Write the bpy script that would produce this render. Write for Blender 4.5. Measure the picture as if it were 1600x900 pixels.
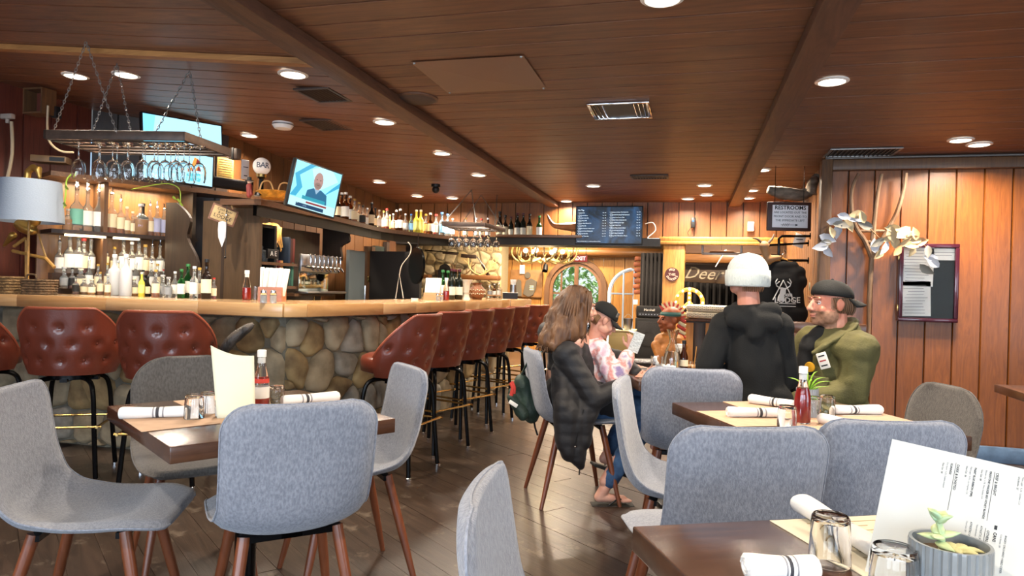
import bpy, bmesh, math, random
from math import pi, sin, cos, radians, sqrt
from mathutils import Vector as V, Matrix, noise, Quaternion
random.seed(7)
sc = bpy.context.scene
for o in list(bpy.data.objects): bpy.data.objects.remove(o)
COL = sc.collection
# ---------------------------------------------------------------- camera
FP, CH = 1067.0, 1.24
_yaw, _rho, _p = math.atan(278/1067), .027, 2.5/1067
_F0 = V((-sin(_yaw), cos(_yaw), 0)); _r0 = V((cos(_yaw), sin(_yaw), 0)); _z = V((0, 0, 1))
CF = _F0*cos(_p)-_z*sin(_p); _U0 = _z*cos(_p)+_F0*sin(_p)
CR = cos(_rho)*_r0+sin(_rho)*_U0; CU = -sin(_rho)*_r0+cos(_rho)*_U0
CC = V((0, 0, CH))
cam = bpy.data.objects.new('camera', bpy.data.cameras.new('camera')); COL.objects.link(cam)
cam.data.sensor_width = 36; cam.data.lens = 36*FP/1600; cam.data.clip_start = .05; cam.data.clip_end = 200
cam.matrix_world = Matrix(((CR.x, CU.x, -CF.x, 0), (CR.y, CU.y, -CF.y, 0), (CR.z, CU.z, -CF.z, CH), (0, 0, 0, 1)))
sc.camera = cam
def ray(x, y): return CF+CR*((x-800)/FP)-CU*((y-450)/FP)
def D(x, y, d): return CC+ray(x, y)*d                      # point at a depth
def Zp(x, y, z): r = ray(x, y); return CC+r*((z-CH)/r.z)    # point at a height
def Yp(x, y, yy): r = ray(x, y); return CC+r*(yy/r.y)       # point on a cross wall
def Xp(x, y, xx): r = ray(x, y); return CC+r*(xx/r.x)       # point on a side wall
# ---------------------------------------------------------------- world, daylight, exposure
w = bpy.data.worlds.new('world'); sc.world = w; w.use_nodes = True
nt = w.node_tree; bg = nt.nodes['Background']
sky = nt.nodes.new('ShaderNodeTexSky'); sky.sky_type = 'HOSEK_WILKIE'; sky.turbidity = 5; sky.sun_direction = V((.3, .5, .8)).normalized()
nt.links.new(sky.outputs[0], bg.inputs[0]); bg.inputs[1].default_value = 4.5
sc.view_settings.view_transform = 'Standard'; sc.view_settings.look = 'None'
sc.view_settings.gamma = 1; sc.view_settings.use_curve_mapping = False
sc.view_settings.exposure = 0.1
sun = bpy.data.objects.new('sun', bpy.data.lights.new('sun', 'SUN')); COL.objects.link(sun); sun.data.energy = 4; sun.data.angle = .02; sun.rotation_euler = V((-.55, .25, .8)).to_track_quat('Z', 'Y').to_euler()
LAMP_W = 17.0        # ceiling downlights
DAY_W = 100.0         # daylight through the front windows
def area(name, loc, rot, sx, sy, power, col, parent=None, shape='RECTANGLE'):
    l = bpy.data.lights.new(name, 'AREA'); l.energy = power; l.color = col; l.shape = shape; l.size = sx; l.spread = 2.7 if shape == 'DISK' else pi
    if shape == 'RECTANGLE': l.size_y = sy
    o = bpy.data.objects.new(name, l); COL.objects.link(o); o.location = loc; o.rotation_euler = rot
    if parent: o.parent = parent
    return o
for k, x in enumerate((-3.0, -.4, 2.2)):
    area('daylight', (x, -2.62, 1.35), (radians(-90), 0, pi), 2.0, 1.5, DAY_W, (.72, .85, 1))
area('daylight', (4.28, 1.2, 1.35), (0, radians(90), 0), 1.5, 2.4, DAY_W*.5, (.72, .85, 1))
area('daylight', (1.0, 12.4, 2.2), (0, 0, 0), 2.5, .4, 0.01, (1, .9, .7))
# ---------------------------------------------------------------- materials
def lin(h):
    h = h.lstrip('#'); c = [int(h[i:i+2], 16)/255 for i in (0, 2, 4)]
    return tuple(x/12.92 if x <= .04045 else ((x+.055)/1.055)**2.4 for x in c)+(1,)
_M = {}
def mat(name, col, rough=.6, metal=0, bump=0, bscale=40, var=0, vscale=6, emit=0, trans=0, ior=1.45, alpha=1, coat=0, stretch=(1, 1, 1), sheen=0, col2=None):
    if name in _M: return _M[name]
    m = bpy.data.materials.new(name); m.use_nodes = True; _M[name] = m
    n = m.node_tree.nodes; L = m.node_tree.links; b = n['Principled BSDF']
    c = lin(col); b.inputs['Base Color'].default_value = c
    b.inputs['Roughness'].default_value = rough; b.inputs['Metallic'].default_value = metal
    b.inputs['Transmission Weight'].default_value = trans; b.inputs['IOR'].default_value = ior
    b.inputs['Coat Weight'].default_value = coat; b.inputs['Sheen Weight'].default_value = sheen
    if alpha < 1: b.inputs['Alpha'].default_value = alpha
    if emit: b.inputs['Emission Color'].default_value = c; b.inputs['Emission Strength'].default_value = emit
    if bump or var or col2:
        tc = n.new('ShaderNodeTexCoord'); mp = n.new('ShaderNodeMapping'); mp.inputs['Scale'].default_value = stretch
        L.new(tc.outputs['Object'], mp.inputs[0])
    if var or col2:
        no = n.new('ShaderNodeTexNoise'); no.inputs['Scale'].default_value = vscale; no.inputs['Detail'].default_value = 4
        L.new(mp.outputs[0], no.inputs[0])
        rp = n.new('ShaderNodeValToRGB'); e = rp.color_ramp.elements
        c2 = lin(col2) if col2 else tuple(max(0, x*(1-var)) for x in c[:3])+(1,)
        e[0].position = .35; e[0].color = c2; e[1].position = .65; e[1].color = c if col2 else tuple(min(1, x*(1+var*.6)) for x in c[:3])+(1,)
        L.new(no.outputs['Fac'], rp.inputs[0]); L.new(rp.outputs[0], b.inputs['Base Color'])
    if bump:
        n2 = n.new('ShaderNodeTexNoise'); n2.inputs['Scale'].default_value = bscale; n2.inputs['Detail'].default_value = 3
        L.new(mp.outputs[0], n2.inputs[0]); bp = n.new('ShaderNodeBump'); bp.inputs['Strength'].default_value = bump; bp.inputs['Distance'].default_value = .01
        L.new(n2.outputs['Fac'], bp.inputs['Height']); L.new(bp.outputs[0], b.inputs['Normal'])
    return m
def wood(name, c1='', c2='', axis=0, scale=3, rough=.45, coat=.2, bump=.15, dist=2.0, perobj=.25, spots=None):
    """grain stretched along one object axis, tone varied from piece to piece"""
    if name in _M: return _M[name]
    m = bpy.data.materials.new(name); m.use_nodes = True; _M[name] = m
    n = m.node_tree.nodes; L = m.node_tree.links; b = n['Principled BSDF']
    tc = n.new('ShaderNodeTexCoord'); oi = n.new('ShaderNodeObjectInfo')
    ad = n.new('ShaderNodeVectorMath'); ad.operation = 'ADD'
    mu = n.new('ShaderNodeVectorMath'); mu.operation = 'SCALE'; mu.inputs[3].default_value = 37
    cb = n.new('ShaderNodeCombineXYZ')
    for i in range(3): L.new(oi.outputs['Random'], cb.inputs[i])
    L.new(cb.outputs[0], mu.inputs[0]); L.new(tc.outputs['Object'], ad.inputs[0]); L.new(mu.outputs[0], ad.inputs[1])
    mp = n.new('ShaderNodeMapping'); s = [scale*4]*3; s[axis] = scale*.35; mp.inputs['Scale'].default_value = s
    L.new(ad.outputs[0], mp.inputs[0])
    n1 = n.new('ShaderNodeTexNoise'); n1.inputs['Scale'].default_value = 1.5; n1.inputs['Detail'].default_value = 7; n1.inputs['Roughness'].default_value = .65; n1.inputs['Distortion'].default_value = dist
    L.new(mp.outputs[0], n1.inputs[0])
    rp = n.new('ShaderNodeValToRGB'); e = rp.color_ramp.elements; e[0].position = .3; e[0].color = lin(c2); e[1].position = .7; e[1].color = lin(c1)
    L.new(n1.outputs['Fac'], rp.inputs[0])
    hv = n.new('ShaderNodeHueSaturation'); mr = n.new('ShaderNodeMapRange'); mr.inputs[3].default_value = 1-perobj; mr.inputs[4].default_value = 1+perobj
    L.new(oi.outputs['Random'], mr.inputs[0]); L.new(mr.outputs[0], hv.inputs['Value']); L.new(rp.outputs[0], hv.inputs['Color'])
    out = hv.outputs[0]
    if spots:      # scratches, knots and scuffs
        vo = n.new('ShaderNodeTexNoise'); vo.inputs['Scale'].default_value = spots[1]; vo.inputs['Detail'].default_value = 6; vo.inputs['Roughness'].default_value = .8
        L.new(tc.outputs['Object'], vo.inputs[0])
        r2 = n.new('ShaderNodeValToRGB'); r2.color_ramp.elements[0].position = spots[2]; r2.color_ramp.elements[1].position = spots[2]+.08
        L.new(vo.outputs['Fac'], r2.inputs[0])
        mx = n.new('ShaderNodeMixRGB'); mx.inputs[2].default_value = lin(spots[0]); L.new(r2.outputs[0], mx.inputs[0]); L.new(out, mx.inputs[1]); out = mx.outputs[0]
    L.new(out, b.inputs['Base Color'])
    b.inputs['Roughness'].default_value = rough; b.inputs['Coat Weight'].default_value = coat; b.inputs['Coat Roughness'].default_value = .2
    bp = n.new('ShaderNodeBump'); bp.inputs['Strength'].default_value = bump; bp.inputs['Distance'].default_value = .004
    L.new(n1.outputs['Fac'], bp.inputs['Height']); L.new(bp.outputs[0], b.inputs['Normal'])
    return m
def glow(name, col='', s=1):
    if name in _M: return _M[name]
    m = bpy.data.materials.new(name); m.use_nodes = True; _M[name] = m
    b = m.node_tree.nodes['Principled BSDF']; b.inputs['Base Color'].default_value = (0, 0, 0, 1); b.inputs['Roughness'].default_value = .3
    b.inputs['Emission Color'].default_value = lin(col); b.inputs['Emission Strength'].default_value = s
    return m
# ---------------------------------------------------------------- mesh builder
class MB:
    def __init__(s): s.v = []; s.f = []; s.mi = []; s.cur = 0
    def add(s, vs, fs):
        b = len(s.v); s.v += [V(p) for p in vs]; s.f += [tuple(i+b for i in f) for f in fs]; s.mi += [s.cur]*len(fs); return s
    def box(s, c, d, rz=0, M=None):
        x, y, z = d[0]/2, d[1]/2, d[2]/2
        vs = [V((i*x, j*y, k*z)) for k in (-1, 1) for j in (-1, 1) for i in (-1, 1)]
        R = M if M is not None else Matrix.Rotation(rz, 3, 'Z')
        vs = [R@v+V(c) for v in vs]
        return s.add(vs, [(0, 2, 3, 1), (4, 5, 7, 6), (0, 1, 5, 4), (2, 6, 7, 3), (0, 4, 6, 2), (1, 3, 7, 5)])
    def bb(s, a, b): return s.box([(a[i]+b[i])/2 for i in range(3)], [abs(b[i]-a[i]) for i in range(3)])
    def rbox(s, c, d, r=.005, rz=0, M=None):
        """box with chamfered edges"""
        bm = bmesh.new(); bmesh.ops.create_cube(bm, size=1)
        for v in bm.verts: v.co = V((v.co.x*d[0], v.co.y*d[1], v.co.z*d[2]))
        bmesh.ops.bevel(bm, geom=bm.edges[:], offset=min(r, min(d)*.45), segments=2, profile=.5, affect='EDGES')
        R = M if M is not None else Matrix.Rotation(rz, 3, 'Z')
        bm.verts.index_update(); vs = [R@v.co+V(c) for v in bm.verts]; fs = [[v.index for v in f.verts] for f in bm.faces]; bm.free()
        return s.add(vs, fs)
    def tube(s, pts, r, n=8, cap=True, closed=False, sy=1.0):
        pts = [V(p) for p in pts]; N = len(pts); rs = r if isinstance(r, (list, tuple)) else [r]*N
        vs = []; t0 = None; up = None
        for i, p in enumerate(pts):
            if closed: t = pts[(i+1) % N]-pts[i-1]
            else: t = pts[min(i+1, N-1)]-pts[max(i-1, 0)]
            if t.length < 1e-9: t = V((0, 0, 1))
            t.normalize()
            if up is None:
                up = V((0, 0, 1)) if abs(t.z) < .9 else V((1, 0, 0))
            up = up-t*up.dot(t)
            if up.length < 1e-6: up = t.orthogonal()
            up.normalize(); sd = t.cross(up)
            for k in range(n):
                a = 2*pi*k/n; vs.append(p+(sd*cos(a)+up*sin(a)*sy)*rs[i])
        fs = []
        for i in range(N if closed else N-1):
            j = (i+1) % N
            for k in range(n): fs.append((i*n+k, i*n+(k+1) % n, j*n+(k+1) % n, j*n+k))
        if cap and not closed: fs += [tuple(range(n-1, -1, -1)), tuple((N-1)*n+k for k in range(n))]
        return s.add(vs, fs)
    def lathe(s, prof, n=16, c=(0, 0, 0), M=None, cap=True):
        vs = []; R = M or Matrix.Identity(3)
        for r, z in prof:
            for k in range(n): vs.append(R@V((r*cos(2*pi*k/n), r*sin(2*pi*k/n), z))+V(c))
        fs = [(i*n+k, i*n+(k+1) % n, (i+1)*n+(k+1) % n, (i+1)*n+k) for i in range(len(prof)-1) for k in range(n)]
        if cap: fs += [tuple(range(n-1, -1, -1)), tuple((len(prof)-1)*n+k for k in range(n))]
        return s.add(vs, fs)
    def ball(s, c, r, n=12, M=None, m=8):
        if not isinstance(r, (tuple, list)): r = (r, r, r)
        R = M or Matrix.Identity(3); vs = []; fs = []
        for i in range(1, m):
            a = pi*i/m
            for k in range(n): vs.append(R@V((r[0]*sin(a)*cos(2*pi*k/n), r[1]*sin(a)*sin(2*pi*k/n), r[2]*cos(a)))+V(c))
        vs += [R@V((0, 0, r[2]))+V(c), R@V((0, 0, -r[2]))+V(c)]; T = len(vs)-2
        for i in range(m-2):
            for k in range(n): fs.append((i*n+k, (i+1)*n+k, (i+1)*n+(k+1) % n, i*n+(k+1) % n))
        for k in range(n): fs += [(T, k, (k+1) % n), (T+1, (m-2)*n+(k+1) % n, (m-2)*n+k)]
        return s.add(vs, fs)
    def cap2(s, p0, r0, p1, r1, n=12):
        """tapered capsule"""
        p0 = V(p0); p1 = V(p1); d = p1-p0; L = d.length
        if L < 1e-6: return s.ball(p0, r0)
        q = V((0, 0, 1)).rotation_difference(d/L).to_matrix(); pr = []
        for i in range(5): a = -pi/2+i*pi/8; pr.append((max(r0*cos(a), 1e-4), r0*sin(a)))
        for i in range(5): a = i*pi/8; pr.append((max(r1*cos(a), 1e-4), L+r1*sin(a)))
        return s.lathe(pr, n, p0, q)
    def prism(s, poly, h, M=None, c=(0, 0, 0)):
        """2D polygon (xy) extruded along local z by h"""
        R = M or Matrix.Identity(3); n = len(poly)
        vs = [R@V((p[0], p[1], 0))+V(c) for p in poly]+[R@V((p[0], p[1], h))+V(c) for p in poly]
        return s.add(vs, [tuple(range(n-1, -1, -1)), tuple(range(n, 2*n))]+[(i, (i+1) % n, n+(i+1) % n, n+i) for i in range(n)])
    def build(s, name, m, parent=None, smooth=True, ang=.6, world=False, shift=None):
        vs = s.v
        if world and parent is not None:
            mi = Matrix.LocRotScale(parent.location, parent.rotation_euler, None).inverted(); vs = [mi@v for v in vs]
        me = bpy.data.meshes.new(name); me.from_pydata([tuple(v) for v in vs], [], s.f)
        bm = bmesh.new(); bm.from_mesh(me); bmesh.ops.recalc_face_normals(bm, faces=bm.faces[:]); bm.to_mesh(me); bm.free()
        ms = m if isinstance(m, (list, tuple)) else [m]
        for q in ms: me.materials.append(q)
        if len(ms) > 1: me.polygons.foreach_set('material_index', s.mi)
        if smooth:
            me.polygons.foreach_set('use_smooth', [True]*len(me.polygons))
            try: me.set_sharp_from_angle(angle=ang)
            except Exception: pass
        o = bpy.data.objects.new(name, me); COL.objects.link(o)
        if parent is not None: o.parent = parent
        return o
def tag(o, label=None, cat=None, group=None, kind=None):
    if label: o['label'] = label
    if cat: o['category'] = cat
    if group: o['group'] = group
    if kind: o['kind'] = kind
    return o
def thing(name, label, cat, loc=(0, 0, 0), rz=0, group=None):
    o = bpy.data.objects.new(name, None); COL.objects.link(o); o.location = loc; o.rotation_euler = (0, 0, rz); o.empty_display_size = .1
    return tag(o, label, cat, group)
KIDS = {}
def kids(o): return [c for c in bpy.data.objects if c.parent == o]
def copyt(o, parent=None, top=True):
    c = o.copy(); COL.objects.link(c)
    if parent is not None: c.parent = parent
    for ch in kids(o): copyt(ch, c, False)
    return c
def at(o, loc, rz=0, label=None, group=None, sc_=None):
    o.location = loc; o.rotation_euler = (0, 0, rz)
    if sc_: o.scale = (sc_,)*3 if not isinstance(sc_, tuple) else sc_
    if label: o['label'] = label
    if group: o['group'] = group
    return o
ORD = ['first', 'second', 'third', 'fourth', 'fifth', 'sixth', 'seventh', 'eighth', 'ninth', 'tenth', 'eleventh', 'twelfth', 'thirteenth', 'fourteenth', 'fifteenth', 'sixteenth', 'seventeenth', 'eighteenth', 'nineteenth', 'twentieth']
ORD += ['twenty-'+k for k in ORD[:9]]+['thirtieth']+['thirty-'+k for k in ORD[:9]]+['fortieth']+['forty-'+k for k in ORD[:9]]
def evalmesh(o):
    """mesh of o with its modifiers, worked out in a small scratch scene"""
    s2 = bpy.data.scenes.new('scratch'); s2.collection.objects.link(o)
    vl = s2.view_layers[0]; vl.update(); dg = vl.depsgraph
    me = bpy.data.meshes.new_from_object(o.evaluated_get(dg)); bpy.data.scenes.remove(s2); return me
def text(s, size, m, parent, M, name='lettering', ext=.001, align='CENTER', shear=0, bold=0):
    """flat raised letters; M maps text x,y,z(out) to parent space"""
    cu = bpy.data.curves.new('t', 'FONT'); cu.body = s; cu.size = size; cu.extrude = ext; cu.align_x = align; cu.align_y = 'CENTER'; cu.resolution_u = 2; cu.shear = shear; cu.offset = bold
    t = bpy.data.objects.new('t', cu); COL.objects.link(t); me = evalmesh(t); bpy.data.objects.remove(t); bpy.data.curves.remove(cu)
    me.transform(M); me.name = name; me.materials.clear(); me.materials.append(m)
    o = bpy.data.objects.new(name, me); COL.objects.link(o); o.parent = parent
    return o
def frameM(o, x, y):
    """matrix with columns x (right), y (up), z = x cross y"""
    x = V(x).normalized(); y = (V(y)-x*V(y).dot(x)).normalized(); z = x.cross(y)
    return Matrix(((x.x, y.x, z.x, o[0]), (x.y, y.y, z.y, o[1]), (x.z, y.z, z.z, o[2]), (0, 0, 0, 1)))
def blob(mb, name, m, parent, voxel=.006, smooth=4, wrinkle=None, zone=None, world=True, ratio=None):
    """one continuous surface grown over overlapping solids"""
    t = MB.build(mb, 'tmpblob', [m] if not isinstance(m, (list, tuple)) else m, parent if world else None, world=world)
    t.parent = None; t.data.materials.clear()
    r = t.modifiers.new('r', 'REMESH'); r.mode = 'VOXEL'; r.voxel_size = voxel
    if smooth: q = t.modifiers.new('s', 'SMOOTH'); q.iterations = smooth; q.factor = .5
    if ratio: d = t.modifiers.new('d', 'DECIMATE'); d.ratio = ratio
    me = evalmesh(t); old = t.data; bpy.data.objects.remove(t); bpy.data.meshes.remove(old)
    if wrinkle:
        a, s_, zs = wrinkle
        ns = [v.normal.copy() for v in me.vertices]
        for v, nn in zip(me.vertices, ns):
            p = v.co; q = V((p.x*s_, p.y*s_, p.z*s_*zs))
            v.co = p+nn*a*(noise.noise(q)+.5*noise.noise(q*2.3))
    me.name = name
    for q in (m if isinstance(m, (list, tuple)) else [m]): me.materials.append(q)
    if zone:
        mi = Matrix.LocRotScale(parent.location, parent.rotation_euler, None) if world else Matrix.Identity(4)
        for p in me.polygons: p.material_index = zone(mi@p.center)
    me.polygons.foreach_set('use_smooth', [True]*len(me.polygons))
    o = bpy.data.objects.new(name, me); COL.objects.link(o); o.parent = parent
    return o
def spline(pts, n=6):
    """Catmull-Rom through the points"""
    P = [V(p) for p in pts]; out = []
    for i in range(len(P)-1):
        a, b, c, d = P[max(i-1, 0)], P[i], P[i+1], P[min(i+2, len(P)-1)]
        for k in range(n):
            t = k/n; out.append(.5*((2*b)+(c-a)*t+(2*a-5*b+4*c-d)*t*t+(3*b-a-3*c+d)*t**3))
    return out+[P[-1]]
# ---------------------------------------------------------------- shared materials
M_ceil = wood('ceiling_wood', '#825336', '#5a3826', 0, 2.2, .55, .08, .2, 2.5, .10)
M_beam = wood('beam_wood', '#6b452f', '#4a2e20', 1, 3, .6, .05, .5, 3, .06)
M_floor = wood('floor_wood', '#43342a', '#271d16', 0, 2.5, .34, .25, .4, 2.5, .07, ('#5e5246', 5, .57))
M_panel = wood('orange_panel', '#a8632a', '#84481c', 2, 3, .42, .25, .25, 3.5, .06, ('#b9855a', 30, .70))
M_panel2 = wood('upper_panel', '#82501e', '#633813', 2, 3, .5, .1, .15, 2.5, .08)
M_redpanel = wood('red_panel', '#6a3226', '#4c231c', 2, 3, .5, .1, .15, 2, .05)
M_pine = wood('knotty_pine', '#c08a42', '#9a6426', 2, 3, .5, .1, .15, 3.0, .10, ('#6b3d17', 14, .69))
M_counter = wood('counter_wood', '#b79a74', '#9a7a55', 0, 2.2, .2, .6, .05, 1.5, .04)
M_table = wood('table_wood', '#5a3c2a', '#38231a', 0, 3, .22, .5, .1, 2.0, .05)
M_leg = wood('leg_wood', '#7a4224', '#5e2f18', 2, 5, .4, .3, .05, 1.5, .05)
M_dark = wood('dark_wood', '#3b2a1e', '#241913', 2, 3, .5, .15, .15, 2.0, .08)
M_shelf = wood('shelf_wood', '#6d4b30', '#4b3220', 0, 3, .45, .15, .15, 2.0, .06)
M_trimwood = wood('post_wood', '#6d4a2a', '#4d3320', 2, 3, .55, .1, .3, 3.0, .06)
M_black = mat('black_metal', '#0d0d0e', .25, .6)
M_blackp = mat('black_plastic', '#111113', .45)
M_brass = mat('brass', '#c9a869', .25, 1)
M_chrome = mat('chrome', '#d0d0d2', .12, 1)
M_steel = mat('brushed_steel', '#a9abad', .3, 1)
M_white = mat('white_plastic', '#e8e6e0', .4)
M_cream = mat('cream_paper', '#e6dcc0', .8, bump=.05, bscale=60)
M_kraft = mat('kraft_paper', '#b9987c', .75, var=.08, vscale=20)
M_paper = mat('white_paper', '#e4e4e0', .75)
M_glass = mat('clear_glass', '#ffffff', .02, trans=1, ior=1.45)
M_glassf = mat('far_glass', '#dfeaf0', .05, trans=.85, ior=1.3)
M_fabric = mat('grey_fabric', '#898d97', .9, bump=.35, bscale=420, col2='#6f737e', vscale=160, sheen=.3, stretch=(1, 1, .45))
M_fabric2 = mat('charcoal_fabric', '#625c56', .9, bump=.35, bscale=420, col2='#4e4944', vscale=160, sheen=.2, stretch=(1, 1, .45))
M_vinyl = mat('brown_vinyl', '#612b1d', .32, bump=.08, bscale=90, var=.14, vscale=6, coat=.25)
M_vinyl2 = mat('brown_vinyl_piping', '#8c4630', .35)
M_stone = mat('river_stone', '#aa9a7e', .85, bump=.8, bscale=14, col2='#7a6d57', vscale=5)
M_stone2 = mat('grey_stone', '#9f998d', .85, bump=.8, bscale=14, col2='#716b60', vscale=6)
M_stone3 = mat('ochre_stone', '#a58d62', .85, bump=.8, bscale=14, col2='#6b563a', vscale=5)
M_mortar = mat('mortar', '#6f6a5c', .95, bump=1, bscale=40, var=.3, vscale=9)
M_ink = mat('black_ink', '#1b1b1d', .7)
M_napkin = mat('white_linen', '#e4e1dc', .85, bump=.1, bscale=200)
M_stripe = mat('grey_stripe', '#3c3b3f', .85)
M_stripe2 = mat('pale_stripe', '#8b898c', .85)
def skinm(n, c, c2): return mat(n, c, .5, bump=.05, bscale=120, col2=c2, vscale=14)
def basis(f, up=(0, 0, 1)):
    f = V(f).normalized(); up = V(up); r = f.cross(up).normalized(); u = r.cross(f).normalized()
    return Matrix((r, f, u)).transposed()
def head(m, c, f, s=1.0, up=(0, 0, 1), beard=False, neck=None):
    """head solids around centre c; local x right, y forward, z up"""
    B = basis(f, up); P = lambda x, y, z: V(c)+B@V((x*s, y*s, z*s)); e = lambda x, y, z, r: m.ball(P(x, y, z), tuple(q*s for q in r), 16, M=B, m=10)
    e(0, -.012, .035, (.075, .093, .083)); e(0, .028, -.02, (.062, .070, .084)); e(0, .036, -.072, (.050, .050, .036)); e(0, .078, -.096, (.020, .018, .016))
    m.cap2(P(0, .094, .012), .0085*s, P(0, .117, -.026), .0125*s); e(.012, .104, -.031, (.009, .01, .008)); e(-.012, .104, -.031, (.009, .01, .008))
    for q in (-1, 1): e(q*.028, .086, .026, (.026, .013, .009)); e(q*.040, .068, -.032, (.022, .022, .022)); e(q*.077, -.004, -.008, (.009, .021, .031)); e(q*.082, -.012, -.002, (.006, .014, .020)); e(q*.05, .02, -.06, (.025, .045, .03))
    e(0, .099, -.054, (.023, .009, .006)); e(0, .097, -.066, (.020, .010, .007))
    if neck: m.cap2(P(0, -.02, -.06), .052*s, neck, .058*s)
    return B, P
# ================================================================ STRUCTURE
def struct(o): o['kind'] = 'structure'; return o
def clip(poly, n, d):
    """keep the side n.p <= d"""
    out = []
    for i in range(len(poly)):
        a, b = poly[i], poly[(i+1) % len(poly)]
        da, db = a[0]*n[0]+a[1]*n[1]-d, b[0]*n[0]+b[1]*n[1]-d
        if da <= 0: out.append(a)
        if (da < 0 < db) or (db < 0 < da):
            t = da/(da-db); out.append((a[0]+(b[0]-a[0])*t, a[1]+(b[1]-a[1])*t))
    return out
ZC = 2.35
def zc(x, y):
    """old ceiling: lifts slightly towards the left wall near the bar"""
    if x >= -1.75: return ZC
    k = .10*max(0, min(1, (8.6-y)/3.4)); return ZC+k*(-1.75-x)
XL, XR, YF, YB = -5.12, 4.2, -2.55, 8.8
# floor
flo = struct(MB().bb((-6, YF, -.2), (XR+.1, 14.4, -.022)).build('floor', M_floor, smooth=False))
dx, dy = .79, -.613; nx, ny = -dy, dx; PW = .145; npl = 0
for i in range(-60, 120):
    c0 = i*PW; off = random.random()*2.4
    for j in range(-5, 6):
        a, b = j*2.6+off, (j+1)*2.6+off-.004
        q = [(dx*s+nx*t, dy*s+ny*t) for s, t in ((a, c0), (b, c0), (b, c0+PW-.0018), (a, c0+PW-.0018))]
        for n, d in (((1, 0), 3.0), ((-1, 0), 4.3), ((0, 1), YB-.02), ((0, -1), -.9)): q = clip(q, n, d) if len(q) > 2 else []
        if len(q) < 3: continue
        cx = sum(p[0] for p in q)/len(q); cy = sum(p[1] for p in q)/len(q)
        if max(p[0] for p in q) < -2.25 and min(p[1] for p in q) > 4.1: continue
        if min(p[0] for p in q) > 1.05 and min(p[1] for p in q) > 6.0: continue
        npl += 1; R = Matrix.Rotation(-math.atan2(dy, dx), 3, 'Z')
        o = MB().prism([tuple((R@V((p[0]-cx, p[1]-cy, 0))).xy) for p in q], .022+random.uniform(-.0012, .0012)).build('floor_plank', M_floor, flo, smooth=False)
        o.location = (cx, cy, -.022); o.rotation_euler = (0, 0, math.atan2(dy, dx))
# ceiling with its boards
ce = struct(MB().bb((-6, YF, 2.72), (XR+.1, 14.4, 2.8)).build('ceiling', M_dark, smooth=False))
BW = .187
for r in range(-1, 38):
    y0 = 1.72+r*BW
    bays = [(XL, -1.70), (-1.76, .52), (.48, 4.2 if y0 < 5.95 else 1.09)]
    for (x0, x1) in bays:
        m = MB(); g = .006; j = random.uniform(-.001, .001); ne = 5 if x0 < -2 else 1
        xs = [x0+(x1-x0)*i/ne for i in range(ne+1)]
        for y, dz in ((y0+g, .012), (y0+g, 0), (y0+BW-g, 0), (y0+BW-g, .012)):
            for x in xs: m.v.append(V((x, y, zc(x, y)+dz+j)))
        n = ne+1
        for a in range(3):
            for i in range(ne): m.f.append((a*n+i, a*n+i+1, (a+1)*n+i+1, (a+1)*n+i)); m.mi.append(0)
        m.build('ceiling_plank', M_ceil, ce, smooth=False)
cu = MB()
for (x0, x1) in ((XL-.3, -1.75), (-1.75, 4.2)):
    for i in range(10):
        for j in range(6):
            xa, xb = x0+(x1-x0)*j/6, x0+(x1-x0)*(j+1)/6; ya, yb = YF+(YB-YF)*i/10, YF+(YB-YF)*(i+1)/10
            cu.add([(xa, ya, zc(xa, ya)+.014), (xb, ya, zc(xb, ya)+.014), (xb, yb, zc(xb, yb)+.014), (xa, yb, zc(xa, yb)+.014)], [(0, 1, 2, 3)])
cu.build('backing', M_dark, ce, smooth=False)
for x in (-1.755, .5):
    o = MB().rbox((0, 0, 0), (.135, YB-YF, .06), .005).build('ceiling_beam', M_beam, ce); o.location = (x, (YB+YF)/2, ZC-.032)
# pale batten on the ceiling over the bar
o = MB().bb((-4.7, 3.07, -.03), (-1.86, 3.13, 0)).build('trim_1', wood('pale_batten', '#a5733f', '#7c5229', 0, 3, .6, 0)); o.location = (0, 0, 0); struct(o)
for v in o.data.vertices: v.co.z += zc(v.co.x, v.co.y)
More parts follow.
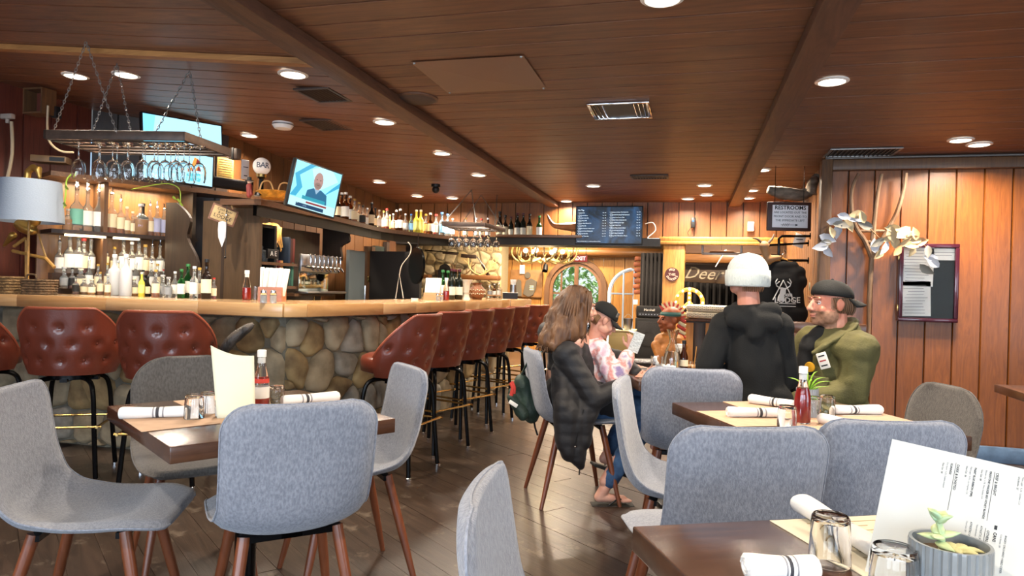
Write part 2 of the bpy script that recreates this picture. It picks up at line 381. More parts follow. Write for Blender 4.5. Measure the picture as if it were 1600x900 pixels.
# partition wall on the right, facing the dining tables
def plankwall(name, kind_m, origin, u, W, z0, z1, bw, th=.02, part='wall_board', holes=None, out=None, rnd=.0, lower=None):
    """boards standing side by side on a backing; u runs along the wall, out is the facing direction"""
    u = V(u).normalized(); nrm = V(out).normalized(); O = V(origin)
    bk = MB(); a = O-nrm*th; b = O+u*W-nrm*th; c = b-nrm*.08; d = a-nrm*.08
    bk.add([(p.x, p.y, z) for z in (z0, z1) for p in (a, b, c, d)], [(0, 1, 2, 3), (4, 5, 6, 7), (0, 1, 5, 4), (1, 2, 6, 5), (2, 3, 7, 6), (3, 0, 4, 7)])
    wl = struct(bk.build(name, M_dark, smooth=False)); s = 0
    while s < W-.01:
        ww = min(bw*(1+random.uniform(-rnd, rnd)), W-s)
        spans = [(z0, z1)]
        if holes: spans = holes(s, s+ww, z0, z1)
        for (za, zb) in spans:
            if zb-za < .02: continue
            m = MB(); h = (zb-za)/2; w2 = ww/2-.0022; e = .005
            if lower and any(lower(s+ww*k/8) > za for k in range(9)):
                xs = [-w2+2*w2*k/12 for k in range(13)]; lo = [max(za, lower(s+ww/2+x))-(za+zb)/2 for x in xs]
                o = MB().prism([(w2, h), (-w2, h)]+list(zip(xs, lo)), th, Matrix(((1, 0, 0), (0, 0, 1), (0, 1, 0)))).build(part, kind_m, wl, smooth=False); q = O+u*(s+ww/2)-nrm*th
                o.matrix_local = Matrix(((u.x, nrm.x, 0, q.x), (u.y, nrm.y, 0, q.y), (0, 0, 1, (za+zb)/2), (0, 0, 0, 1))); continue
            m.add([(-w2, 0, -h), (w2, 0, -h), (w2, 0, h), (-w2, 0, h), (-w2+e, th, -h), (w2-e, th, -h), (w2-e, th, h), (-w2+e, th, h)],
                  [(0, 1, 2, 3), (4, 5, 6, 7), (0, 1, 5, 4), (1, 2, 6, 5), (2, 3, 7, 6), (3, 0, 4, 7)])
            o = m.build(part, kind_m, wl, smooth=False); q = O+u*(s+ww/2)-nrm*th
            o.matrix_local = Matrix(((u.x, nrm.x, 0, q.x), (u.y, nrm.y, 0, q.y), (0, 0, 1, (za+zb)/2), (0, 0, 0, 1)))
        s += ww
    return wl
def wbox(name, a, b, m=M_dark): return struct(MB().bb(a, b).build(name, m, smooth=False))
M_panel = wood('orange_panel_worn', '#8a4e1a', '#69370f', 2, 3, .38, .3, .3, 3.5, .07, ('#a97c52', 24, .71))
plankwall('wall_partition', M_panel, (1.02, 6.0, 0), (1, 0, 0), 3.2, 0, 2.36, .192, .02, out=(0, -1, 0))
struct(MB().rbox((2.6, 5.955, 2.28), (3.2, .06, .085), .008).build('trim_2', M_trimwood))
struct(MB().rbox((1.035, 5.95, 1.16), (.085, .1, 2.33), .012).build('trim_3', M_trimwood))
struct(MB().rbox((2.65, 5.96, .06), (3.1, .04, .12), .006).build('baseboard_right', mat('blue_baseboard', '#5d7692', .4, var=.3, vscale=9, coat=.4)))
# recess wall running back from the post, pine slats
plankwall('wall_recess', wood('recess_pine', '#8a5a2c', '#5f3a17', 2, 3, .5, .1, .2, 2.5, .10), (1.08, 6.11, 0), (0, 1, 0), 2.69, 0, 2.36, .11, .015, out=(-1, 0, 0))
# header wall at the back of the bar room: boards above the opening
plankwall('wall_back', M_panel2, (-4.0, YB, 0), (1, 0, 0), 5.1, 1.9, 2.36, .192, .02, out=(0, -1, 0))
# left wall behind the bar, in three lengths
for nm, a, b in (('wall_left', (-5.1, -2.5), (-5.1, 4.85)), ('wall_left_corner', (-5.1, 4.85), (-4.2, 5.5)), ('wall_left_bar', (-4.2, 5.5), (-3.95, 8.8))):
    u = V((b[0]-a[0], b[1]-a[1], 0)); n = V((u.y, -u.x, 0))
    plankwall(nm, {'wall_left': M_redpanel, 'wall_left_corner': M_dark}.get(nm, wood('bar_panel', '#6f4723', '#54341a', 2, 3, .5, .1, .15, 2.5, .08)), (a[0], a[1], 0), u, u.length, 0, 2.75, .24 if nm == 'wall_left' else .2, .02, out=n)
# shell out of view: front wall with its windows, right wall
for k, (x0, x1) in enumerate(((-6, -4.1), (-1.9, -1.5), (.7, 1.1), (3.3, 4.3))): wbox('wall_front' if k == 0 else 'wall_front_pier', (x0, YF-.1, 0), (x1, YF, 2.8), M_panel2)
wbox('wall_front_sill', (-6, YF-.1, 0), (4.3, YF, .55), M_panel2); wbox('wall_front_head', (-6, YF-.1, 2.15), (4.3, YF, 2.8), M_panel2)
wbox('wall_right', (XR, YF, 0), (XR+.1, -.1, 2.8), M_panel2); wbox('wall_right_far', (XR, 2.5, 0), (XR+.1, 6.1, 2.8), M_panel2)
wbox('wall_right_sill', (XR, -.1, 0), (XR+.1, 2.5, .55), M_panel2); wbox('wall_right_head', (XR, -.1, 2.15), (XR+.1, 2.5, 2.8), M_panel2)
# ---- far room beyond the opening
YFAR = 13.0
arc = Yp(899, 470, YFAR); ax = arc.x; AZ = Yp(899, 452, YFAR).z; AR = .60
def arch(t):
    x = abs(-5.0+t-ax); return AZ+sqrt(AR*AR-x*x) if x < AR-.02 else 0
far = plankwall('wall_far', M_pine, (-5.0, YFAR, 0), (1, 0, 0), 7.5, 0, 2.6, .2, .02, out=(0, -1, 0), lower=arch)
for v in far.data.vertices: v.co.z = max(v.co.z, 0)
far.data.clear_geometry(); bk = MB()
for (a, b) in (((-5, YFAR+.03, 0), (ax-AR, YFAR+.1, 2.6)), ((ax+AR, YFAR+.03, 0), (2.5, YFAR+.1, 2.6)), ((ax-AR, YFAR+.03, AZ+AR), (ax+AR, YFAR+.1, 2.6))): bk.bb(a, b)
tmp = bk.build('tmp', M_dark, smooth=False); far.data = tmp.data; bpy.data.objects.remove(tmp)
wbox('wall_far_left', (-6, 8.96, 0), (-5.7, 12.9, 2.7)); wbox('wall_far_right', (2.5, 8.9, 0), (2.6, 14, 2.8)); wbox('wall_behind_bar', (-6, 8.88, 0), (-3.7, 8.95, 2.8))
struct(MB().tube([(-4.8, YFAR-.12, 1.90), (1.5, YFAR-.12, 1.94)], .085, 12).build('trim_4', wood('log_beam', '#8a5c2c', '#5e3b1a', 0, 3)))
# arched door opening: frame, glazing bars, glass, garden outside
def arcpts(cx, cz, r, y, a0=0, a1=pi, n=20): return [(cx+r*cos(a0+(a1-a0)*i/n), y, cz+r*sin(a0+(a1-a0)*i/n)) for i in range(n+1)]
dr = struct(thing('door_1', None, None, (ax, YFAR, 0))); del_keys = None
fr = MB()
for rr, yy, wd in ((AR, -.03, .06), (AR-.09, 0, .045)):
    o_, i_ = rr, rr-wd*1.5; m = MB(); N = 24; P = [(ax+o_, 0), *[(ax+o_*cos(pi*k/N), AZ+o_*sin(pi*k/N)) for k in range(N+1)], (ax-o_, 0)]; Q = [(ax+i_, 0), *[(ax+i_*cos(pi*k/N), AZ+i_*sin(pi*k/N)) for k in range(N+1)], (ax-i_, 0)]
    vs = [(p[0], YFAR+yy-wd/2, p[1]) for p in P]+[(p[0], YFAR+yy-wd/2, p[1]) for p in Q]+[(p[0], YFAR+yy+.07, p[1]) for p in P]+[(p[0], YFAR+yy+.07, p[1]) for p in Q]; n = len(P)
    fs = []
    for k in range(n-1): fs += [(k, k+1, n+k+1, n+k), (2*n+k, 2*n+k+1, 3*n+k+1, 3*n+k), (k, k+1, 2*n+k+1, 2*n+k), (n+k, n+k+1, 3*n+k+1, 3*n+k)]
    m.add(vs, fs).build('arched_frame', M_trimwood if rr == AR else wood('door_wood', '#7b5434', '#54371f', 2, 3), dr, world=True)
m = MB(); m.bb((ax-.03, YFAR-.02, 0), (ax+.05, YFAR+.04, AZ+AR-.12)); m.build('centre_stile', wood('door_wood', '', ''), dr, smooth=False, world=True)
m = MB(); m.bb((ax-.30, YFAR, 0), (ax-.265, YFAR+.03, AZ+.38)); m.build('glazing_bar', wood('door_wood', '', ''), dr, smooth=False, world=True)
m = MB(); m.bb((ax-.5, YFAR, AZ-.1), (ax, YFAR+.03, AZ-.065)); m.build('glazing_bar', wood('door_wood', '', ''), dr, smooth=False, world=True)
m = MB(); m.prism([(.5*cos(pi*k/16), .5*sin(pi*k/16)) for k in range(17)], .008, Matrix.Rotation(pi/2, 3, 'X'), (ax, YFAR+.03, AZ)); m.bb((ax-.5, YFAR+.022, 0), (ax+.5, YFAR+.03, AZ)); m.build('glass_pane', mat('door_glass', '#ffffff', 0, trans=1, ior=1.02), dr, smooth=False, world=True)
# open leaf of the round-topped door, the blue of the daylight put into its colour
lf = thing('door_leaf', 'pale blue half-round door leaf with glazing bars standing open by the arched doorway', 'door', (0, 0, 0))
lx0, lx1 = Yp(955, 470, 12.6).x, Yp(991, 470, 12.6).x; lz1 = Yp(985, 421, 12.6).z
M_blued = mat('daylit_blue', '#a9bdd6', .4)
def leaf(k): # ellipse-quarter outer edge
    a = pi/2*k/10; return (lx1-(lx1-lx0)*sin(a), lz1-.0-(1-cos(a))*.42)
m = MB(); pts = [(lx1, 12.6, 0), (lx1, 12.6, lz1)]+[(leaf(k)[0], 12.6-.3*k/10, leaf(k)[1]) for k in range(1, 11)]+[(lx0, 12.3, 0)]
m.tube(pts, .035, 6); m.build('leaf_frame', M_blued, lf)
m = MB(); m.tube([(lx0, 12.32, 1.16), (lx1, 12.6, 1.16)], .018, 6); m.build('glazing_bar', M_blued, lf)
m = MB(); xm = (lx0*.45+lx1*.55); m.tube([(xm, 12.46, 0), (xm, 12.46, lz1-.07)], .018, 6); m.build('glazing_bar', M_blued, lf)
m = MB(); m.add([(p[0], p[1]+.01, p[2]) for p in pts], [tuple(range(len(pts)))]); m.build('leaf_glass', mat('door_glass', ''), lf, smooth=False)
# garden seen through it
gd = MB(); random.seed(3)
for k in range(4200):
    p = V((ax+random.gauss(0, 1.6), YFAR+3.2+random.random()*3.2, .1+2.6*random.random()**1.25)); a = random.random()*6.3; b = random.random()*3; 
    q = V((cos(a), sin(a)*cos(b), sin(b)))*.09; r = V((-sin(a), cos(a), .4))*.05; gd.add([p-q, p+r, p+q, p-r], [(0, 1, 2, 3)])
tag(gd.build('garden_foliage', mat('leaf_green', '#c4e08e', .6, var=.4, vscale=3), None, smooth=False), 'bright green tree foliage outside the arched door', 'foliage', kind='stuff')
struct(MB().bb((-9, 14.4, -.1), (6, 30, -.03)).build('trim_5', mat('lawn', '#8aa765', .9, var=.2)))
# window area lamps would be outside; daylight reaches the garden from the sky
# ---- dark header, ledge and its trim along the back opening
M_hdr = mat('black_header', '#15110f', .5)
struct(MB().bb((-3.9, 8.35, 1.765), (-.36, 8.78, 1.86)).build('trim_6', M_hdr, smooth=False))
struct(MB().rbox((-1.85, 8.33, 1.875), (1.1, .05, .035), .006).build('trim_7', M_shelf))
struct(MB().rbox((.33, 8.62, 1.865), (1.42, .26, .06), .01).build('trim_8', M_pine))
struct(MB().rbox((.33, 8.5, 1.82), (1.42, .05, .04), .008).build('trim_9', M_pine))
p0 = Yp(1052, 450, 8.6)
struct(MB().rbox((p0.x, 8.62, .92), (.26, .2, 1.84), .015).build('trim_10', M_pine))
# stage curtains and dark backdrop
def curtain(x0, x1, y, z0, z1, label, folds=14):
    n = folds*6; m = MB()
    for z in (z0, z1):
        for i in range(n+1):
            m.v.append(V((x0+(x1-x0)*i/n, y+.035*sin(i/n*folds*2*pi)+.01*sin(i*1.7), z)))
    for i in range(n): m.f.append((i, i+1, n+2+i, n+1+i)); m.mi.append(0)
    o = m.build('curtain', mat('dark_curtain', '#141112', .9)); tag(o, label, 'curtain')
    s = o.modifiers.new('s', 'SOLIDIFY'); s.thickness = .004; return o
curtain(Yp(1000, 450, 11.6).x, Yp(1044, 450, 11.6).x, 11.6, 0, 1.86, 'black curtain hanging behind the guitar amplifier', 7)
curtain(Yp(1060, 450, 11.6).x, 2.4, 11.6, 0, 1.58, 'wide black stage curtain below the dark cursive sign board', 26)
struct(MB().bb((-.2, 11.7, 1.5), (2.5, 11.8, 2.75)).build('wall_stage', M_dark, smooth=False))
wbox('wall_stage_side', (2.42, 8.9, 0), (2.5, 11.7, 2.75))
# ================================================================ CEILING FITTINGS
M_lens = glow('lamp_lens', '#fff3dc', 9)
proto = thing('ceiling_light', '', 'ceiling light')
MB().lathe([(.098, -.001), (.098, -.006), (.078, -.012), (.074, -.004)], 28, cap=False).build('trim_ring', M_white, proto)
MB().lathe([(.001, -.006), (.076, -.006), (.076, -.003), (.001, -.003)], 24, cap=False).build('lens', M_lens, proto)
lights = [((118, 118), 'small round ceiling downlight above the far left wall, left of the larger one'), ((197, 116), 'round ceiling downlight just under the pale batten above the hanging glass rack'),
 ((458, 115), 'round ceiling downlight at the right end of the pale batten, beside the long left beam'), ((390, 211), 'round ceiling downlight left of the oval smoke detector near the globe lamp'),
 ((601, 190), 'round ceiling downlight below the oblong patch, left of the left beam'), ((691, 239), 'round ceiling downlight by the left beam, third along the row from the batten'),
 ((593, 284), 'round ceiling downlight above the curved bottle shelf, nearest of that row'), ((748, 273), 'round ceiling downlight by the left beam above the small glass rack'),
 ((652, 306), 'small far downlight above the curved shelf, left one of the far pair'), ((707, 309), 'small far downlight above the curved shelf, right one of the far pair'),
 ((927, 290), 'round ceiling downlight above the beer menu screen'), ((885, 314), 'farthest small downlight, above the steer horns'),
 ((1300, 126), 'bright downlight right of the right-hand beam with a loose wire beside it'), ((1075, 310), 'small far downlight at the left of the group of three left of the right beam'),
 ((1101, 289), 'upper downlight of the group of three left of the right beam'), ((1104, 304), 'lower right downlight of the group of three left of the right beam'),
 ((1190, 265), 'nearest downlight of the row just right of the right-hand beam, above the restroom sign'), ((1174, 297), 'middle downlight of the row just right of the right-hand beam'), ((1169, 309), 'farthest downlight of the row just right of the right-hand beam'),
 ((1501, 218), 'left one of the close pair of downlights near the right wall'), ((1530, 225), 'right one of the close pair of downlights near the right wall'), ((1035, -4), 'downlight cut off by the top edge of the picture between the beams')]
extra = [(-.9, .3), (1.3, .6), (2.6, 2.2), (-3.2, .6)]
for k, (q, lb) in enumerate(lights):
    p = Zp(q[0], q[1], ZC)
    for _ in range(4): p = Zp(q[0], q[1], zc(p.x, p.y))
    o = proto if k == 0 else copyt(proto); at(o, (p.x, p.y, zc(p.x, p.y)-.001), 0, lb, 'round downlights in the boarded ceiling')
    if k in (0,): o.scale = (.85,)*3
    area('lamp', (0, 0, -.02), (0, 0, 0), .13, 0, LAMP_W*(1.0 if p.y < 6 else .6), (1, .85, .68), o, 'DISK')
for k, (x, y) in enumerate(extra):   # the same fittings go on over the diners behind the viewer
    o = copyt(proto); at(o, (x, y, ZC-.001), 0, 'round downlight in the ceiling behind the dining tables, '+ORD[k]+' from the window side'); o.scale = (1, 1, 1)
    area('lamp', (0, 0, -.02), (0, 0, 0), .13, 0, LAMP_W, (1, .85, .68), o, 'DISK')
# vents
M_vent = mat('vent_grey', '#8f8d8a', .4, .7); M_ventd = mat('vent_dark', '#3b2f2a', .5)
def vent(c, sx, sy, rz, label, m, slats=9, open_=False, grp=None):
    t = thing('ceiling_vent', label, 'vent', (c[0], c[1], zc(c[0], c[1])-.002), rz, grp)
    f = MB(); b = .022
    for a, d in (((0, sy/2-b/2), (sx, b)), ((0, -sy/2+b/2), (sx, b)), ((sx/2-b/2, 0), (b, sy-2*b)), ((-sx/2+b/2, 0), (b, sy-2*b))): f.rbox((a[0], a[1], -.006), (d[0], d[1], .012), .003)
    f.build('frame', m, t); MB().bb((-sx/2+.01, -sy/2+.01, -.003), (sx/2-.01, sy/2-.01, 0)).build('duct_opening', M_blackp, t, smooth=False)
    n = slats
    for k in range(n):
        x = -sx/2+b+(sx-2*b)*(k+.5)/n
        if open_ and .22 < (k+.5)/n < .72: continue
        s = MB().box((0, 0, 0), (.004, sy-2*b, .012), M=Matrix.Rotation(.5, 3, 'Y')).build('slat', m, t, smooth=False); s.location = (x, 0, -.006)
    return t
vent((-.445, 4.25), .37, .38, 0, 'chrome ceiling vent with slats missing in its middle, left of the right beam', M_chrome, 12, True)
vent((-2.22, 3.78), .24, .30, 0, 'brown ceiling vent left of the left beam, nearer of the two above the bar', M_ventd, 8)
vent((-2.72, 4.7), .28, .34, 0, 'brown ceiling vent beyond the smoke detector, farther of the two above the bar', M_ventd, 8)
vent((-.41, 6.77), .36, .22, 0, 'dark far ceiling vent above the menu screen', M_ventd, 12)
vent((1.25, 5.76), .5, .32, 0, 'pale grey wide vent against the top of the right wall', M_vent, 14)
t = thing('smoke_detector', 'round off-white smoke detector on the ceiling between the two brown vents', 'smoke detector', (*Zp(442, 196, 2.40).xy, 2.42))
MB().lathe([(.075, 0), (.078, -.02), (.06, -.045), (.03, -.05), (.001, -.05)], 24).build('housing', M_white, t); MB().lathe([(.079, -.012), (.0795, -.018), (.079, -.022)], 24, cap=False).build('vent_ring', M_vent, t)
t = thing('speaker_grille', 'dark oval speaker grille set in the ceiling beside the left beam', 'speaker', (*Zp(652, 153, ZC).xy, ZC))
MB().lathe([(.11, 0), (.115, -.01), (.1, -.018), (.001, -.02)], 24).build('grille', mat('pitted_grille', '#5b4a40', .6, .3, bump=1, bscale=300), t); MB().lathe([(.125, 0), (.125, -.008), (.112, -.012), (.11, 0)], 24, cap=False).build('rim', M_beam, t)
t = thing('camera_dome', 'small black dome camera hanging from the far ceiling over the bar', 'camera', (*Zp(681, 288, ZC).xy, ZC)); MB().lathe([(.05, 0), (.05, -.03), (.03, -.03)], 16).build('base', M_blackp, t); MB().ball((0, 0, -.06), .042, 14).build('dome', M_blackp, t)
# envelope-folded brown sheet taped on the ceiling
t = thing('ceiling_patch', 'large brown sheet with envelope creases fixed over the ceiling boards', 'sheet', (-1.09, 3.44, ZC-.006))
x, y, h = .29, .275, .016
M_sheet = mat('brown_sheet', '#86624c', .5)
MB().add([(-x, -y, 0), (x, -y, 0), (x, y, 0), (-x, y, 0), (0, .02, -h)], [(0, 1, 4), (1, 2, 4), (2, 3, 4), (3, 0, 4)]).build('sheet', M_sheet, t, smooth=False)
for a, b in ((-x, -y), (x, -y), (x, y), (-x, y)): o = MB().lathe([(.008, 0), (.006, -.006), (.001, -.008)], 10).build('screw', M_vent, t); o.location = (a*.95, b*.95, 0)
# conduit above the right wall
tag(MB().tube([(1.0, 5.93, 2.1), (1.0, 5.93, 2.28), (1.03, 5.93, 2.33), (1.1, 5.93, 2.335), (3.6, 5.93, 2.335)], .009, 8).build('conduit', M_vent), 'thin grey metal conduit running along the top of the right wall', 'conduit')
# ================================================================ THE BAR
ZT = 1.09
front = [(-5.08, 3.77), (-2.50, 3.84), (-2.42, 3.98), (-2.22, 4.7), (-2.12, 5.4), (-2.03, 6.5), (-1.97, 7.5), (-1.90, 8.22)]
back = [(-2.5, 8.26), (-2.55, 7.5), (-2.62, 6.5), (-2.72, 5.4), (-2.84, 4.75), (-3.2, 4.36), (-5.08, 4.14)]
ct = thing('bar_counter', 'long pale glossy wooden bar counter turning the corner above the stone front', 'counter')
for nm, poly, pf, ph in (('countertop', [front[0], front[1], back[5], back[6]], 0, 0), ('countertop', [front[1]]+front[2:]+back[:6], 1, 0)):
    bm = bmesh.new(); vs = [bm.verts.new((p[0], p[1], ZT-.088)) for p in poly]; f = bm.faces.new(vs)
    r = bmesh.ops.extrude_face_region(bm, geom=[f]); bmesh.ops.translate(bm, verts=[g for g in r['geom'] if isinstance(g, bmesh.types.BMVert)], vec=(0, 0, .088))
    bmesh.ops.recalc_face_normals(bm, faces=bm.faces[:]); bmesh.ops.bevel(bm, geom=bm.edges[:], offset=.006, segments=2, affect='EDGES')
    me = bpy.data.meshes.new(nm); bm.to_mesh(me); bm.free(); me.materials.append(wood('counter_wood_long', '#c79d69', '#ab7f4d', 1, 2.2, .2, .6, .05, 1.5, .04) if pf else M_counter)
    o = bpy.data.objects.new(nm, me); COL.objects.link(o); o.parent = ct
M_block = [wood('counter_block_%d' % k, a, b, 0, 2.5, .25, .5, .05, 1.5, .05) for k, (a, b) in enumerate((('#c9a271', '#b08655'), ('#b98f5e', '#a17545'), ('#d2ad7c', '#b98f60')))]
# stone front
def voronoi(W, H, s, jit=.38, seed=1):
    rnd = random.Random(seed); P = []
    ny = max(1, round(H/s)); nx = max(1, round(W/s))
    for j in range(-1, ny+1):
        for i in range(-1, nx+1): P.append(((i+.5+(.5 if j % 2 else 0)+rnd.uniform(-jit, jit))*W/nx, (j+.5+rnd.uniform(-jit, jit))*H/ny))
    cells = []
    for i, p in enumerate(P):
        q = [(0, 0), (W, 0), (W, H), (0, H)]
        for k, r in enumerate(P):
            if k == i: continue
            dx_, dy_ = r[0]-p[0], r[1]-p[1]; L = sqrt(dx_*dx_+dy_*dy_)
            if L > s*3.2: continue
            q = clip(q, (dx_/L, dy_/L), (dx_*(r[0]+p[0])/2+dy_*(r[1]+p[1])/2)/L-s*.022)
            if len(q) < 3: break
        if len(q) >= 3: cells.append(q)
    return cells
def stones(parent, O, u, W, H, s, n, seed, mats, puff=.05, z0=0, rough=1):
    """puffed, slightly uneven stones set in mortar"""
    u = V(u).normalized(); n = V(n).normalized(); O = V(O); rnd = random.Random(seed)
    for q in voronoi(W, H, s, seed=seed):
        c = (sum(p[0] for p in q)/len(q), sum(p[1] for p in q)/len(q))
        ar = max(abs(p[0]-c[0]) for p in q)*max(abs(p[1]-c[1]) for p in q)
        if ar < s*s*.02: continue
        # round the corners
        r = []
        for i in range(len(q)):
            a, b = q[i], q[(i+1) % len(q)]
            if sqrt((a[0]-b[0])**2+(a[1]-b[1])**2) < s*.06: continue
            r += [(a[0]*.8+b[0]*.2, a[1]*.8+b[1]*.2), (a[0]*.2+b[0]*.8, a[1]*.2+b[1]*.8)]
        if len(r) < 5: continue
        N = len(r); m = MB(); d0 = puff*rnd.uniform(.7, 1.25)
        for sc_, dd in ((1.0, -.01), (.94, .45), (.72, .85), (.35, 1.0)):
            for p in r:
                x = c[0]+(p[0]-c[0])*sc_; y = c[1]+(p[1]-c[1])*sc_; e = d0*dd+(rnd.uniform(-.12, .12)*puff*rough if dd > .2 else 0)
                m.v.append(V((x-c[0], e, y-c[1])))
        for a in range(3):
            for i in range(N): m.f.append((a*N+i, a*N+(i+1) % N, (a+1)*N+(i+1) % N, (a+1)*N+i)); m.mi.append(0)
        m.f.append(tuple(3*N+i for i in range(N))); m.mi.append(0)
        o = m.build('stone', rnd.choice(mats), parent, ang=1.2); pos = O+u*c[0]
        o.matrix_local = Matrix(((u.x, n.x, 0, pos.x), (u.y, n.y, 0, pos.y), (0, 0, 1, z0+c[1]), (0, 0, 0, 1)))
bf = thing('stone_bar', 'river stone front of the bar set in dark mortar', 'bar')
L0, L1, L2, L3 = (-5.08, 4.03), (-2.62, 4.06), (-2.40, 4.95), (-2.15, 8.1)
m = MB(); th = .08
for a, b in ((L0, L1), (L1, L2), (L2, L3)):
    u = V((b[0]-a[0], b[1]-a[1], 0)).normalized(); n = V((u.y, -u.x, 0)); A = V((*a, 0)); B = V((*b, 0))
    m.add([(*p.xy, z) for z in (0, ZT-.088) for p in (A, B, B-n*th, A-n*th)], [(0, 1, 2, 3), (4, 5, 6, 7), (0, 1, 5, 4), (1, 2, 6, 5), (2, 3, 7, 6), (3, 0, 4, 7)])
m.build('mortar', M_mortar, bf, smooth=False)
ms = [M_stone, M_stone, M_stone2, M_stone3]
for k, (a, b) in enumerate(((L0, L1), (L1, L2), (L2, L3))):
    u = V((b[0]-a[0], b[1]-a[1], 0)); n = V((u.y, -u.x, 0)); stones(bf, (*a, 0), u, u.length, ZT-.12, .24, n, 11+k, ms, .055, .01)
dw = MB(); a = D(345, 556, 4.2); b = D(396, 506, 4.2); dw.tube(spline([a, a*.6+b*.4+V((0, -.02, .02)), b]), [.012, .02, .026, .03, .034, .036, .034, .036, .034, .03, .028, .02, .01], 9)
o = dw.build('driftwood', mat('driftwood', '#4a423c', .5, bump=1, bscale=60, col2='#1c1714', vscale=18, stretch=(1, 1, .3)), bf, ang=1)
# counter edge blocks: the laminated front edge
def edge_blocks(P, seed):
    rnd = random.Random(seed); k = 0
    for a, b in zip(P[:-1], P[1:]):
        a = V((*a, 0)); b = V((*b, 0)); L = (b-a).length; u = (b-a)/L; n = V((u.y, -u.x, 0)); s = 0
        while s < L-.001:
            w_ = min(rnd.uniform(.45, .8), L-s)
            if L-s-w_ < .15: w_ = L-s
            m = MB(); m.rbox((0, 0, 0), (w_-.001, .012, .082), .003); o = m.build('edge_block', M_block[k % 3], ct); k += 1
            c = a+u*(s+w_/2)+n*.005; o.matrix_local = Matrix(((u.x, n.x, 0, c.x), (u.y, n.y, 0, c.y), (0, 0, 1, ZT-.044), (0, 0, 0, 1))); s += w_
edge_blocks(front[:2], 1); edge_blocks(front[1:], 2)
# ---------------------------------------------------------------- bar stools
def make_stool():
    t = thing('bar_stool', '', 'bar stool')
    NB = 60; NR = 22; btn = []
    for r, (zz, offs) in enumerate(((.925, (-56, -28, 0, 28, 56)), (.825, (-70, -42, -14, 14, 42, 70)), (.725, (-56, -28, 0, 28, 56)))):
        for a in offs:
            if r == 0 and abs(a) > 50: continue
            btn.append((radians(a), zz))
    def rad(z): return .225+.085*((z-.62)/.42)
    def ztop(a):
        d = abs(math.degrees(a))
        return 1.035 if d < 34 else 1.035-.27*min(1, ((d-34)/62))**1.15
    m = MB(); A = radians(96)
    for side in (0, 1):
        for i in range(NB+1):
            a = -A+2*A*i/NB; zt = ztop(a)
            for j in range(NR+1):
                z = .635+(zt-.635)*j/NR; r = rad(z)
                if side == 0:
                    dp = 0
                    for (ba, bz) in btn:
                        q = ((a-ba)*r)**2+(z-bz)**2; dp += .020*math.exp(-q/(.019**2))+.004*math.exp(-q/(.045**2))
                    r2 = r+.012*sin(pi*min(1, j/NR))-dp
                else: r2 = r-.045
                m.v.append(V((r2*sin(a)*1.03, -r2*cos(a)*.92+.02, z)))
    n1 = NR+1; T = (NB+1)*n1
    for i in range(NB):
        for j in range(NR):
            m.f.append((i*n1+j, (i+1)*n1+j, (i+1)*n1+j+1, i*n1+j+1)); m.f.append((T+i*n1+j, T+i*n1+j+1, T+(i+1)*n1+j+1, T+(i+1)*n1+j))
        m.f.append((i*n1+NR, (i+1)*n1+NR, T+(i+1)*n1+NR, T+i*n1+NR)); m.f.append((i*n1, T+i*n1, T+(i+1)*n1, (i+1)*n1))
    for i in (0, NB):
        for j in range(NR): m.f.append((i*n1+j, i*n1+j+1, T+i*n1+j+1, T+i*n1+j))
    m.mi = [0]*len(m.f); bk = m.build('backrest', M_vinyl, t, ang=1.0)
    pts = []
    for i in range(NB+1):
        a = -A+2*A*i/NB; r = rad(ztop(a))-.004; pts.append((r*sin(a)*1.03, -r*cos(a)*.92+.02, ztop(a)+.004))
    MB().tube(pts, .009, 6).build('piping', M_vinyl2, bk)
    for (ba, bz) in btn:
        r = rad(bz)-.012; o = MB().ball((0, 0, 0), (.009, .009, .009), 8, m=5).build('button', M_vinyl, bk); o.location = (r*sin(ba)*1.03, -r*cos(ba)*.92+.02, bz)
    m = MB(); pr = [(.001, .775), (.16, .77), (.195, .752), (.205, .725), (.2, .66), (.16, .645), (.001, .645)]; m.lathe(pr, 28, cap=False)
    for v in m.v: v.y = v.y*1.08+.05
    m.build('seat_cushion', M_vinyl, t, ang=1.2)
    m = MB(); m.lathe([(.13, .60), (.13, .645), (.001, .645), (.001, .60)], 20, cap=False); m.bb((-.15, -.02, .59), (.15, .02, .61)); m.bb((-.02, -.15, .59), (.02, .15, .61)); m.build('swivel_plate', M_black, t)
    for sx, sy in ((1, 1), (-1, 1), (-1, -1), (1, -1)):
        P = spline([(sx*.06, sy*.06, .61), (sx*.135, sy*.135, .595), (sx*.165, sy*.165, .52), (sx*.18, sy*.18, .3), (sx*.2, sy*.2, .012)], 5)
        lg = MB().tube(P, .0145, 8).build('leg', M_black, t); MB().lathe([(.017, 0), (.017, .015), (.012, .02)], 10, (sx*.2, sy*.2, 0)).build('foot_cap', M_chrome, lg)
    m = MB(); q = .205
    for k in range(4):
        a = k*pi/2; c, s_ = cos(a), sin(a)
        m.tube([(c*q-s_*(-q-.02), s_*q+c*(-q-.02), .33), (c*q-s_*(q+.02), s_*q+c*(q+.02), .33)], .008, 8)
    m.build('footrest', M_brass, t)
    return t
st = make_stool(); n = 0
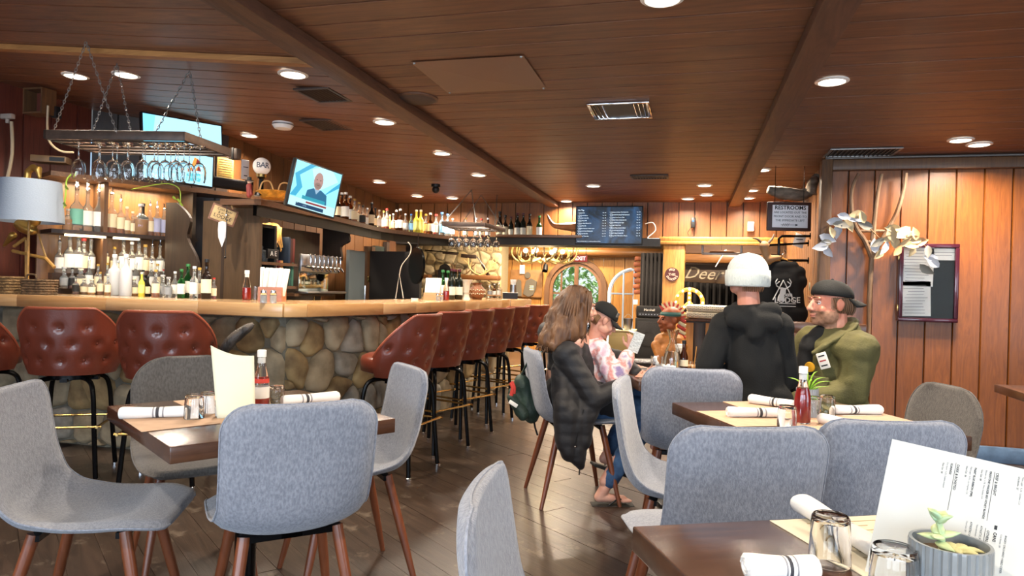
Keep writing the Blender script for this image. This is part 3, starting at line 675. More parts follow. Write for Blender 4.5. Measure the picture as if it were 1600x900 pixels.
for (x, y, rz, lb) in [(-1.86, 4.22, 84, 'brown tufted bar stool nearest the camera along the straight bar, seat swung toward the stone'),
    (-1.86, 4.84, 70, 'brown tufted bar stool, second from the corner along the straight bar'), (-1.84, 5.40, 68, 'brown tufted bar stool, third from the corner along the straight bar'),
    (-1.83, 6.05, 70, 'brown tufted bar stool, fourth from the corner along the straight bar'), (-1.82, 6.62, 68, 'brown tufted bar stool, fifth from the corner along the straight bar'),
    (-1.78, 7.38, 60, 'brown tufted bar stool, farthest along the straight bar by the woman'),
    (-3.70, 3.42, 30, 'brown tufted bar stool at the left bar, its back clear left of the dining table'), (-3.06, 3.50, 26, 'brown tufted bar stool at the left bar behind the dining table menu'),
    (-4.33, 3.30, 8, 'brown tufted bar stool at the left bar cut off by the left edge')]:
    o = st if n == 0 else copyt(st); n += 1
    at(o, (x, y, 0), radians(rz), lb, 'brown tufted bar stools')
# ================================================================ DINING CHAIRS
def make_chair(fab, top=.08):
    t = thing('dining_chair', '', 'chair')
    C = spline([(.245, .446), (.16, .456), (.05, .449), (-.06, .444), (-.15, .452), (-.205, .50), (-.228, .58), (-.245, .69), (-.258, .77), (-.266, .835)], 6)
    C = [V((0, p.x, p.y)) for p in [V((c[0], c[1])) for c in C]] if False else [V((0, c.x, c.y)) for c in spline([(y, z, 0) for y, z in [(.245, .446), (.16, .456), (.05, .449), (-.06, .444), (-.15, .452), (-.205, .50), (-.228, .58), (-.245, .69), (-.258, .77), (-.266, .835)]], 6)]
    S = [0]
    for a, b in zip(C[:-1], C[1:]): S.append(S[-1]+(b-a).length)
    T = S[-1]; m = MB(); NV = 18; rings = []
    for i, c in enumerate(C):
        tg = (C[min(i+1, len(C)-1)]-C[max(i-1, 0)]).normalized(); nrm = V((0, tg.z, -tg.y))    # towards the sitter
        s = S[i]; f = s/T
        W = .215+.008*sin(pi*min(1, f*1.6))+.004*max(0, (f-.6)/.4)
        def inset(e, r): return 0 if e >= r else r-sqrt(max(0, r*r-(r-e)**2))
        W -= inset(T-s, top)+inset(s, .10)*.75
        th = .017 if 0 < i < len(C)-1 else .008
        bend = math.exp(-((f-.52)/.16)**2)
        up, dn = [], []
        for j in range(NV+1):
            q = -1+2*j/NV; x = W*q; lift = (.018+.030*bend)*abs(q)**2.4*(1-(1-min(1, f/.4))**2)
            e = sqrt(max(0, 1-abs(q)**8)); p = c+V((x, 0, 0))+nrm*lift
            up.append(p+nrm*th*e); dn.append(p-nrm*th*e)
        rings.append(up+dn[::-1])
    n = len(rings[0])
    for r in rings: m.v += r
    for i in range(len(rings)-1):
        for k in range(n): m.f.append((i*n+k, i*n+(k+1) % n, (i+1)*n+(k+1) % n, (i+1)*n+k))
    m.f += [tuple(range(n)), tuple((len(rings)-1)*n+k for k in range(n))]; m.mi = [0]*len(m.f)
    sh = m.build('seat_shell', fab, t, ang=1.3)
    # seam piping around the edge
    L = [r[NV] for r in rings]; R = [r[n-1-0] for r in rings]
    P = [(r[NV]+r[NV+1])/2 for r in rings]+[(rings[-1][j]+rings[-1][n-1-j])/2 for j in range(NV-1, 0, -1)]+[(r[0]+r[-1])/2 for r in rings[::-1]]
    MB().tube(P, .0032, 5).build('piping', fab, sh)
    for sx, sy in ((1, 1), (-1, 1), (-1, -1), (1, -1)):
        a = V((sx*.135, sy*.12-.0, .43)); b = V((sx*.2, sy*.215+(-.01 if sy < 0 else 0), 0)); MB().tube([a, a*.5+b*.5, b], [.0185, .0165, .0105], 12).build('leg', M_leg, t)
    m = MB(); m.bb((-.15, -.13, .412), (.15, -.10, .43)); m.bb((-.15, .10, .412), (.15, .13, .43)); m.bb((-.03, -.13, .412), (.03, .13, .43)); m.build('seat_bracket', M_black, t)
    return t
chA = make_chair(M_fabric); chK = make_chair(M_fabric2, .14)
def hd(v): return math.atan2(v[1], v[0])-pi/2
def chair(proto, backc, face, label, used=[]):
    """backc: where the middle of the back's top stands; face: heading of the seat"""
    f = V((face[0], face[1])).normalized(); p = V(backc[:2])+f*.28
    o = proto if proto.name not in used else copyt(proto)
    used.append(proto.name)
    return at(o, (p.x, p.y, 0), hd(f), label, 'grey upholstered dining chairs' if proto == chA else 'dark grey upholstered dining chairs', 1.05)
CHAIRS = [(chA, (-2.10, 1.70), (.90, .43), 'light grey dining chair at the far left edge, seen from the side'),
 (chA, (-1.09, 1.80), (-.68, .73), 'light grey dining chair with its back to the camera in front of the left table'),
 (chA, (-1.17, 2.80), (-.72, -.69), 'light grey dining chair at the right end of the left table near the first stool'),
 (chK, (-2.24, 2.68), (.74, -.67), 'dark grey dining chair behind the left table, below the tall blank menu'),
 (chA, (-.37, 1.2), (.95, .12), 'light grey dining chair cut off at the bottom centre, alone on the open floor'),
 (chA, (-.90, 3.90), (.90, .43), 'light grey dining chair the woman in the black coat sits on'),
 (chA, (-.27, 2.77), (.95, -.02), 'light grey dining chair seen from the side at the left end of the ketchup table'),
 (chA, (.02, 3.3), (-.05, 1), 'light grey dining chair, back to the camera, at the diners\' table'),
 (chA, (.18, 1.94), (-.36, .93), 'light grey dining chair, broad back to the camera, in front of the ketchup bottle'),
 (chA, (.59, 2.20), (-.28, .96), 'light grey dining chair directly behind the tilted drinks menu'),
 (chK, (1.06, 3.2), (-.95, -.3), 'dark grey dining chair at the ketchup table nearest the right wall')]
for c in CHAIRS: chair(*c)
# ================================================================ BACK BAR
BA, BB = V((-4.66, 4.20, 0)), V((-4.22, 5.05, 0)); bu = (BB-BA).normalized(); bn = V((bu.y, -bu.x, 0)); BL = (BB-BA).length
def slab(m, a, b, off, dep, z0, z1):
    """box between plan points a and b, its face at off in front, dep thick behind"""
    u = (b-a).normalized(); n = V((u.y, -u.x, 0)); A = a+n*off; B = b+n*off; C = B-n*dep; E_ = A-n*dep
    return m.add([(p.x, p.y, z) for z in (z0, z1) for p in (A, B, C, E_)], [(3, 2, 1, 0), (4, 5, 6, 7), (0, 1, 5, 4), (1, 2, 6, 5), (2, 3, 7, 6), (3, 0, 4, 7)])
bb_ = thing('back_bar', 'dark wooden back bar shelving crowded with bottles under the left screens', 'shelving', tuple(BA))
e0 = BA+bu*.0; e1 = BB+bu*.06
slab(MB(), e0, e1, 0, .34, 0, .92).build('base_cabinet', M_dark, bb_, smooth=False, world=True)
slab(MB(), e0, e1, -.03, .3, 1.0, 1.02).build('worktop', M_shelf, bb_, smooth=False, world=True)
slab(MB(), BA-bu*.1, e1, -.30, .03, 1.02, 2.0).build('back_panel', wood('backbar_panel', '#8a6038', '#6a4527', 2, 3, .4, .2), bb_, smooth=False, world=True)
slab(MB(), BA-bu*.08, e1, 0, .30, 1.555, 1.585).build('shelf', M_dark, bb_, smooth=False, world=True)
slab(MB(), BA-bu*.1, BB+bu*1.2, .03, .34, 1.985, 2.02).build('top_ledge', M_shelf, bb_, smooth=False, world=True)
for s in (BL+.04,): slab(MB(), BA+bu*(s-.03), BA+bu*s, 0, .3, 1.02, 1.985).build('upright', M_dark, bb_, smooth=False, world=True)
slab(MB(), BA+bu*.28, BA+bu*.31, -.02, .26, 1.02, 1.985).build('upright', M_trimwood, bb_, smooth=False, world=True)
for k, dz in enumerate((1.13, 1.25)): slab(MB(), BA-bu*.02, BB, -.12*(k+1)+.05, .12, 1.02, dz).build('bottle_step', M_shelf, bb_, smooth=False, world=True)
M_led = glow('led_strip', '#ffe3b0', 10)
for s0, s1 in ((.02, .30), (.36, .55)):
    slab(MB(), BA+bu*s0, BA+bu*s1, -.02, .03, 1.538, 1.553).build('light_strip', M_led, bb_, smooth=False, world=True)
def strip_light(c, L, pw, u, col=(1, .78, .5)):
    o = area('strip', c, (0, 0, math.atan2(u.y, u.x)), L, .04, pw, col); return o
strip_light(BA+bu*.45-bn*.05+V((0, 0, 1.53)), .8, 2.2, bu); strip_light(BA+bu*.45-bn*.15+V((0, 0, 1.975)), .8, 14, bu)
# ---------------------------------------------------------------- bottles
def gl(n, c, t=.9): return mat('glass_'+n, c, .04, trans=t, ior=1.4)
def lq(n, c): return mat('liquid_'+n, c, .08, trans=.35, ior=1.33)
def bottle(name, H, R, nr, sh, g, liquid=None, label=None, cap=M_blackp, lab=(.15, .5), fill=.5, pour=False, n=14):
    """lathe-turned bottle: H height, R radius, nr neck radius, sh shoulder height fraction"""
    t = thing(name, '', 'bottle'); zs = H*sh
    pr = [(.001, 0), (R*.9, 0), (R, H*.02), (R, zs), (R*.86, zs+H*.06), (R*.5, zs+H*.12), (nr, zs+H*.18), (nr, H*.95), (nr*1.15, H*.96), (nr*1.1, H)]
    MB().lathe(pr, n).build('glass_body', g, t, ang=1)
    if liquid: MB().lathe([(.001, .004), (R*.9, .004), (R*.9, min(zs, H*fill)), (.001, min(zs, H*fill)+.001)], n, cap=False).build('liquid', liquid, t, ang=.6)
    if label: MB().lathe([(R*1.012, H*lab[0]), (R*1.02, H*lab[0]), (R*1.02, H*lab[1]), (R*1.012, H*lab[1])], n, cap=False).build('paper_label', label, t, ang=.6)
    if pour:
        o = MB().lathe([(nr*1.1, H), (nr*1.2, H+.012), (.007, H+.02), (.004, H+.06), (.001, H+.06)], 10).tube([(0, 0, H+.02), (.006, 0, H+.065)], .004, 6).build('pour_spout', M_chrome, t)
    else: MB().lathe([(nr*1.25, H*.93), (nr*1.25, H*1.005), (nr*.9, H*1.01), (.001, H*1.01)], 12, cap=False).build('cap', cap, t)
    return t
def pm(n, c): return mat('print_'+n, c, .6)
def capm(n, c): return mat('cap_'+n, c, .4)
BT = {
 'clear': bottle('liquor_bottle', .29, .037, .013, .55, gl('clear', '#eef4f4'), None, pm('white', '#e8e6df'), capm('white', '#dddddd')),
 'blue': bottle('liquor_bottle', .29, .037, .013, .55, gl('paleblue', '#b9dcec'), None, pm('sky', '#7fb4d8'), capm('blue', '#3d6fb4')),
 'amber': bottle('liquor_bottle', .28, .037, .013, .52, gl('clear', ''), lq('amber', '#d9780f'), pm('cream', '#e4d6b2'), capm('gold', '#b18d3b')),
 'whisky': bottle('liquor_bottle', .26, .042, .013, .5, gl('clear', ''), lq('whisky', '#8a3608'), pm('black', '#222222'), M_blackp),
 'gold': bottle('liquor_bottle', .27, .036, .013, .5, gl('clear', ''), lq('gold', '#f2a020'), pm('cream', ''), capm('cream', '#e8dcc0')),
 'dark': bottle('liquor_bottle', .30, .036, .014, .55, mat('dark_glass', '#1b130e', .08), None, pm('cream', ''), M_blackp),
 'green': bottle('liquor_bottle', .29, .036, .014, .55, gl('green', '#2f7a3c'), None, pm('white', ''), capm('green', '#2c6d38')),
 'red': bottle('liquor_bottle', .28, .035, .014, .55, gl('clear', ''), lq('red', '#b3261e'), pm('cream', ''), capm('red', '#c0342c')),
 'yellow': bottle('liquor_bottle', .29, .035, .013, .55, mat('lemon_bottle', '#d9c648', .3), None, pm('lemon', '#e9e07c'), capm('cream', '')),
 'whitelab': bottle('liquor_bottle', .29, .037, .014, .55, gl('brown', '#6b3a18'), None, pm('white', ''), capm('white', '')),
 'frost': bottle('liquor_bottle', .31, .043, .014, .58, mat('frosted_glass', '#dfe3e6', .45, trans=.4), None, None, capm('white', '')),
 'pour': bottle('liquor_bottle', .30, .038, .013, .52, gl('clear', ''), None, pm('white', ''), None, pour=True),
 'pamber': bottle('liquor_bottle', .30, .038, .013, .52, gl('clear', ''), lq('amber', ''), pm('cream', ''), None, pour=True, fill=.48),
 'tealp': bottle('liquor_bottle', .31, .042, .013, .52, gl('clear', ''), None, pm('teal', '#6fae9d'), None, pour=True),
 'lilac': bottle('liquor_bottle', .27, .038, .013, .6, gl('clear', ''), lq('amber', ''), pm('lilac', '#a9aac6'), None, pour=True, lab=(.15, .62)),
 'square': bottle('liquor_bottle', .21, .048, .015, .55, gl('clear', ''), lq('gold', ''), None, capm('silver', '#b9b9b9')),
 'jar': bottle('mixer_bottle', .12, .026, .012, .6, gl('clear', ''), lq('gold', ''), pm('cream', ''), capm('cream', '')),
 'small': bottle('mixer_bottle', .15, .026, .012, .5, gl('clear', ''), None, pm('grey', '#8d9194'), capm('silver', '')),
 'wine': bottle('wine_bottle', .31, .037, .014, .6, mat('wine_glass_dark', '#10160f', .08), None, pm('ivory', '#d9d4c4'), capm('wine', '#4a1420'), lab=(.15, .42)),
}
DESC = {'clear': 'clear bottle with white label', 'blue': 'pale blue glass bottle with blue cap', 'amber': 'amber spirit bottle with cream label', 'whisky': 'dark amber spirit bottle with black label',
 'gold': 'golden spirit bottle with cream cap', 'dark': 'nearly black bottle with cream label', 'green': 'green glass bottle', 'red': 'red-capped bottle of red liquor', 'yellow': 'lemon yellow bottle', 'whitelab': 'brown bottle with big white label',
 'frost': 'frosted white bottle', 'pour': 'clear bottle with pour spout', 'pamber': 'amber-filled bottle with pour spout', 'tealp': 'clear bottle with teal label and spout', 'lilac': 'bottle with tall lilac label and spout',
 'square': 'squat round bottle of golden spirit', 'jar': 'small jar of golden mixer', 'small': 'small grey-labelled mixer bottle', 'wine': 'dark wine bottle'}
_bu = set()
def put_bottle(kind, loc, rz, label, group, s=1.0):
    p = BT[kind]; o = p if kind not in _bu else copyt(p); _bu.add(kind)
    return at(o, loc, rz, label, group, s)
def onface(px, off):
    """plan point on a line parallel to the back bar face, seen at picture column px"""
    r = ray(px, 430); A = BA+bn*off; den = r.x*bu.y-r.y*bu.x; t = (A.x*bu.y-A.y*bu.x)/den; return V((r.x*t, r.y*t, 0)), t
def row(items, off, z, where, group, kind_h=None):
    for k, it in enumerate(items):
        px, kd = it[0], it[1]; p, t = onface(px, off); s = 1.0
        if len(it) > 2: s = it[2]
        put_bottle(kd, (p.x, p.y, z), random.random()*6, '%s, %s from left %s' % (DESC[kd], ORD[k], where), group, s)
row([(104, 'square', .8), (117, 'tealp', 1.12), (134, 'pour', 1.1), (152, 'pour', 1.1), (172, 'pamber', 1.05), (186, 'pamber', .9), (196, 'gold', .85), (205, 'gold', .72), (218, 'square', 1.25), (232, 'pamber', .85), (221, 'dark', .9), (243, 'lilac', .9), (254, 'lilac', .86), (264, 'lilac', .9), (275, 'lilac', .88), (284, 'lilac', .84)], -.13, 1.586, 'on the lit upper shelf', 'bottles on the lit upper back-bar shelf')
row([(92, 'pour', .8), (108, 'pour', 1.0), (122, 'pour', 1.0), (130, 'red', 1.0), (141, 'pour', .9), (162, 'red', 1.02), (178, 'amber', .8), (192, 'pour', 1.0), (205, 'clear', .95), (216, 'pour', 1.0), (226, 'amber', .92), (237, 'pour', .82), (249, 'pour', .86), (260, 'pour', .8), (271, 'blue', .86), (283, 'pour', .8)], -.14, 1.251, 'in back bar\'s rear row', 'bottles in the rear row of the back bar')
row([(100, 'small', 1.1), (113, 'whisky', .62), (126, 'jar', 1.3), (139, 'pour', .72), (153, 'amber', .7), (168, 'amber', .74), (184, 'clear', .8), (200, 'pour', .8), (212, 'clear', .76), (224, 'whisky', .62), (236, 'pour', .72), (246, 'amber', .78), (256, 'red', .62), (267, 'pour', .7), (278, 'clear', .72), (288, 'blue', .7)], -.02, 1.131, 'in back bar\'s middle row', 'bottles in the middle row of the back bar')
# front row on the bar counter's back edge
FR = [(118, 'whisky', .55), (131, 'jar', 1), (143, 'jar', 1.0), (156, 'amber', .62), (168, 'gold', .6), (178, 'frost', 1.0), (196, 'frost', 1.0), (209, 'jar', 1.1), (221, 'yellow', .62), (231, 'dark', .5), (243, 'amber', .72), (254, 'small', 1.1), (263, 'small', 1), (273, 'clear', .66), (283, 'green', .72), (293, 'green', .86), (303, 'clear', .8), (311, 'amber', .8), (322, 'dark', .95), (334, 'red', .55)]
for k, (px, kd, s) in enumerate(FR):
    p = Yp(px, 456, 4.28 if k % 2 else 4.20); put_bottle(kd, (p.x, p.y, ZT), random.random()*6, '%s, %s from left on left counter edge' % (DESC[kd], ORD[k]), 'bottles standing on the left bar counter', s)
# ---------------------------------------------------------------- cabinet panel, black curved brackets, open shelves, taps
pl = D(300, 305, 5.75); pr_ = D(407, 312, 5.55)
pnl = thing('cabinet_panel', 'tall brown side panel of the cabinet that carries the hanging lodge sign', 'cabinet', (pl.x, pl.y, 0))
a = V((pl.x, pl.y, 0)); b = V((pr_.x, pr_.y, 0)); pu = (b-a).normalized(); pn = V((pu.y, -pu.x, 0))
slab(MB(), a+pu*.12, b, 0, .035, 0, 1.885).build('panel', wood('side_panel', '#5c4630', '#463422', 2, 3, .5, .1), pnl, smooth=False, world=True)
slab(MB(), a+pu*.12, b, .005, .03, 0, .02).build('plinth', M_dark, pnl, smooth=False, world=True)
m = MB(); prof = spline([(.0, 0), (.0, .45), (-.02, .75), (-.13, .95), (-.11, 1.12), (-.25, 1.25)], 5); poly = [(p.x, p.y) for p in prof]+[(-.36, 1.25), (-.36, 0)]
MP = Matrix(((pu.x, 0, pn.x), (pu.y, 0, pn.y), (0, 1, 0))); q = a+pu*.12+V((0, 0, .62)); m.prism([(-x-.36+.36 if False else x, y) for x, y in poly], .03, MP, q); m.build('curved_bracket', M_dark, pnl, smooth=False, world=True)
# shelves to the right of the panel
sb = b; se_ = D(545, 400, 6.9); se_ = V((se_.x, se_.y, 0)); su = (se_-sb).normalized(); sn = V((su.y, -su.x, 0)); SL = (se_-sb).length
osh = thing('open_shelving', 'dark open shelving with books and decanters beside the beer taps', 'shelving', (sb.x, sb.y, 0))
slab(MB(), sb, se_, -.34, .03, 0, 1.73).build('back_panel', M_dark, osh, smooth=False, world=True)
slab(MB(), sb+su*.01, sb+su*.62, -.02, .3, 1.365, 1.39).build('shelf', M_shelf, osh, smooth=False, world=True)
slab(MB(), sb+su*.01, sb+su*.62, -.05, .28, 1.165, 1.19).build('shelf', M_shelf, osh, smooth=False, world=True)
slab(MB(), sb+su*.5, sb+su*1.15, .0, .3, 1.10, 1.125).build('shelf', M_shelf, osh, smooth=False, world=True)
slab(MB(), sb+su*.24, sb+su*.27, -.03, .3, 1.19, 1.70).build('upright', M_blackp, osh, smooth=False, world=True)
slab(MB(), sb, se_, 0, .33, 0, .98).build('base_cabinet', M_dark, osh, smooth=False, world=True)
slab(MB(), sb+su*.02, sb+su*.62, -.03, .03, 1.80, 1.815).build('light_strip', M_led, osh, smooth=False, world=True)
slab(MB(), sb+su*.005, sb+su*.25, -.04, .26, 1.675, 1.70).build('shelf', M_blackp, osh, smooth=False, world=True)
strip_light(sb+su*.33-sn*.12+V((0, 0, 1.79)), .5, 6, su)
def sp(s, off, z): v = sb+su*s+sn*off; return (v.x, v.y, z)
for k, (s, w_, h, c, lb) in enumerate([(.30, .022, .20, '#c9cdd6', 'pale spined book'), (.325, .028, .22, '#5a1d22', 'dark red book'), (.358, .022, .22, '#8c3a34', 'brick red book'), (.385, .035, .22, '#b07e3e', 'tan book'), (.47, .03, .19, '#20312e', 'black-green book'), (.505, .03, .20, '#2c4a42', 'dark green book'), (.545, .03, .21, '#3c6a58', 'green book')]):
    t = thing('book', lb+' on the lower shelf by the beer taps, %s from the left' % ORD[k], 'book', sp(s, -.06, 1.191), math.atan2(su.y, su.x), 'books on the lower shelf')
    MB().rbox((0, .06, h/2), (w_, .13, h), .003).build('cover', mat('book_cover_%d' % k, c, .6), t); MB().box((0, .066, h/2+.001), (w_-.006, .124, h-.004)).build('pages', M_cream, t, smooth=False)
for k, (s, w_, h, c, lb) in enumerate([(.49, .025, .23, '#26384e', 'navy book'), (.52, .028, .22, '#4a2620', 'dark brown book'), (.555, .03, .22, '#6b2f27', 'maroon book')]):
    t = thing('book', lb+' on the upper shelf by the beer taps', 'book', sp(s, -.06, 1.391), math.atan2(su.y, su.x)-.1, 'books on the upper shelf')
    MB().rbox((0, .06, h/2), (w_, .13, h), .003).build('cover', mat('book_cover_u%d' % k, c, .6), t); MB().box((0, .066, h/2+.001), (w_-.006, .124, h-.004)).build('pages', M_cream, t, smooth=False)
t = thing('decanter', 'cut glass decanter with round stopper on the shelf beside the brown panel', 'decanter', sp(.08, -.12, 1.391)); MB().lathe([(.001, 0), (.05, 0), (.055, .02), (.05, .09), (.02, .13), (.017, .16), (.024, .17)], 10).build('glass_body', M_glassf, t, ang=.3); MB().ball((0, 0, .195), .026, 8).build('stopper', M_glassf, t)
t = thing('decanter', 'shorter square glass decanter beside the cut glass one on the shelf', 'decanter', sp(.18, -.12, 1.391)); MB().rbox((0, 0, .05), (.09, .09, .1), .01).build('glass_body', M_glassf, t); MB().ball((0, 0, .12), .02, 8).build('stopper', M_glassf, t)
put_bottle('small', sp(.34, -.1, 1.391), 0, 'small bottle with pale blue label standing alone beside the decanters', 'bottles by the taps', 1.25)
t = thing('straw_hat', 'woven straw hat with long strands under the lit ledge', 'hat', sp(.42, -.25, 1.62)); m = MB(); m.lathe([(.15, 0), (.1, .02), (.085, .09), (.001, .11)], 18, cap=False, M=Matrix.Rotation(1.1, 3, 'X')); m.build('crown', mat('straw', '#b58a4c', .8, bump=.6, bscale=120, var=.2), t)
random.seed(5); m = MB()
for k in range(26): x = random.uniform(-.16, .16); m.tube(spline([(x, 0, .08), (x+random.uniform(-.03, .03), -.04, .02), (x*1.3, -.05, -.08-.06*random.random())], 3), .004, 4)
m.build('strand', mat('straw', ''), t)['kind'] = 'stuff'
t = thing('letter_block', 'small dark block with the white letters A E beside the decanters', 'sign', sp(.215, -.02, 1.46), math.atan2(su.y, su.x)); MB().rbox((0, .01, 0), (.15, .02, .08), .004).build('block', M_blackp, t); text('A E', .06, M_white, t, frameM((0, -.002, 0), (1, 0, 0), (0, 0, 1)), 'lettering')
for k, (s, wd, c, z) in enumerate([(.0+.42, .09, '#23302d', 1.0)]):
    t = thing('black_canister', 'black canister with a white mark below the books', 'canister', sp(.16, -.06, 1.02)); MB().lathe([(.001, 0), (.05, 0), (.05, .13), (.001, .13)], 18).build('body', M_blackp, t, ang=.5); MB().lathe([(.0505, .04), (.0505, .07)], 18, cap=False).build('band', mat('grey_band', '#6d7272', .5), t)
t = thing('folder', 'grey folder standing upright below the books', 'folder', sp(.33, -.05, 1.02), math.atan2(su.y, su.x)); MB().rbox((0, .05, .065), (.02, .12, .13), .002).build('cover', mat('grey_folder', '#8b8f90', .6), t); MB().rbox((.014, .05, .06), (.006, .11, .12), .001).build('sheet', M_paper, t)
t = thing('photo_frame', 'small gold edged photo frame standing behind the bar', 'picture frame', sp(.92, -.04, 1.02), math.atan2(su.y, su.x)); MB().rbox((0, 0, .045), (.12, .015, .09), .003).build('frame', M_brass, t); MB().box((0, -.009, .045), (.095, .004, .065)).build('photo', M_blackp, t, smooth=False)
# beer tap tower
tp = thing('beer_tap_tower', 'steel beer tap tower with eight black-handled taps and a splash mirror', 'beer taps', sp(.60, .02, 0), math.atan2(su.y, su.x))
MB().rbox((.28, .02, 1.40), (.62, .03, .16), .006).build('tap_plate', M_steel, tp); MB().rbox((.24, .05, 1.235), (.48, .01, .22), .003).build('splash_mirror', mat('mirror_steel', '#c8d6d2', .08, 1), tp); MB().rbox((.3, 0, 1.135), (.66, .14, .02), .004).build('drip_tray', M_steel, tp)
for k in range(8):
    x = .03+k*.072; tt = MB().tube([(x, .0, 1.37), (x, -.06, 1.365), (x+.004, -.085, 1.33)], [.012, .012, .008], 8).build('tap', M_chrome, tp); MB().tube([(x, -.05, 1.38), (x, -.055, 1.43), (x, -.05, 1.47)], [.006, .011, .008], 8).ball((x, -.05, 1.475), .012, 8).build('handle', M_chrome, tt)
# doors and mirror behind the bar, on the wall that runs back
def onwall(px, py, x): return Xp(px, py, x)
WX = -3.78
def wp(x0, x1, y0, y1, name, m, parent, th=.04, x=WX):
    A = Xp(x0, 440, x); B = Xp(x1, 440, x); z1 = (Xp(x0, y0, x).z+Xp(x1, y0, x).z)/2; z0 = 0 if y1 is None else Xp(x0, y1, x).z
    return MB().bb((x-th, A.y, z0), (x, B.y, z1)).build(name, m, parent, smooth=False)
t = struct(thing('door_2', None, None)); wp(545, 573, 392, None, 'door_panel', mat('grey_door', '#7f8a8c', .5), t)
A = Xp(572, 440, WX); o = MB().tube([(WX+.05, A.y-.12, 1.0), (WX+.05, A.y-.12, 1.2)], .01, 8).build('door_handle', M_chrome, t)
t = struct(thing('door_3', None, None)); wp(573, 578, 385, None, 'door_frame', M_trimwood, t, .05, WX+.03); wp(580, 585, 385, None, 'door_frame', M_trimwood, t, .05, WX+.03); wp(585, 603, 385, None, 'door_panel', mat('green_door', '#232b26', .5), t)
A = Xp(575.5, 440, WX+.04); MB().rbox((WX+.045, A.y, 1.28), (.01, .05, .07), .003).build('hinge', M_brass, t)
wp(603, 607, 378, None, 'door_frame', M_dark, t, .05, WX+.03); wp(607, 633, 378, None, 'door_panel', wood('redbrown_door', '#4a2c1c', '#33200f', 2, 3, .4, .2), t, .04, WX)
A = Xp(612, 440, WX+.03); MB().tube([(WX+.05, A.y, 1.18), (WX+.07, A.y, 1.25), (WX+.05, A.y, 1.32)], .01, 8).build('door_handle', M_chrome, t)
t = thing('wall_mirror', 'tall narrow oval looking mirror with black rim hanging behind the bar', 'mirror', tuple(D(651, 415, 7.4)), radians(-44))
MB().lathe([(.185, -.012), (.2, -.012), (.2, .012), (.185, .012)], 36, M=Matrix.Rotation(pi/2, 3, 'X')).build('rim', M_black, t); MB().lathe([(.001, 0), (.186, 0), (.186, .006), (.001, .006)], 36, M=Matrix.Rotation(pi/2, 3, 'X')).build('mirror_glass', mat('mirror', '#c3cfc4', .3, .35), t); MB().tube([(0, .01, .2), (0, .01, .34)], .006, 6).build('hanging_rod', M_chrome, t)  # pale reflection put into the colour of the mirror glass
t = thing('drink_gun_hose', 'pale drink dispenser hose and stand rising behind the bar near the doors', 'dispenser', tuple(D(622, 470, 6.6)))
m = MB(); W_ = lambda x, y: D(x, y, 6.6); m.tube([W_(618, 466), W_(624, 428), W_(630, 466)], .007, 8); m.tube(spline([W_(624, 430), W_(628, 414), W_(640, 398), W_(642, 385), W_(637, 378)], 5), .0045, 6); m.build('hose', mat('pale_hose', '#b9ae9e', .4), t, world=True); MB().rbox((0, 0, .0), (.09, .05, .03), .006).build('base', M_white, t)
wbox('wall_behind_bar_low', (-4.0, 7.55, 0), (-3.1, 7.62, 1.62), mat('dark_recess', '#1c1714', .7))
# ---------------------------------------------------------------- curved bottle shelf
fe = [Zp(x, y, 1.87) for x, y in ((408, 311), (520, 337), (560, 347), (600, 356.5), (660, 364), (722, 370.5))]; fe = [V((p.x, p.y, 0)) for p in spline(fe, 3)]
sh = thing('curved_bottle_shelf', 'long curved wooden shelf of bottles running high above the bar to the back', 'shelf')
m = MB(); n = len(fe)
bk = []
for i in range(n):
    d = (fe[min(i+1, n-1)]-fe[max(i-1, 0)]).normalized(); bk.append(fe[i]-V((d.y, -d.x, 0))*.36)
for z in (1.825, 1.87):
    for p in fe+bk: m.v.append(V((p.x, p.y, z)))
for i in range(n-1):
    m.f += [(i, i+1, n+i+1, n+i), (2*n+i, 3*n+i, 3*n+i+1, 2*n+i+1), (i, 2*n+i, 2*n+i+1, i+1), (n+i, n+i+1, 3*n+i+1, 3*n+i)]
m.f += [(0, n, 3*n, 2*n), (n-1, 3*n-1, 4*n-1, 2*n-1)][:1]; m.mi = [0]*len(m.f); m.build('shelf_board', M_shelf, sh, ang=.5)
m = MB()
for z in (1.60, 1.826):
    for p in fe: m.v.append(V((p.x, p.y, z)))
m2 = MB()
fi = [fe[i]*.9+bk[i]*.1 for i in range(n)]
for i in range(n-1): m2.add([(*fi[i].xy, 1.74), (*fi[i+1].xy, 1.74), (*fi[i+1].xy, 1.826), (*fi[i].xy, 1.826), (*(fi[i]*.9+bk[i]*.1).xy, 1.74), (*(fi[i+1]*.9+bk[i+1]*.1).xy, 1.74), (*(fi[i+1]*.9+bk[i+1]*.1).xy, 1.826), (*(fi[i]*.9+bk[i]*.1).xy, 1.826)], [(0, 1, 2, 3), (4, 5, 6, 7), (0, 1, 5, 4)])
m2.build('apron', M_hdr, sh, smooth=False)
for (px, py) in ((415, 345), (545, 395)):   # scrolled brackets under the shelf
    q = Zp(px, py, 1.6); i = min(range(n), key=lambda i: (fe[i]-V((Zp(px, 352, 1.83).x, Zp(px, 352, 1.83).y, 0))).length)
    d = (bk[i]-fe[i]).normalized(); c = fe[i]-d*-.03
    prof = spline([(0, 0), (.06, -.06), (.05, -.16), (.14, -.22), (.13, -.36), (.26, -.44), (.3, -.6)], 4)
    poly = [(p.x, p.y) for p in prof]+[(.34, -.6), (.34, 0)]
    MP = Matrix(((d.x, 0, -d.y), (d.y, 0, d.x), (0, 1, 0))); MB().prism(poly, .05, MP, c+V((0, 0, 1.825))).build('bracket', M_dark, sh, smooth=False)
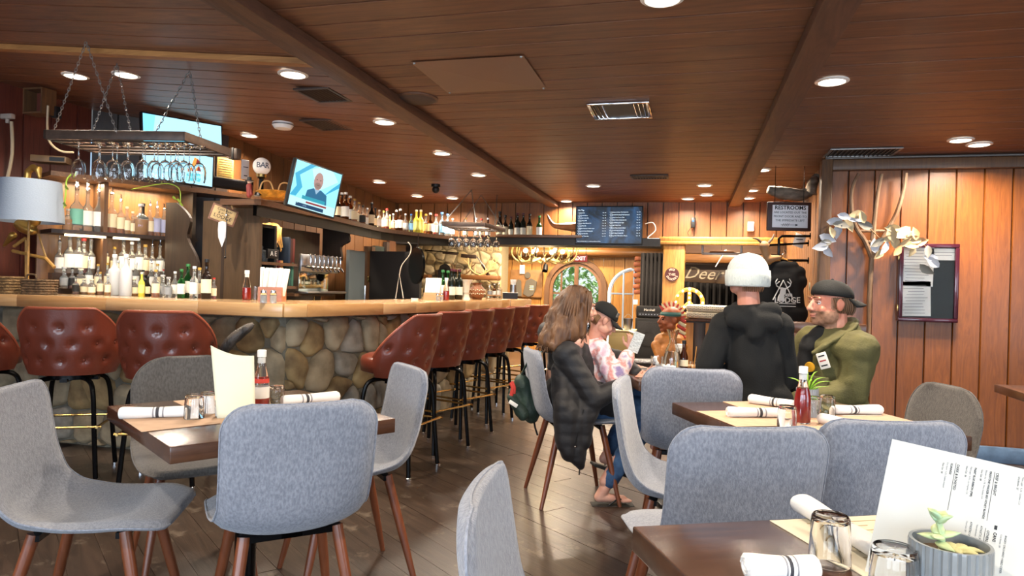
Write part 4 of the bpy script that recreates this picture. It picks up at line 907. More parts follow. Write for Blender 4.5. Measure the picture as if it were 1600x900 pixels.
# long ledge edge under screen three
def on_shelf(px, back=.12):
    r = ray(px, 360); best = None
    for i in range(n-1):
        A = fe[i]*(1-back/.36)+bk[i]*(back/.36); B = fe[i+1]*(1-back/.36)+bk[i+1]*(back/.36); e = B-A; den = r.x*e.y-r.y*e.x
        if abs(den) < 1e-9: continue
        t = (A.x*e.y-A.y*e.x)/den; s = (A.x*r.y-A.y*r.x)/den
        if 0 <= s <= 1.0001 and t > 0: best = V((r.x*t, r.y*t, 0)); break
    return best
S1 = [(527, 'dark', .9), (533, 'whitelab', 1.1), (539, 'whitelab', 1.1), (546, 'whitelab', 1.08), (553, 'amber', 1.0), (560, 'amber', .98), (566, 'whisky', .9), (573, 'clear', .8), (580, 'dark', 1.0), (586, 'dark', .85), (592, 'clear', .8), (599, 'amber', .85), (604, 'red', .95), (609, 'yellow', .7), (614, 'gold', .8), (619, 'whitelab', .95), (625, 'whitelab', 1.0), (633, 'clear', .85), (642, 'blue', .85), (650, 'yellow', 1.1), (657, 'yellow', 1.1), (665, 'amber', 1.0), (672, 'whitelab', 1.02), (681, 'red', 1.05), (690, 'blue', 1.12), (699, 'blue', 1.12), (707, 'clear', .9), (716, 'gold', 1.0)]
for k, (px, kd, s) in enumerate(S1):
    p = on_shelf(px, .10+.05*(k % 2))
    if p is None: continue
    put_bottle(kd, (p.x, p.y, 1.871), random.random()*6, '%s, %s from left on curved high shelf' % (DESC[kd], ORD[k]), 'bottles on the curved high shelf', s*.92)
S2 = [(727, 'amber', .95), (744, 'clear', .9), (752, 'red', .9), (762, 'whitelab', .9), (780, 'dark', 1.15), (789, 'dark', 1.0), (798, 'wine', .9), (808, 'wine', 1.05), (817, 'wine', 1.05), (827, 'dark', 1.05), (842, 'green', 1.0)]
for k, (px, kd, s) in enumerate(S2):
    p = Yp(px, 370, 8.55); put_bottle(kd, (p.x, p.y, 1.861), random.random()*6, '%s, %s from left on straight back ledge' % (DESC[kd], ORD[k]), 'bottles on the straight back ledge', s)
# ---------------------------------------------------------------- glass racks
M_wg = mat('wine_glass', '#ffffff', .02, trans=1, ior=1.35)
def make_wineglass():
    t = thing('wine_glass', '', 'wine glass')     # hangs by its foot, origin at the foot
    MB().lathe([(.001, 0), (.036, -.002), (.034, -.005), (.006, -.009), (.0035, -.02), (.0035, -.085), (.007, -.095)], 16).build('stem', M_wg, t, ang=1)
    MB().lathe([(.003, -.092), (.018, -.097), (.034, -.115), (.042, -.145), (.040, -.18), (.034, -.205), (.0325, -.205), (.0385, -.18), (.0403, -.145), (.0325, -.117), (.017, -.099), (.001, -.096)], 18, cap=False).build('bowl', M_wg, t, ang=1)
    return t
wg = make_wineglass(); wgn = 0
def rack(corners, hgt, thk, label, lab2, chains, m, glasses, gz):
    """frame of four boards hung on chains; corners in plan at the top"""
    t = thing('glass_rack', label, 'glass rack', tuple(corners[0]))
    for a, b in zip(corners, corners[1:]+corners[:1]):
        u = (b-a); L = u.length; u.normalize(); w_ = u.cross(V((0, 0, 1))).normalized(); M3 = Matrix((u, w_, u.cross(w_))).transposed()
        MB().rbox((a+b)/2, (L+thk, thk, hgt), .004, M=M3).build('rail', m, t, world=True)
    A, B, C_, D_ = corners
    for k in range(5):
        f = (k+.5)/5; MB().tube([A*(1-f)+D_*f-V((0, 0, hgt/2)), B*(1-f)+C_*f-V((0, 0, hgt/2))], .006, 6).build('hanger_bar', M_dark, t, world=True)
    cl = MB()
    for (top, f1, f2) in chains:
        for f in (f1, f2):
            N = int((top-f).length/.022); u = (f-top).normalized(); s_ = u.orthogonal().normalized()
            for k in range(N):
                c = top+u*(k+.5)*(f-top).length/N; w_ = s_ if k % 2 else u.cross(s_)
                cl.tube([c+u*.016*cos(q*pi/3)+w_*.006*sin(q*pi/3) for q in range(6)], .0022, 4, closed=True)
    cl.build('chain', M_vent, t, world=True, smooth=False)['kind'] = 'stuff'
    return t
RZ = 2.045; rd = .03
c1 = [V((*Zp(72, 210, RZ).xy, RZ)), V((*Zp(288, 213, RZ).xy, RZ))]
u = (c1[1]-c1[0]).normalized(); nn = V((-u.y, u.x, 0)); c3 = V((*Zp(358, 238, RZ).xy, RZ)); c1 += [c3, c1[0]+nn*.45]
def ctop(px, py): p = Zp(px, py, 2.4); return V((p.x, p.y, zc(p.x, p.y)))
mid = lambda a, b, f: a*(1-f)+b*f
rk = rack(c1, .052, .022, 'long wooden glass rack hanging on chains over the left bar counter', '', [(ctop(182, 128), mid(c1[0], c1[1], .33), mid(c1[0], c1[1], .62)), (ctop(134, 92), mid(c1[0], c1[3], .1), mid(c1[0], c1[1], .52)), (ctop(296, 127), mid(c1[1], c1[0], .22), mid(c1[1], c1[2], .35))], mat('rack_wood', '#4c3b30', .45, var=.3, vscale=20), None, 0)
gp = [(.19, .03), (.29, .10), (.34, .03), (.40, .12), (.44, .03), (.50, .10), (.55, .03), (.61, .12), (.66, .03), (.72, .10), (.745, .03), (.80, .12), (.825, .03), (.87, .10), (.90, .03), (.94, .12), (.96, .03), (1.03, .10)]
for k, (f, off) in enumerate(gp):
    p = mid(c1[0], c1[1], f)+nn*(off+.03); o = wg if wgn == 0 else copyt(wg); wgn += 1
    o.scale = (.9, .9, 1.05); at(o, (p.x, p.y, RZ-.03), random.random(), 'clear wine glass hanging upside down, %s from left in the long rack' % ORD[k], 'glasses in the long rack')
R2Z = 1.93; q = [Zp(690, 347, R2Z), Zp(765, 352, R2Z), Zp(788, 362, R2Z), Zp(712, 358, R2Z)]
q = [D(692, 348, 7.0), D(757, 347, 7.0), D(788, 360, 7.6), D(716, 362, 7.6)]; z_ = sum(p.z for p in q)/4; q = [V((p.x, p.y, z_)) for p in q]
rack(q, .045, .02, 'small wooden glass rack hanging on chains at the far end of the bar', '', [(ctop(737, 293), q[0], mid(q[0], q[1], .8)), (ctop(752, 300), q[3], q[2]), (ctop(777, 299), mid(q[1], q[2], .5), mid(q[1], q[2], .5))], mat('rack_wood', ''), None, 0)
for k in range(12):
    p = mid(mid(q[0], q[1], (k % 6+.5)/6), mid(q[3], q[2], (k % 6+.5)/6), .35 if k < 6 else .8); o = copyt(wg)
    at(o, (p.x, p.y, z_-.025), 0, 'clear glass hanging upside down, %s from left in small rack\'s %s row' % (ORD[k % 6], 'front' if k < 6 else 'rear'), 'glasses in the small rack')
# ================================================================ SCREENS
def screen(cs, label, name='television', bez=.012, thick=.045):
    """a flat set whose face has the four corners TL, TR, BR, BL"""
    TL, TR, BR, BLc = [V(c) for c in cs]; c = (TL+TR+BR+BLc)/4; t = thing(name, label, 'television', tuple(c))
    X = ((TR-TL)+(BR-BLc))/2; Y_ = ((TL-BLc)+(TR-BR))/2; W, H_ = X.length, Y_.length; M4 = frameM((0, 0, 0), X, Y_)
    M3 = M4.to_3x3(); MB().rbox(M3@V((0, 0, -thick/2)), (W, H_, thick), .005, M=M3).build('casing', M_blackp, t)
    MB().rbox(M3@V((0, 0, -thick-.03)), (W*.4, H_*.4, .06), .005, M=M3).build('wall_mount', M_black, t)
    w2, h2 = W/2-bez, H_/2-bez
    def poly(pts, lay, m, name='picture', par=None):
        o = MB().add([M3@V(((p[0]*2-1)*w2, (p[1]*2-1)*h2, .0004+lay*.0004)) for p in pts], [tuple(range(len(pts)))]).build(name, m, par or t, smooth=False); return o
    def tx(s, x, y, size, lay, m, align='LEFT'):
        Mx = M4.copy(); p = M3@V(((x*2-1)*w2, (y*2-1)*h2, .0004+lay*.0004)); Mx.translation = p; return text(s, size*2*h2, m, t, Mx, 'caption', 0.0, align)
    scr = poly([(0, 0), (1, 0), (1, 1), (0, 1)], 0, M_blackp, 'screen')
    return t, poly, tx, scr
def em(n, c, s=1.4): return glow('screen_'+n, c, s)
def ell(cx, cy, rx, ry, n=16, a0=0, a1=2*pi): return [(cx+rx*cos(a0+(a1-a0)*i/n), cy+ry*sin(a0+(a1-a0)*i/n)) for i in range(n)]
# screen three, the newscaster
t, P, T, scr = screen([D(466, 247, 5.05), D(540, 273, 5.35), D(519, 341, 5.3), D(443, 319, 5.0)], 'tilted screen showing a bald newscaster over the bar beside the globe lamp')
scr.data.materials[0] = em('aqua', '#8fdcf0')
P([(0, .22), (.1, .45), (.02, .7), (.3, 1), (.42, 1), (.12, .7), (.22, .45), (.12, .22)], 1, em('blue1', '#3fa9cf', 1.2)); P([(.55, .2), (.85, .62), (1, .8), (1, .68), (.72, .42), (.78, .2)], 1, em('blue1', '')); P([(.3, .2), (.48, .55), (.35, .9), (.5, 1), (.8, 1), (.95, .8), (.6, .5), (.6, .2)], 1, em('pale', '#b5e9f3'))
P([(.3, .16), (.33, .42), (.45, .5), (.62, .5), (.76, .42), (.8, .16)], 2, em('suit', '#2d6f96', 1)); P([(.47, .5), (.53, .38), (.6, .5)], 3, em('shirt', '#9fc4dc', 1)); P(ell(.53, .68, .1, .2), 4, em('face', '#b58f88', 1.1)); P(ell(.53, .58, .07, .07), 5, em('beard', '#9a8178', 1))
for x in (.49, .57): P(ell(x, .71, .012, .012, 8), 5, em('eye', '#3a2c2a', 1))
P([(.5, .6), (.57, .6), (.56, .585), (.51, .585)], 6, em('mouth', '#7a4a4a', 1))
P([(0, .2), (1, .2), (1, .0), (0, 0)], 6, em('band', '#bfeef5', 1.2)); P([(.35, .17), (.8, .17), (.8, .13), (.35, .13)], 7, em('redband', '#a03a3a', 1)); P([(.15, .1), (.75, .1), (.75, .02), (.15, .02)], 7, em('navy', '#20476b', 1)); P([(.25, .28), (.75, .28), (.75, .2), (.25, .2)], 6, em('teal', '#36a6bd', 1))
T('NEWS', .02, .1, .07, 8, em('band', '')); T('LIVE', .3, .06, .05, 8, em('shirt', ''))
# screen two, lower left
t, P, T, scr = screen([D(228, 224, 5.3), D(340, 247, 5.8), D(328, 292, 5.75), D(214, 277, 5.25)], 'lower left screen showing a weather map behind the hanging glasses')
scr.data.materials[0] = em('cyan', '#a8e0f5', 1.6)
P([(.66, .5), (.72, .9), (.78, .85), (.76, .62), (.84, .5)], 1, em('orange', '#e09a4a')); P([(.72, .5), (.76, .85), (.8, .8), (.84, .5)], 2, em('redband', '')); P([(.62, .1), (.82, .1), (.82, .4), (.62, .4)], 1, em('turq', '#5cc8d4')); P([(.88, .05), (.97, .05), (.97, .8), (.88, .8)], 1, em('pale', '')); T('30 37', .65, .25, .12, 2, em('pale', ''))
# screen one, upper left
t, P, T, scr = screen([D(228, 171, 5.4), D(351, 201, 5.9), D(345, 236, 5.85), D(214, 226, 5.35)], 'upper left screen with a pale blue picture and a small presenter')
scr.data.materials[0] = em('skyb', '#7cd3ef', 1.6)
P([(.1, .0), (.45, .45), (1, .3), (1, 1), (.15, 1)], 1, em('skyb2', '#a9dff2', 1.5)); P([(.56, .05), (.58, .3), (.68, .3), (.72, .05)], 2, em('suit2', '#c9dbe6', 1.1)); P(ell(.63, .4, .035, .1, 10), 3, em('face', ''))
# beer menu screen on the header
MW = Yp(900, 322, 8.33); ME = Yp(1005, 322, 8.33); MBm = Yp(903, 381, 8.33)
t, P, T, scr = screen([V((MW.x, 8.33, MW.z)), V((ME.x, 8.33, MW.z)), V((ME.x, 8.33, MBm.z)), V((MW.x, 8.33, MBm.z))], 'black framed screen listing the draught beers on dark blue above the arched doorway')
mm = glow('menu_blue', '#12304f', 1.0); n_ = mm.node_tree.nodes; L_ = mm.node_tree.links
tc = n_.new('ShaderNodeTexCoord'); no = n_.new('ShaderNodeTexNoise'); no.inputs['Scale'].default_value = 5; no.inputs['Detail'].default_value = 6; no.inputs['Distortion'].default_value = 1.5; rp = n_.new('ShaderNodeValToRGB'); rp.color_ramp.elements[0].color = lin('#06121f'); rp.color_ramp.elements[1].color = lin('#24507c'); rp.color_ramp.elements[0].position = .4; rp.color_ramp.elements[1].position = .75
L_.new(tc.outputs['Object'], no.inputs[0]); L_.new(no.outputs[0], rp.inputs[0]); L_.new(rp.outputs[0], n_['Principled BSDF'].inputs['Emission Color']); scr.data.materials[0] = mm
wt = em('white', '#e6f4ff', 1.9); T('On Tap', .02, .91, .055, 1, wt)
LA = ['1. Honey Pale', '2. Stone Wild Berry', '3. Mountain Time Ale', '4. Hop House IPA', '5. Golden Stone Barrel Pils', '6. Sierra Pale Ale', '7. Big Bear Mountain Amber Lager', '8. Coconut Cream Blonde Ale', '9. Guinness Irish Dry', '10. Orange Wheat Ale']
LB = ['11. Firestone Walker Mind Haze IPA', '12. Deschutes Brewing Fresh Squeezed', '13. Coastal Fruit Punch Cider', '14. Modern Times Orderville IPA', '15. Avery Brewing Lite Lager', '16. Dragon Stout Cask', '17. Boston Hazy Summer Seltzer', '18. Lemonade Big Sky Shandy', '19. Melvin Hazy Double IPA', '20. Mango Cart Wheat Brew Pilsner']
for k in range(10):
    y = .835-.072*k; T(LA[k], .02, y, .034, 1, wt); T('16oz   $8', .40, y+.005, .026, 1, wt); T('lager - 5%', .03, y-.03, .02, 1, wt)
    T(LB[k], .51, y+.02, .034, 1, wt); T('16oz   $9', .92, y+.025, .026, 1, wt); T('ale - 6%', .52, y-.01, .02, 1, wt)
T('Ask your bartender about our rotating taps & featured drinks', .02, .045, .026, 1, wt)
# ================================================================ THINGS OVER THE BAR
# globe lamp
g = D(409, 260, 5.3); t = thing('globe_lamp', 'white glass globe lamp lettered BAR on a dark post atop the cabinet', 'lamp', (g.x, g.y, 1.89))
gz = g.z-1.89; MB().ball((0, 0, gz), .067, 28, m=18).build('globe', mat('opal_glass', '#efe9e2', .25, emit=.12), t)
MB().lathe([(.001, gz-.09), (.035, gz-.085), (.04, gz-.062), (.028, gz-.058), (.001, gz-.058)], 16, cap=False).build('fitter', M_brass, t); MB().lathe([(.001, 0), (.05, 0), (.045, .02), (.018, .04), (.016, gz-.1), (.03, gz-.09), (.001, gz-.088)], 16, cap=False).build('post', M_black, t)
vd = (CC-g).normalized(); rt = vd.cross(V((0, 0, 1))).normalized()*-1
for k, chh in enumerate('BAR'):
    a = (k-.75)*.50; d = Matrix.Rotation(a, 3, 'Z')@V((vd.x, vd.y, 0)).normalized(); xx = V((0, 0, 1)).cross(d)
    text(chh, .058, mat('grey_letter', '#5b5f6b', .6), t, frameM((V((0, 0, gz))+d*.0665), xx, (0, 0, 1)), 'letter', .001, bold=.001)
# figurine beside it
f0 = D(402, 300, 5.3); t = thing('figurine', 'small figurine in a black hat standing at the foot of the globe lamp', 'figurine', (f0.x-.05, f0.y-.03, 1.87))
m = MB(); m.cap2((0, 0, .02), .02, (0, 0, .09), .024); m.cap2((.0, 0, .09), .018, (0.02, 0, .03), .012); m.build('body', mat('figurine_red', '#8a3a34', .5), t); MB().ball((0, 0, .125), .018, 10).build('head', mat('figurine_skin', '#d3b59c', .6), t); MB().lathe([(.001, .13), (.034, .13), (.034, .135), (.018, .138), (.016, .16), (.001, .162)], 14, cap=False).build('hat', M_blackp, t)
# bananas-coloured garland with pale handles on the ledge
f0 = D(430, 306, 5.35); t = thing('wicker_basket', 'low yellow wicker basket with pale looped handles on the ledge beside the screen', 'basket', (f0.x, f0.y, 1.875), .9)
m = MB(); m.lathe([(.001, 0), (.10, 0), (.15, .05), (.14, .055), (.09, .01)], 22, cap=False); m.build('bowl', mat('yellow_wicker', '#cf8f2c', .6, bump=1, bscale=70, var=.35, vscale=30), t)
for s in (-.07, .07): m = MB(); m.tube(spline([(s-.05, 0, .05), (s-.03, 0, .12), (s+.03, .01, .13), (s+.06, 0, .05)], 5), .006, 6); m.build('handle', mat('pale_wicker', '#c9a06a', .6), t)
# soundbar and papers on the left ledge
a = D(326, 285, 5.8); b = D(379, 299, 6.05); t = thing('sound_bar', 'long black sound bar lying on the ledge under the left screens', 'speaker', tuple((a+b)/2), math.atan2((b-a).y, (b-a).x)); MB().rbox((0, 0, 0), ((b-a).length*1.5, .09, .085), .008).build('body', M_blackp, t); MB().rbox((0, -.047, 0), ((b-a).length*1.4, .004, .06), .002).build('grille', mat('grille_cloth', '#222226', .9, bump=1, bscale=500), t); t.location.z = 2.065
a = D(352, 265, 6.15); t = thing('paper_notice', 'yellow lined paper notice pinned on the wall right of the left screens', 'notice', tuple(a), math.atan2(bu.y, bu.x)); MB().rbox((0, 0, 0), (.15, .004, .21), .001).build('sheet', mat('yellow_sheet', '#a8873a', .8), t)
m = MB()
for k in range(9): m.box((0, -.003, .085-.021*k), (.125, .001, .004))
m.build('lines', M_dark, t, smooth=False)['kind'] = 'stuff'
a = D(383, 265, 5.95); t = thing('thermostat', 'tall white wall controller right of the yellow notice', 'controller', tuple(a), math.atan2(bu.y, bu.x)); MB().rbox((0, 0, 0), (.065, .02, .17), .004).build('housing', M_white, t); MB().box((0, -.011, .02), (.045, .002, .006)).build('slot', M_blackp, t, smooth=False); MB().box((0, -.011, -.055), (.03, .002, .008)).build('button', M_blackp, t, smooth=False)
# junction box on the wall end of the rack
a = D(367, 241, 4.75); t = thing('rack_clamp', 'small brown block clamped on the right end of the glass rack', 'bracket', tuple(a)); MB().rbox((0, 0, 0), (.07, .05, .075), .006).build('block', mat('rack_wood', ''), t); MB().rbox((.0, -.026, 0), (.016, .004, .085), .001).build('strap', M_blackp, t)
# lodge sign, white horn pouch, cord
sg = D(349, 336, 5.45); sx = (D(368, 342, 5.5)-D(328, 327, 5.4)).normalized(); sz = V((0, 0, 1)); sy_ = (sz-sx*sz.dot(sx)).normalized(); t = thing('lodge_sign', 'small framed wooden sign lettered LODGE hanging on the cabinet panel', 'sign', tuple(sg)); M4 = frameM((0, 0, 0), sx, sy_); M3 = M4.to_3x3()
MB().rbox((0, 0, 0), (.20, .135, .014), .003, M=M3).build('frame', mat('sign_frame', '#7d5a4b', .6, var=.3, vscale=30), t); MB().rbox(M3@V((0, 0, .008)), (.172, .108, .004), .001, M=M3).build('board', mat('sign_board', '#c4ac7e', .7, var=.15, vscale=20), t)
def stx(s, x, y, sz_): Mx = M4.copy(); Mx.translation = M3@V((x, y, .0105)); text(s, sz_, M_ink, t, Mx)
stx('Cold Beer', 0, .036, .028); stx('& at our', 0, .01, .026); stx('LODGE', 0, -.022, .042)
m = MB(); m.tube(spline([M3@V((-.05, .07, 0)), M3@V((-.01, .10, .01)), M3@V((.0, .125, .01)), M3@V((.03, .12, .01)), M3@V((.03, .095, .01)), M3@V((.05, .07, 0))], 5), .006, 6); m.build('rope', mat('rope', '#b9a27a', .9), t)
t = thing('white_feather', 'pointed white pouch hanging under the lodge sign', 'pouch', tuple(D(347, 365, 5.42))); MB().lathe([(.002, -.105), (.035, -.03), (.04, .03), (.036, .09), (.001, .1)], 12, cap=False).build('pouch', mat('white_cloth', '#d8d8dc', .7, bump=.3, bscale=50), t, ang=1)
for v in t.children[0].data.vertices: v.co.y *= .35
t = thing('lanyard', 'black beaded cord hanging down over the lodge sign', 'cord', tuple(D(354, 340, 5.35))); m = MB(); m.tube([(0, 0, .1), (.003, 0, -.05), (0, 0, -.2), (-.003, 0, -.3)], .003, 5); m.build('cord', M_blackp, t); MB().ball((-.003, 0, -.31), .01, 8).build('bead', M_blackp, t); MB().ball((0, 0, .02), .013, 8).build('knob', M_chrome, t)
# heron and lamp, baskets on the left counter
h0 = Yp(42, 455, 4.02); hx = lambda x, y, yy=4.08: Yp(x, y, yy)
t = thing('heron_statue', 'carved brown heron statue standing behind the grey lampshade', 'statue', (h0.x, 4.08, ZT))
m = MB(); m.ball(hx(40, 355), (.115, .055, .05), 16, M=Matrix.Rotation(.35, 3, 'Y')); m.cap2(hx(55, 345), .04, hx(62, 325), .03)
pts = [hx(62, 335), hx(60, 315), hx(44, 300), hx(42, 285), hx(44, 268), hx(52, 261), hx(60, 266)]
for a, b in zip(pts[:-1], pts[1:]): m.cap2(a, .024, b, .024)
m.cap2(hx(60, 264), .026, hx(62, 278), .012); m.cap2(hx(20, 368), .03, hx(6, 384), .01)
blob(m, 'body', [mat('heron_brown', '#8d6b47', .6, bump=.8, bscale=60, col2='#c9b392', vscale=14, stretch=(1, 1, .3)), mat('heron_brass', '#b8934e', .3, .8)], t, .007, 2, zone=lambda c: 1 if c.z > .56 else 0)
m = MB(); m.tube([hx(42, 375), hx(42, 425), hx(42, 457)], .014, 8); m.tube([hx(20, 392, 4.05), hx(72, 404, 4.05), hx(85, 418, 4.05)], .013, 8); m.tube([hx(60, 365), hx(66, 385), hx(74, 408)], .007, 6); m.tube([hx(40, 372), hx(22, 385)], .012, 8); m.build('leg', mat('bamboo', '#a1793e', .5, var=.2, vscale=40), t, world=True)
lc = Yp(46, 315, 3.98); t = thing('table_lamp', 'table lamp with a wide grey drum shade on the left end of the bar', 'lamp', (lc.x, 3.98, ZT))
zt_, zb_ = Yp(44, 283, 3.98).z-ZT, Yp(44, 347, 3.98).z-ZT
MB().lathe([(.20, zt_), (.225, zb_), (.221, zb_), (.196, zt_)], 40, cap=False).build('lamp_shade', mat('grey_linen', '#8693a3', .85, bump=.3, bscale=250, stretch=(.3, .3, 1)), t); MB().lathe([(.001, 0), (.045, 0), (.04, .02), (.01, .03), (.008, zb_+.05), (.02, zb_+.06), (.001, zb_+.06)], 16, cap=False).build('stem', mat('bamboo', '#a1793e', .5, var=.2, vscale=40), t)
o = MB().tube([(-.2, 0, zt_-.02), (.2, 0, zt_-.02)], .003, 5).build('spider', M_brass, t)
M_wick = mat('seagrass', '#8a6d46', .85, bump=1.5, bscale=60, col2='#5e4528', vscale=45, stretch=(1, 1, 2))
def basket(c, sx, sy, h, rz, label, m):
    t = thing('seagrass_basket', label, 'basket', c, rz); mb = MB(); e = .012; n = 6
    for k in range(n):
        z = h*(k+.5)/n; s = .92+.08*k/n
        P = []
        for (a, b) in ((1, 1), (-1, 1), (-1, -1), (1, -1)):
            for q in range(4):
                ang_ = {(1, 1): 0, (-1, 1): pi/2, (-1, -1): pi, (1, -1): 3*pi/2}[(a, b)]+q*pi/6; P.append((a*(sx/2-.03)*s+.03*cos(ang_), b*(sy/2-.03)*s+.03*sin(ang_), z))
        mb.tube(P, h/n*.55, 6, closed=True)
    mb.build('woven_side', m, t); MB().box((0, 0, .006), (sx*.86, sy*.86, .01)).build('bottom', m, t, smooth=False)
    MB().tube(spline([(-.04, -sy/2, h), (-.03, -sy/2, h+.03), (.03, -sy/2, h+.03), (.04, -sy/2, h)], 4), .007, 6).build('handle', m, t)
    return t
p = Yp(28, 457, 3.98); basket((p.x-.02, 3.86, ZT), .30, .13, .125, .03, 'larger woven seagrass basket at the left end of the bar counter', M_wick)
p = Yp(84, 456, 4.05); basket((p.x+.04, 3.9, ZT), .2, .14, .11, .1, 'smaller dark woven basket between the larger basket and the bottles', mat('dark_seagrass', '#6a5238', .85, bump=1.5, bscale=60, col2='#40301e', vscale=45))
# wall bits at far left
o = tag(MB().tube(spline([Yp(18, 190, 4.05), Yp(19, 240, 4.05), Yp(10, 285, 4.05)], 5), .012, 8).build('cream_conduit', mat('cream_pipe', '#b9a384', .5)), 'cream pipe dropping from the small junction box on the red wall', 'pipe')
t = thing('junction_box', 'pale oblong junction box on the red left wall', 'junction box', tuple(Yp(12, 182, 4.05))); MB().rbox((0, 0, 0), (.11, .04, .04), .008).build('body', mat('pale_box', '#a39488', .5), t); MB().lathe([(.014, -.05), (.014, -.02)], 10).build('socket', mat('pale_box', ''), t)
t = thing('wall_speaker', 'small dark speaker hanging under the ceiling above the glass rack', 'speaker', tuple(D(88, 176, 5.2))); MB().rbox((0, 0, 0), (.05, .06, .09), .01).build('body', M_blackp, t); MB().lathe([(.001, -.03), (.02, -.03)], 12, (0, 0, 0), Matrix.Rotation(pi/2, 3, 'X'), cap=False).build('cone', M_steel, t)
t = thing('wooden_box', 'open brown wooden box fixed high on the left wall', 'box', tuple(D(62, 160, 5.15))); m = MB(); m.box((0, 0, .09), (.18, .12, .012)); m.box((0, 0, -.09), (.18, .12, .012)); m.box((.084, 0, 0), (.012, .12, .17)); m.box((-.084, 0, 0), (.012, .12, .17)); m.build('sides', M_trimwood, t, smooth=False); MB().box((0, .05, 0), (.16, .012, .17)).build('back', M_redpanel, t, smooth=False)
tag(MB().tube(spline([D(75, 165, 5.1), D(74, 200, 5.1), D(78, 222, 5.0), D(95, 236, 5.0), D(115, 238, 5.0)], 5), .008, 6).build('cream_cable', mat('cream_pipe', '')), 'cream cable running down from the wooden box behind the glass rack', 'cable')
t = thing('receiver', 'flat brown electronic box with a black display above the bottle shelves', 'receiver', tuple(D(80, 250, 5.25)), .5); MB().rbox((0, 0, 0), (.24, .12, .05), .004).build('casing', mat('brown_case', '#6b5237', .5), t); MB().box((.06, -.062, 0), (.1, .004, .03)).build('display', M_blackp, t, smooth=False)
# vine along the ledge
vn = thing('vine', 'green trailing vine draped over the top ledge of the bottle shelves', 'vine', tuple(D(105, 290, 5.0)))
m = MB(); m.tube(spline([D(100, 325, 4.95), D(103, 300, 4.95), D(105, 280, 4.95), D(118, 268, 4.95)], 5), .006, 6); m.tube(spline([D(205, 296, 5.2), D(235, 290, 5.3), D(262, 287, 5.4), D(280, 295, 5.45), D(282, 315, 5.45)], 5), .004, 6); m.build('stem', mat('vine_green', '#7f9a34', .5), vn, world=True)
for (x, y, d) in ((272, 308, 5.43), (279, 312, 5.43), (283, 318, 5.43), (101, 318, 4.94), (104, 292, 4.94)):
    c = D(x, y, d); o = MB().add([(-.02, 0, 0), (0, -.005, .012), (.025, 0, -.02), (0, .005, -.02)], [(0, 1, 2), (0, 2, 3)]).build('leaf', mat('vine_green', ''), vn, smooth=False); o.location = c-vn.location
# ================================================================ ON THE BAR COUNTER
def ketchup(name='ketchup_bottle', fill=.6, lab=True):
    t = thing(name, '', 'ketchup')
    MB().lathe([(.001, 0), (.027, 0), (.030, .01), (.030, .085), (.027, .11), (.018, .145), (.0135, .17), (.0135, .195)], 20).build('glass_body', M_glass, t, ang=1)
    zf = .20*fill; pr = [(.001, .004), (.0255, .004), (.0275, .012), (.0275, min(zf, .085))]
    if zf > .085: pr += [(.0275-(zf-.085)/.06*.012, zf)]
    pr += [(.001, pr[-1][1]+.001)]
    MB().lathe(pr, 20, cap=False).build('ketchup_fill', mat('ketchup', '#a3180c', .25, coat=.5), t, ang=1)
    MB().lathe([(.0165, .188), (.0165, .212), (.014, .214), (.001, .214)], 20, cap=False).build('cap', M_white, t, ang=.7)
    MB().lathe([(.0138, .165), (.0142, .165), (.0142, .186), (.0138, .186)], 16, cap=False).build('neck_band', mat('silver_band', '#c9c9c4', .4), t)
    if lab:
        lb_ = MB().lathe([(.0303, .035), (.0308, .035), (.0308, .078), (.0303, .078)], 20, cap=False).build('front_label', mat('ketchup_label', '#e4e0d6', .6), t)
        MB().lathe([(.0292, .092), (.0298, .092), (.028, .108), (.0275, .108)], 20, cap=False).build('neck_label', mat('tomato_label', '#c23b2c', .6), t)
    return t
def shaker(h=.075, r=.02, c='#dcd8d0', fill=.8):
    t = thing('salt_shaker', '', 'shaker'); MB().lathe([(.001, 0), (r, 0), (r, h*.72), (r*.8, h*.78)], 12).build('glass_body', M_glass, t, ang=.8); MB().lathe([(.001, .003), (r*.86, .003), (r*.86, h*.72*fill), (.001, h*.72*fill)], 12, cap=False).build('salt', mat('salt_'+c[1:], c, .9), t); MB().lathe([(r*.85, h*.76), (r*.92, h*.78), (r*.9, h*.93), (r*.4, h), (.001, h)], 14, cap=False).build('cap', M_chrome, t); return t
def counter_at(px, py, z=ZT): return Zp(px, py, z)
kb = ketchup(fill=.45, lab=False); p = counter_at(385, 469); at(kb, (p.x, p.y, ZT), 0, 'half empty ketchup bottle beside the wooden napkin holder on the bar', 'ketchup bottles')
for k, (px, lb) in enumerate(((396, 'left'), (404, 'right'))):
    p = counter_at(px, 468.5); t = thing('drinking_glass', 'small clear tumbler standing %s of the pair beside the bar ketchup' % lb, 'glass', (p.x, p.y+.02, ZT)); MB().lathe([(.001, 0), (.02, 0), (.023, .1), (.021, .1), (.018, .008), (.001, .008)], 16, cap=False).build('glass_body', M_glass, t)
p = counter_at(425, 471); nh = thing('napkin_holder', 'brown wooden holder packed with white napkins on the bar corner', 'holder', (p.x, p.y, ZT), .25)
m = MB(); m.box((0, -.045, .05), (.165, .008, .10)); m.box((0, .045, .05), (.165, .008, .10)); m.box((-.079, 0, .05), (.008, .09, .1)); m.box((.079, 0, .05), (.008, .09, .1)); m.box((0, 0, .004), (.165, .09, .008)); m.build('box', wood('holder_wood', '#9c5f36', '#7c4726', 0, 6, .4, .2), nh, smooth=False)
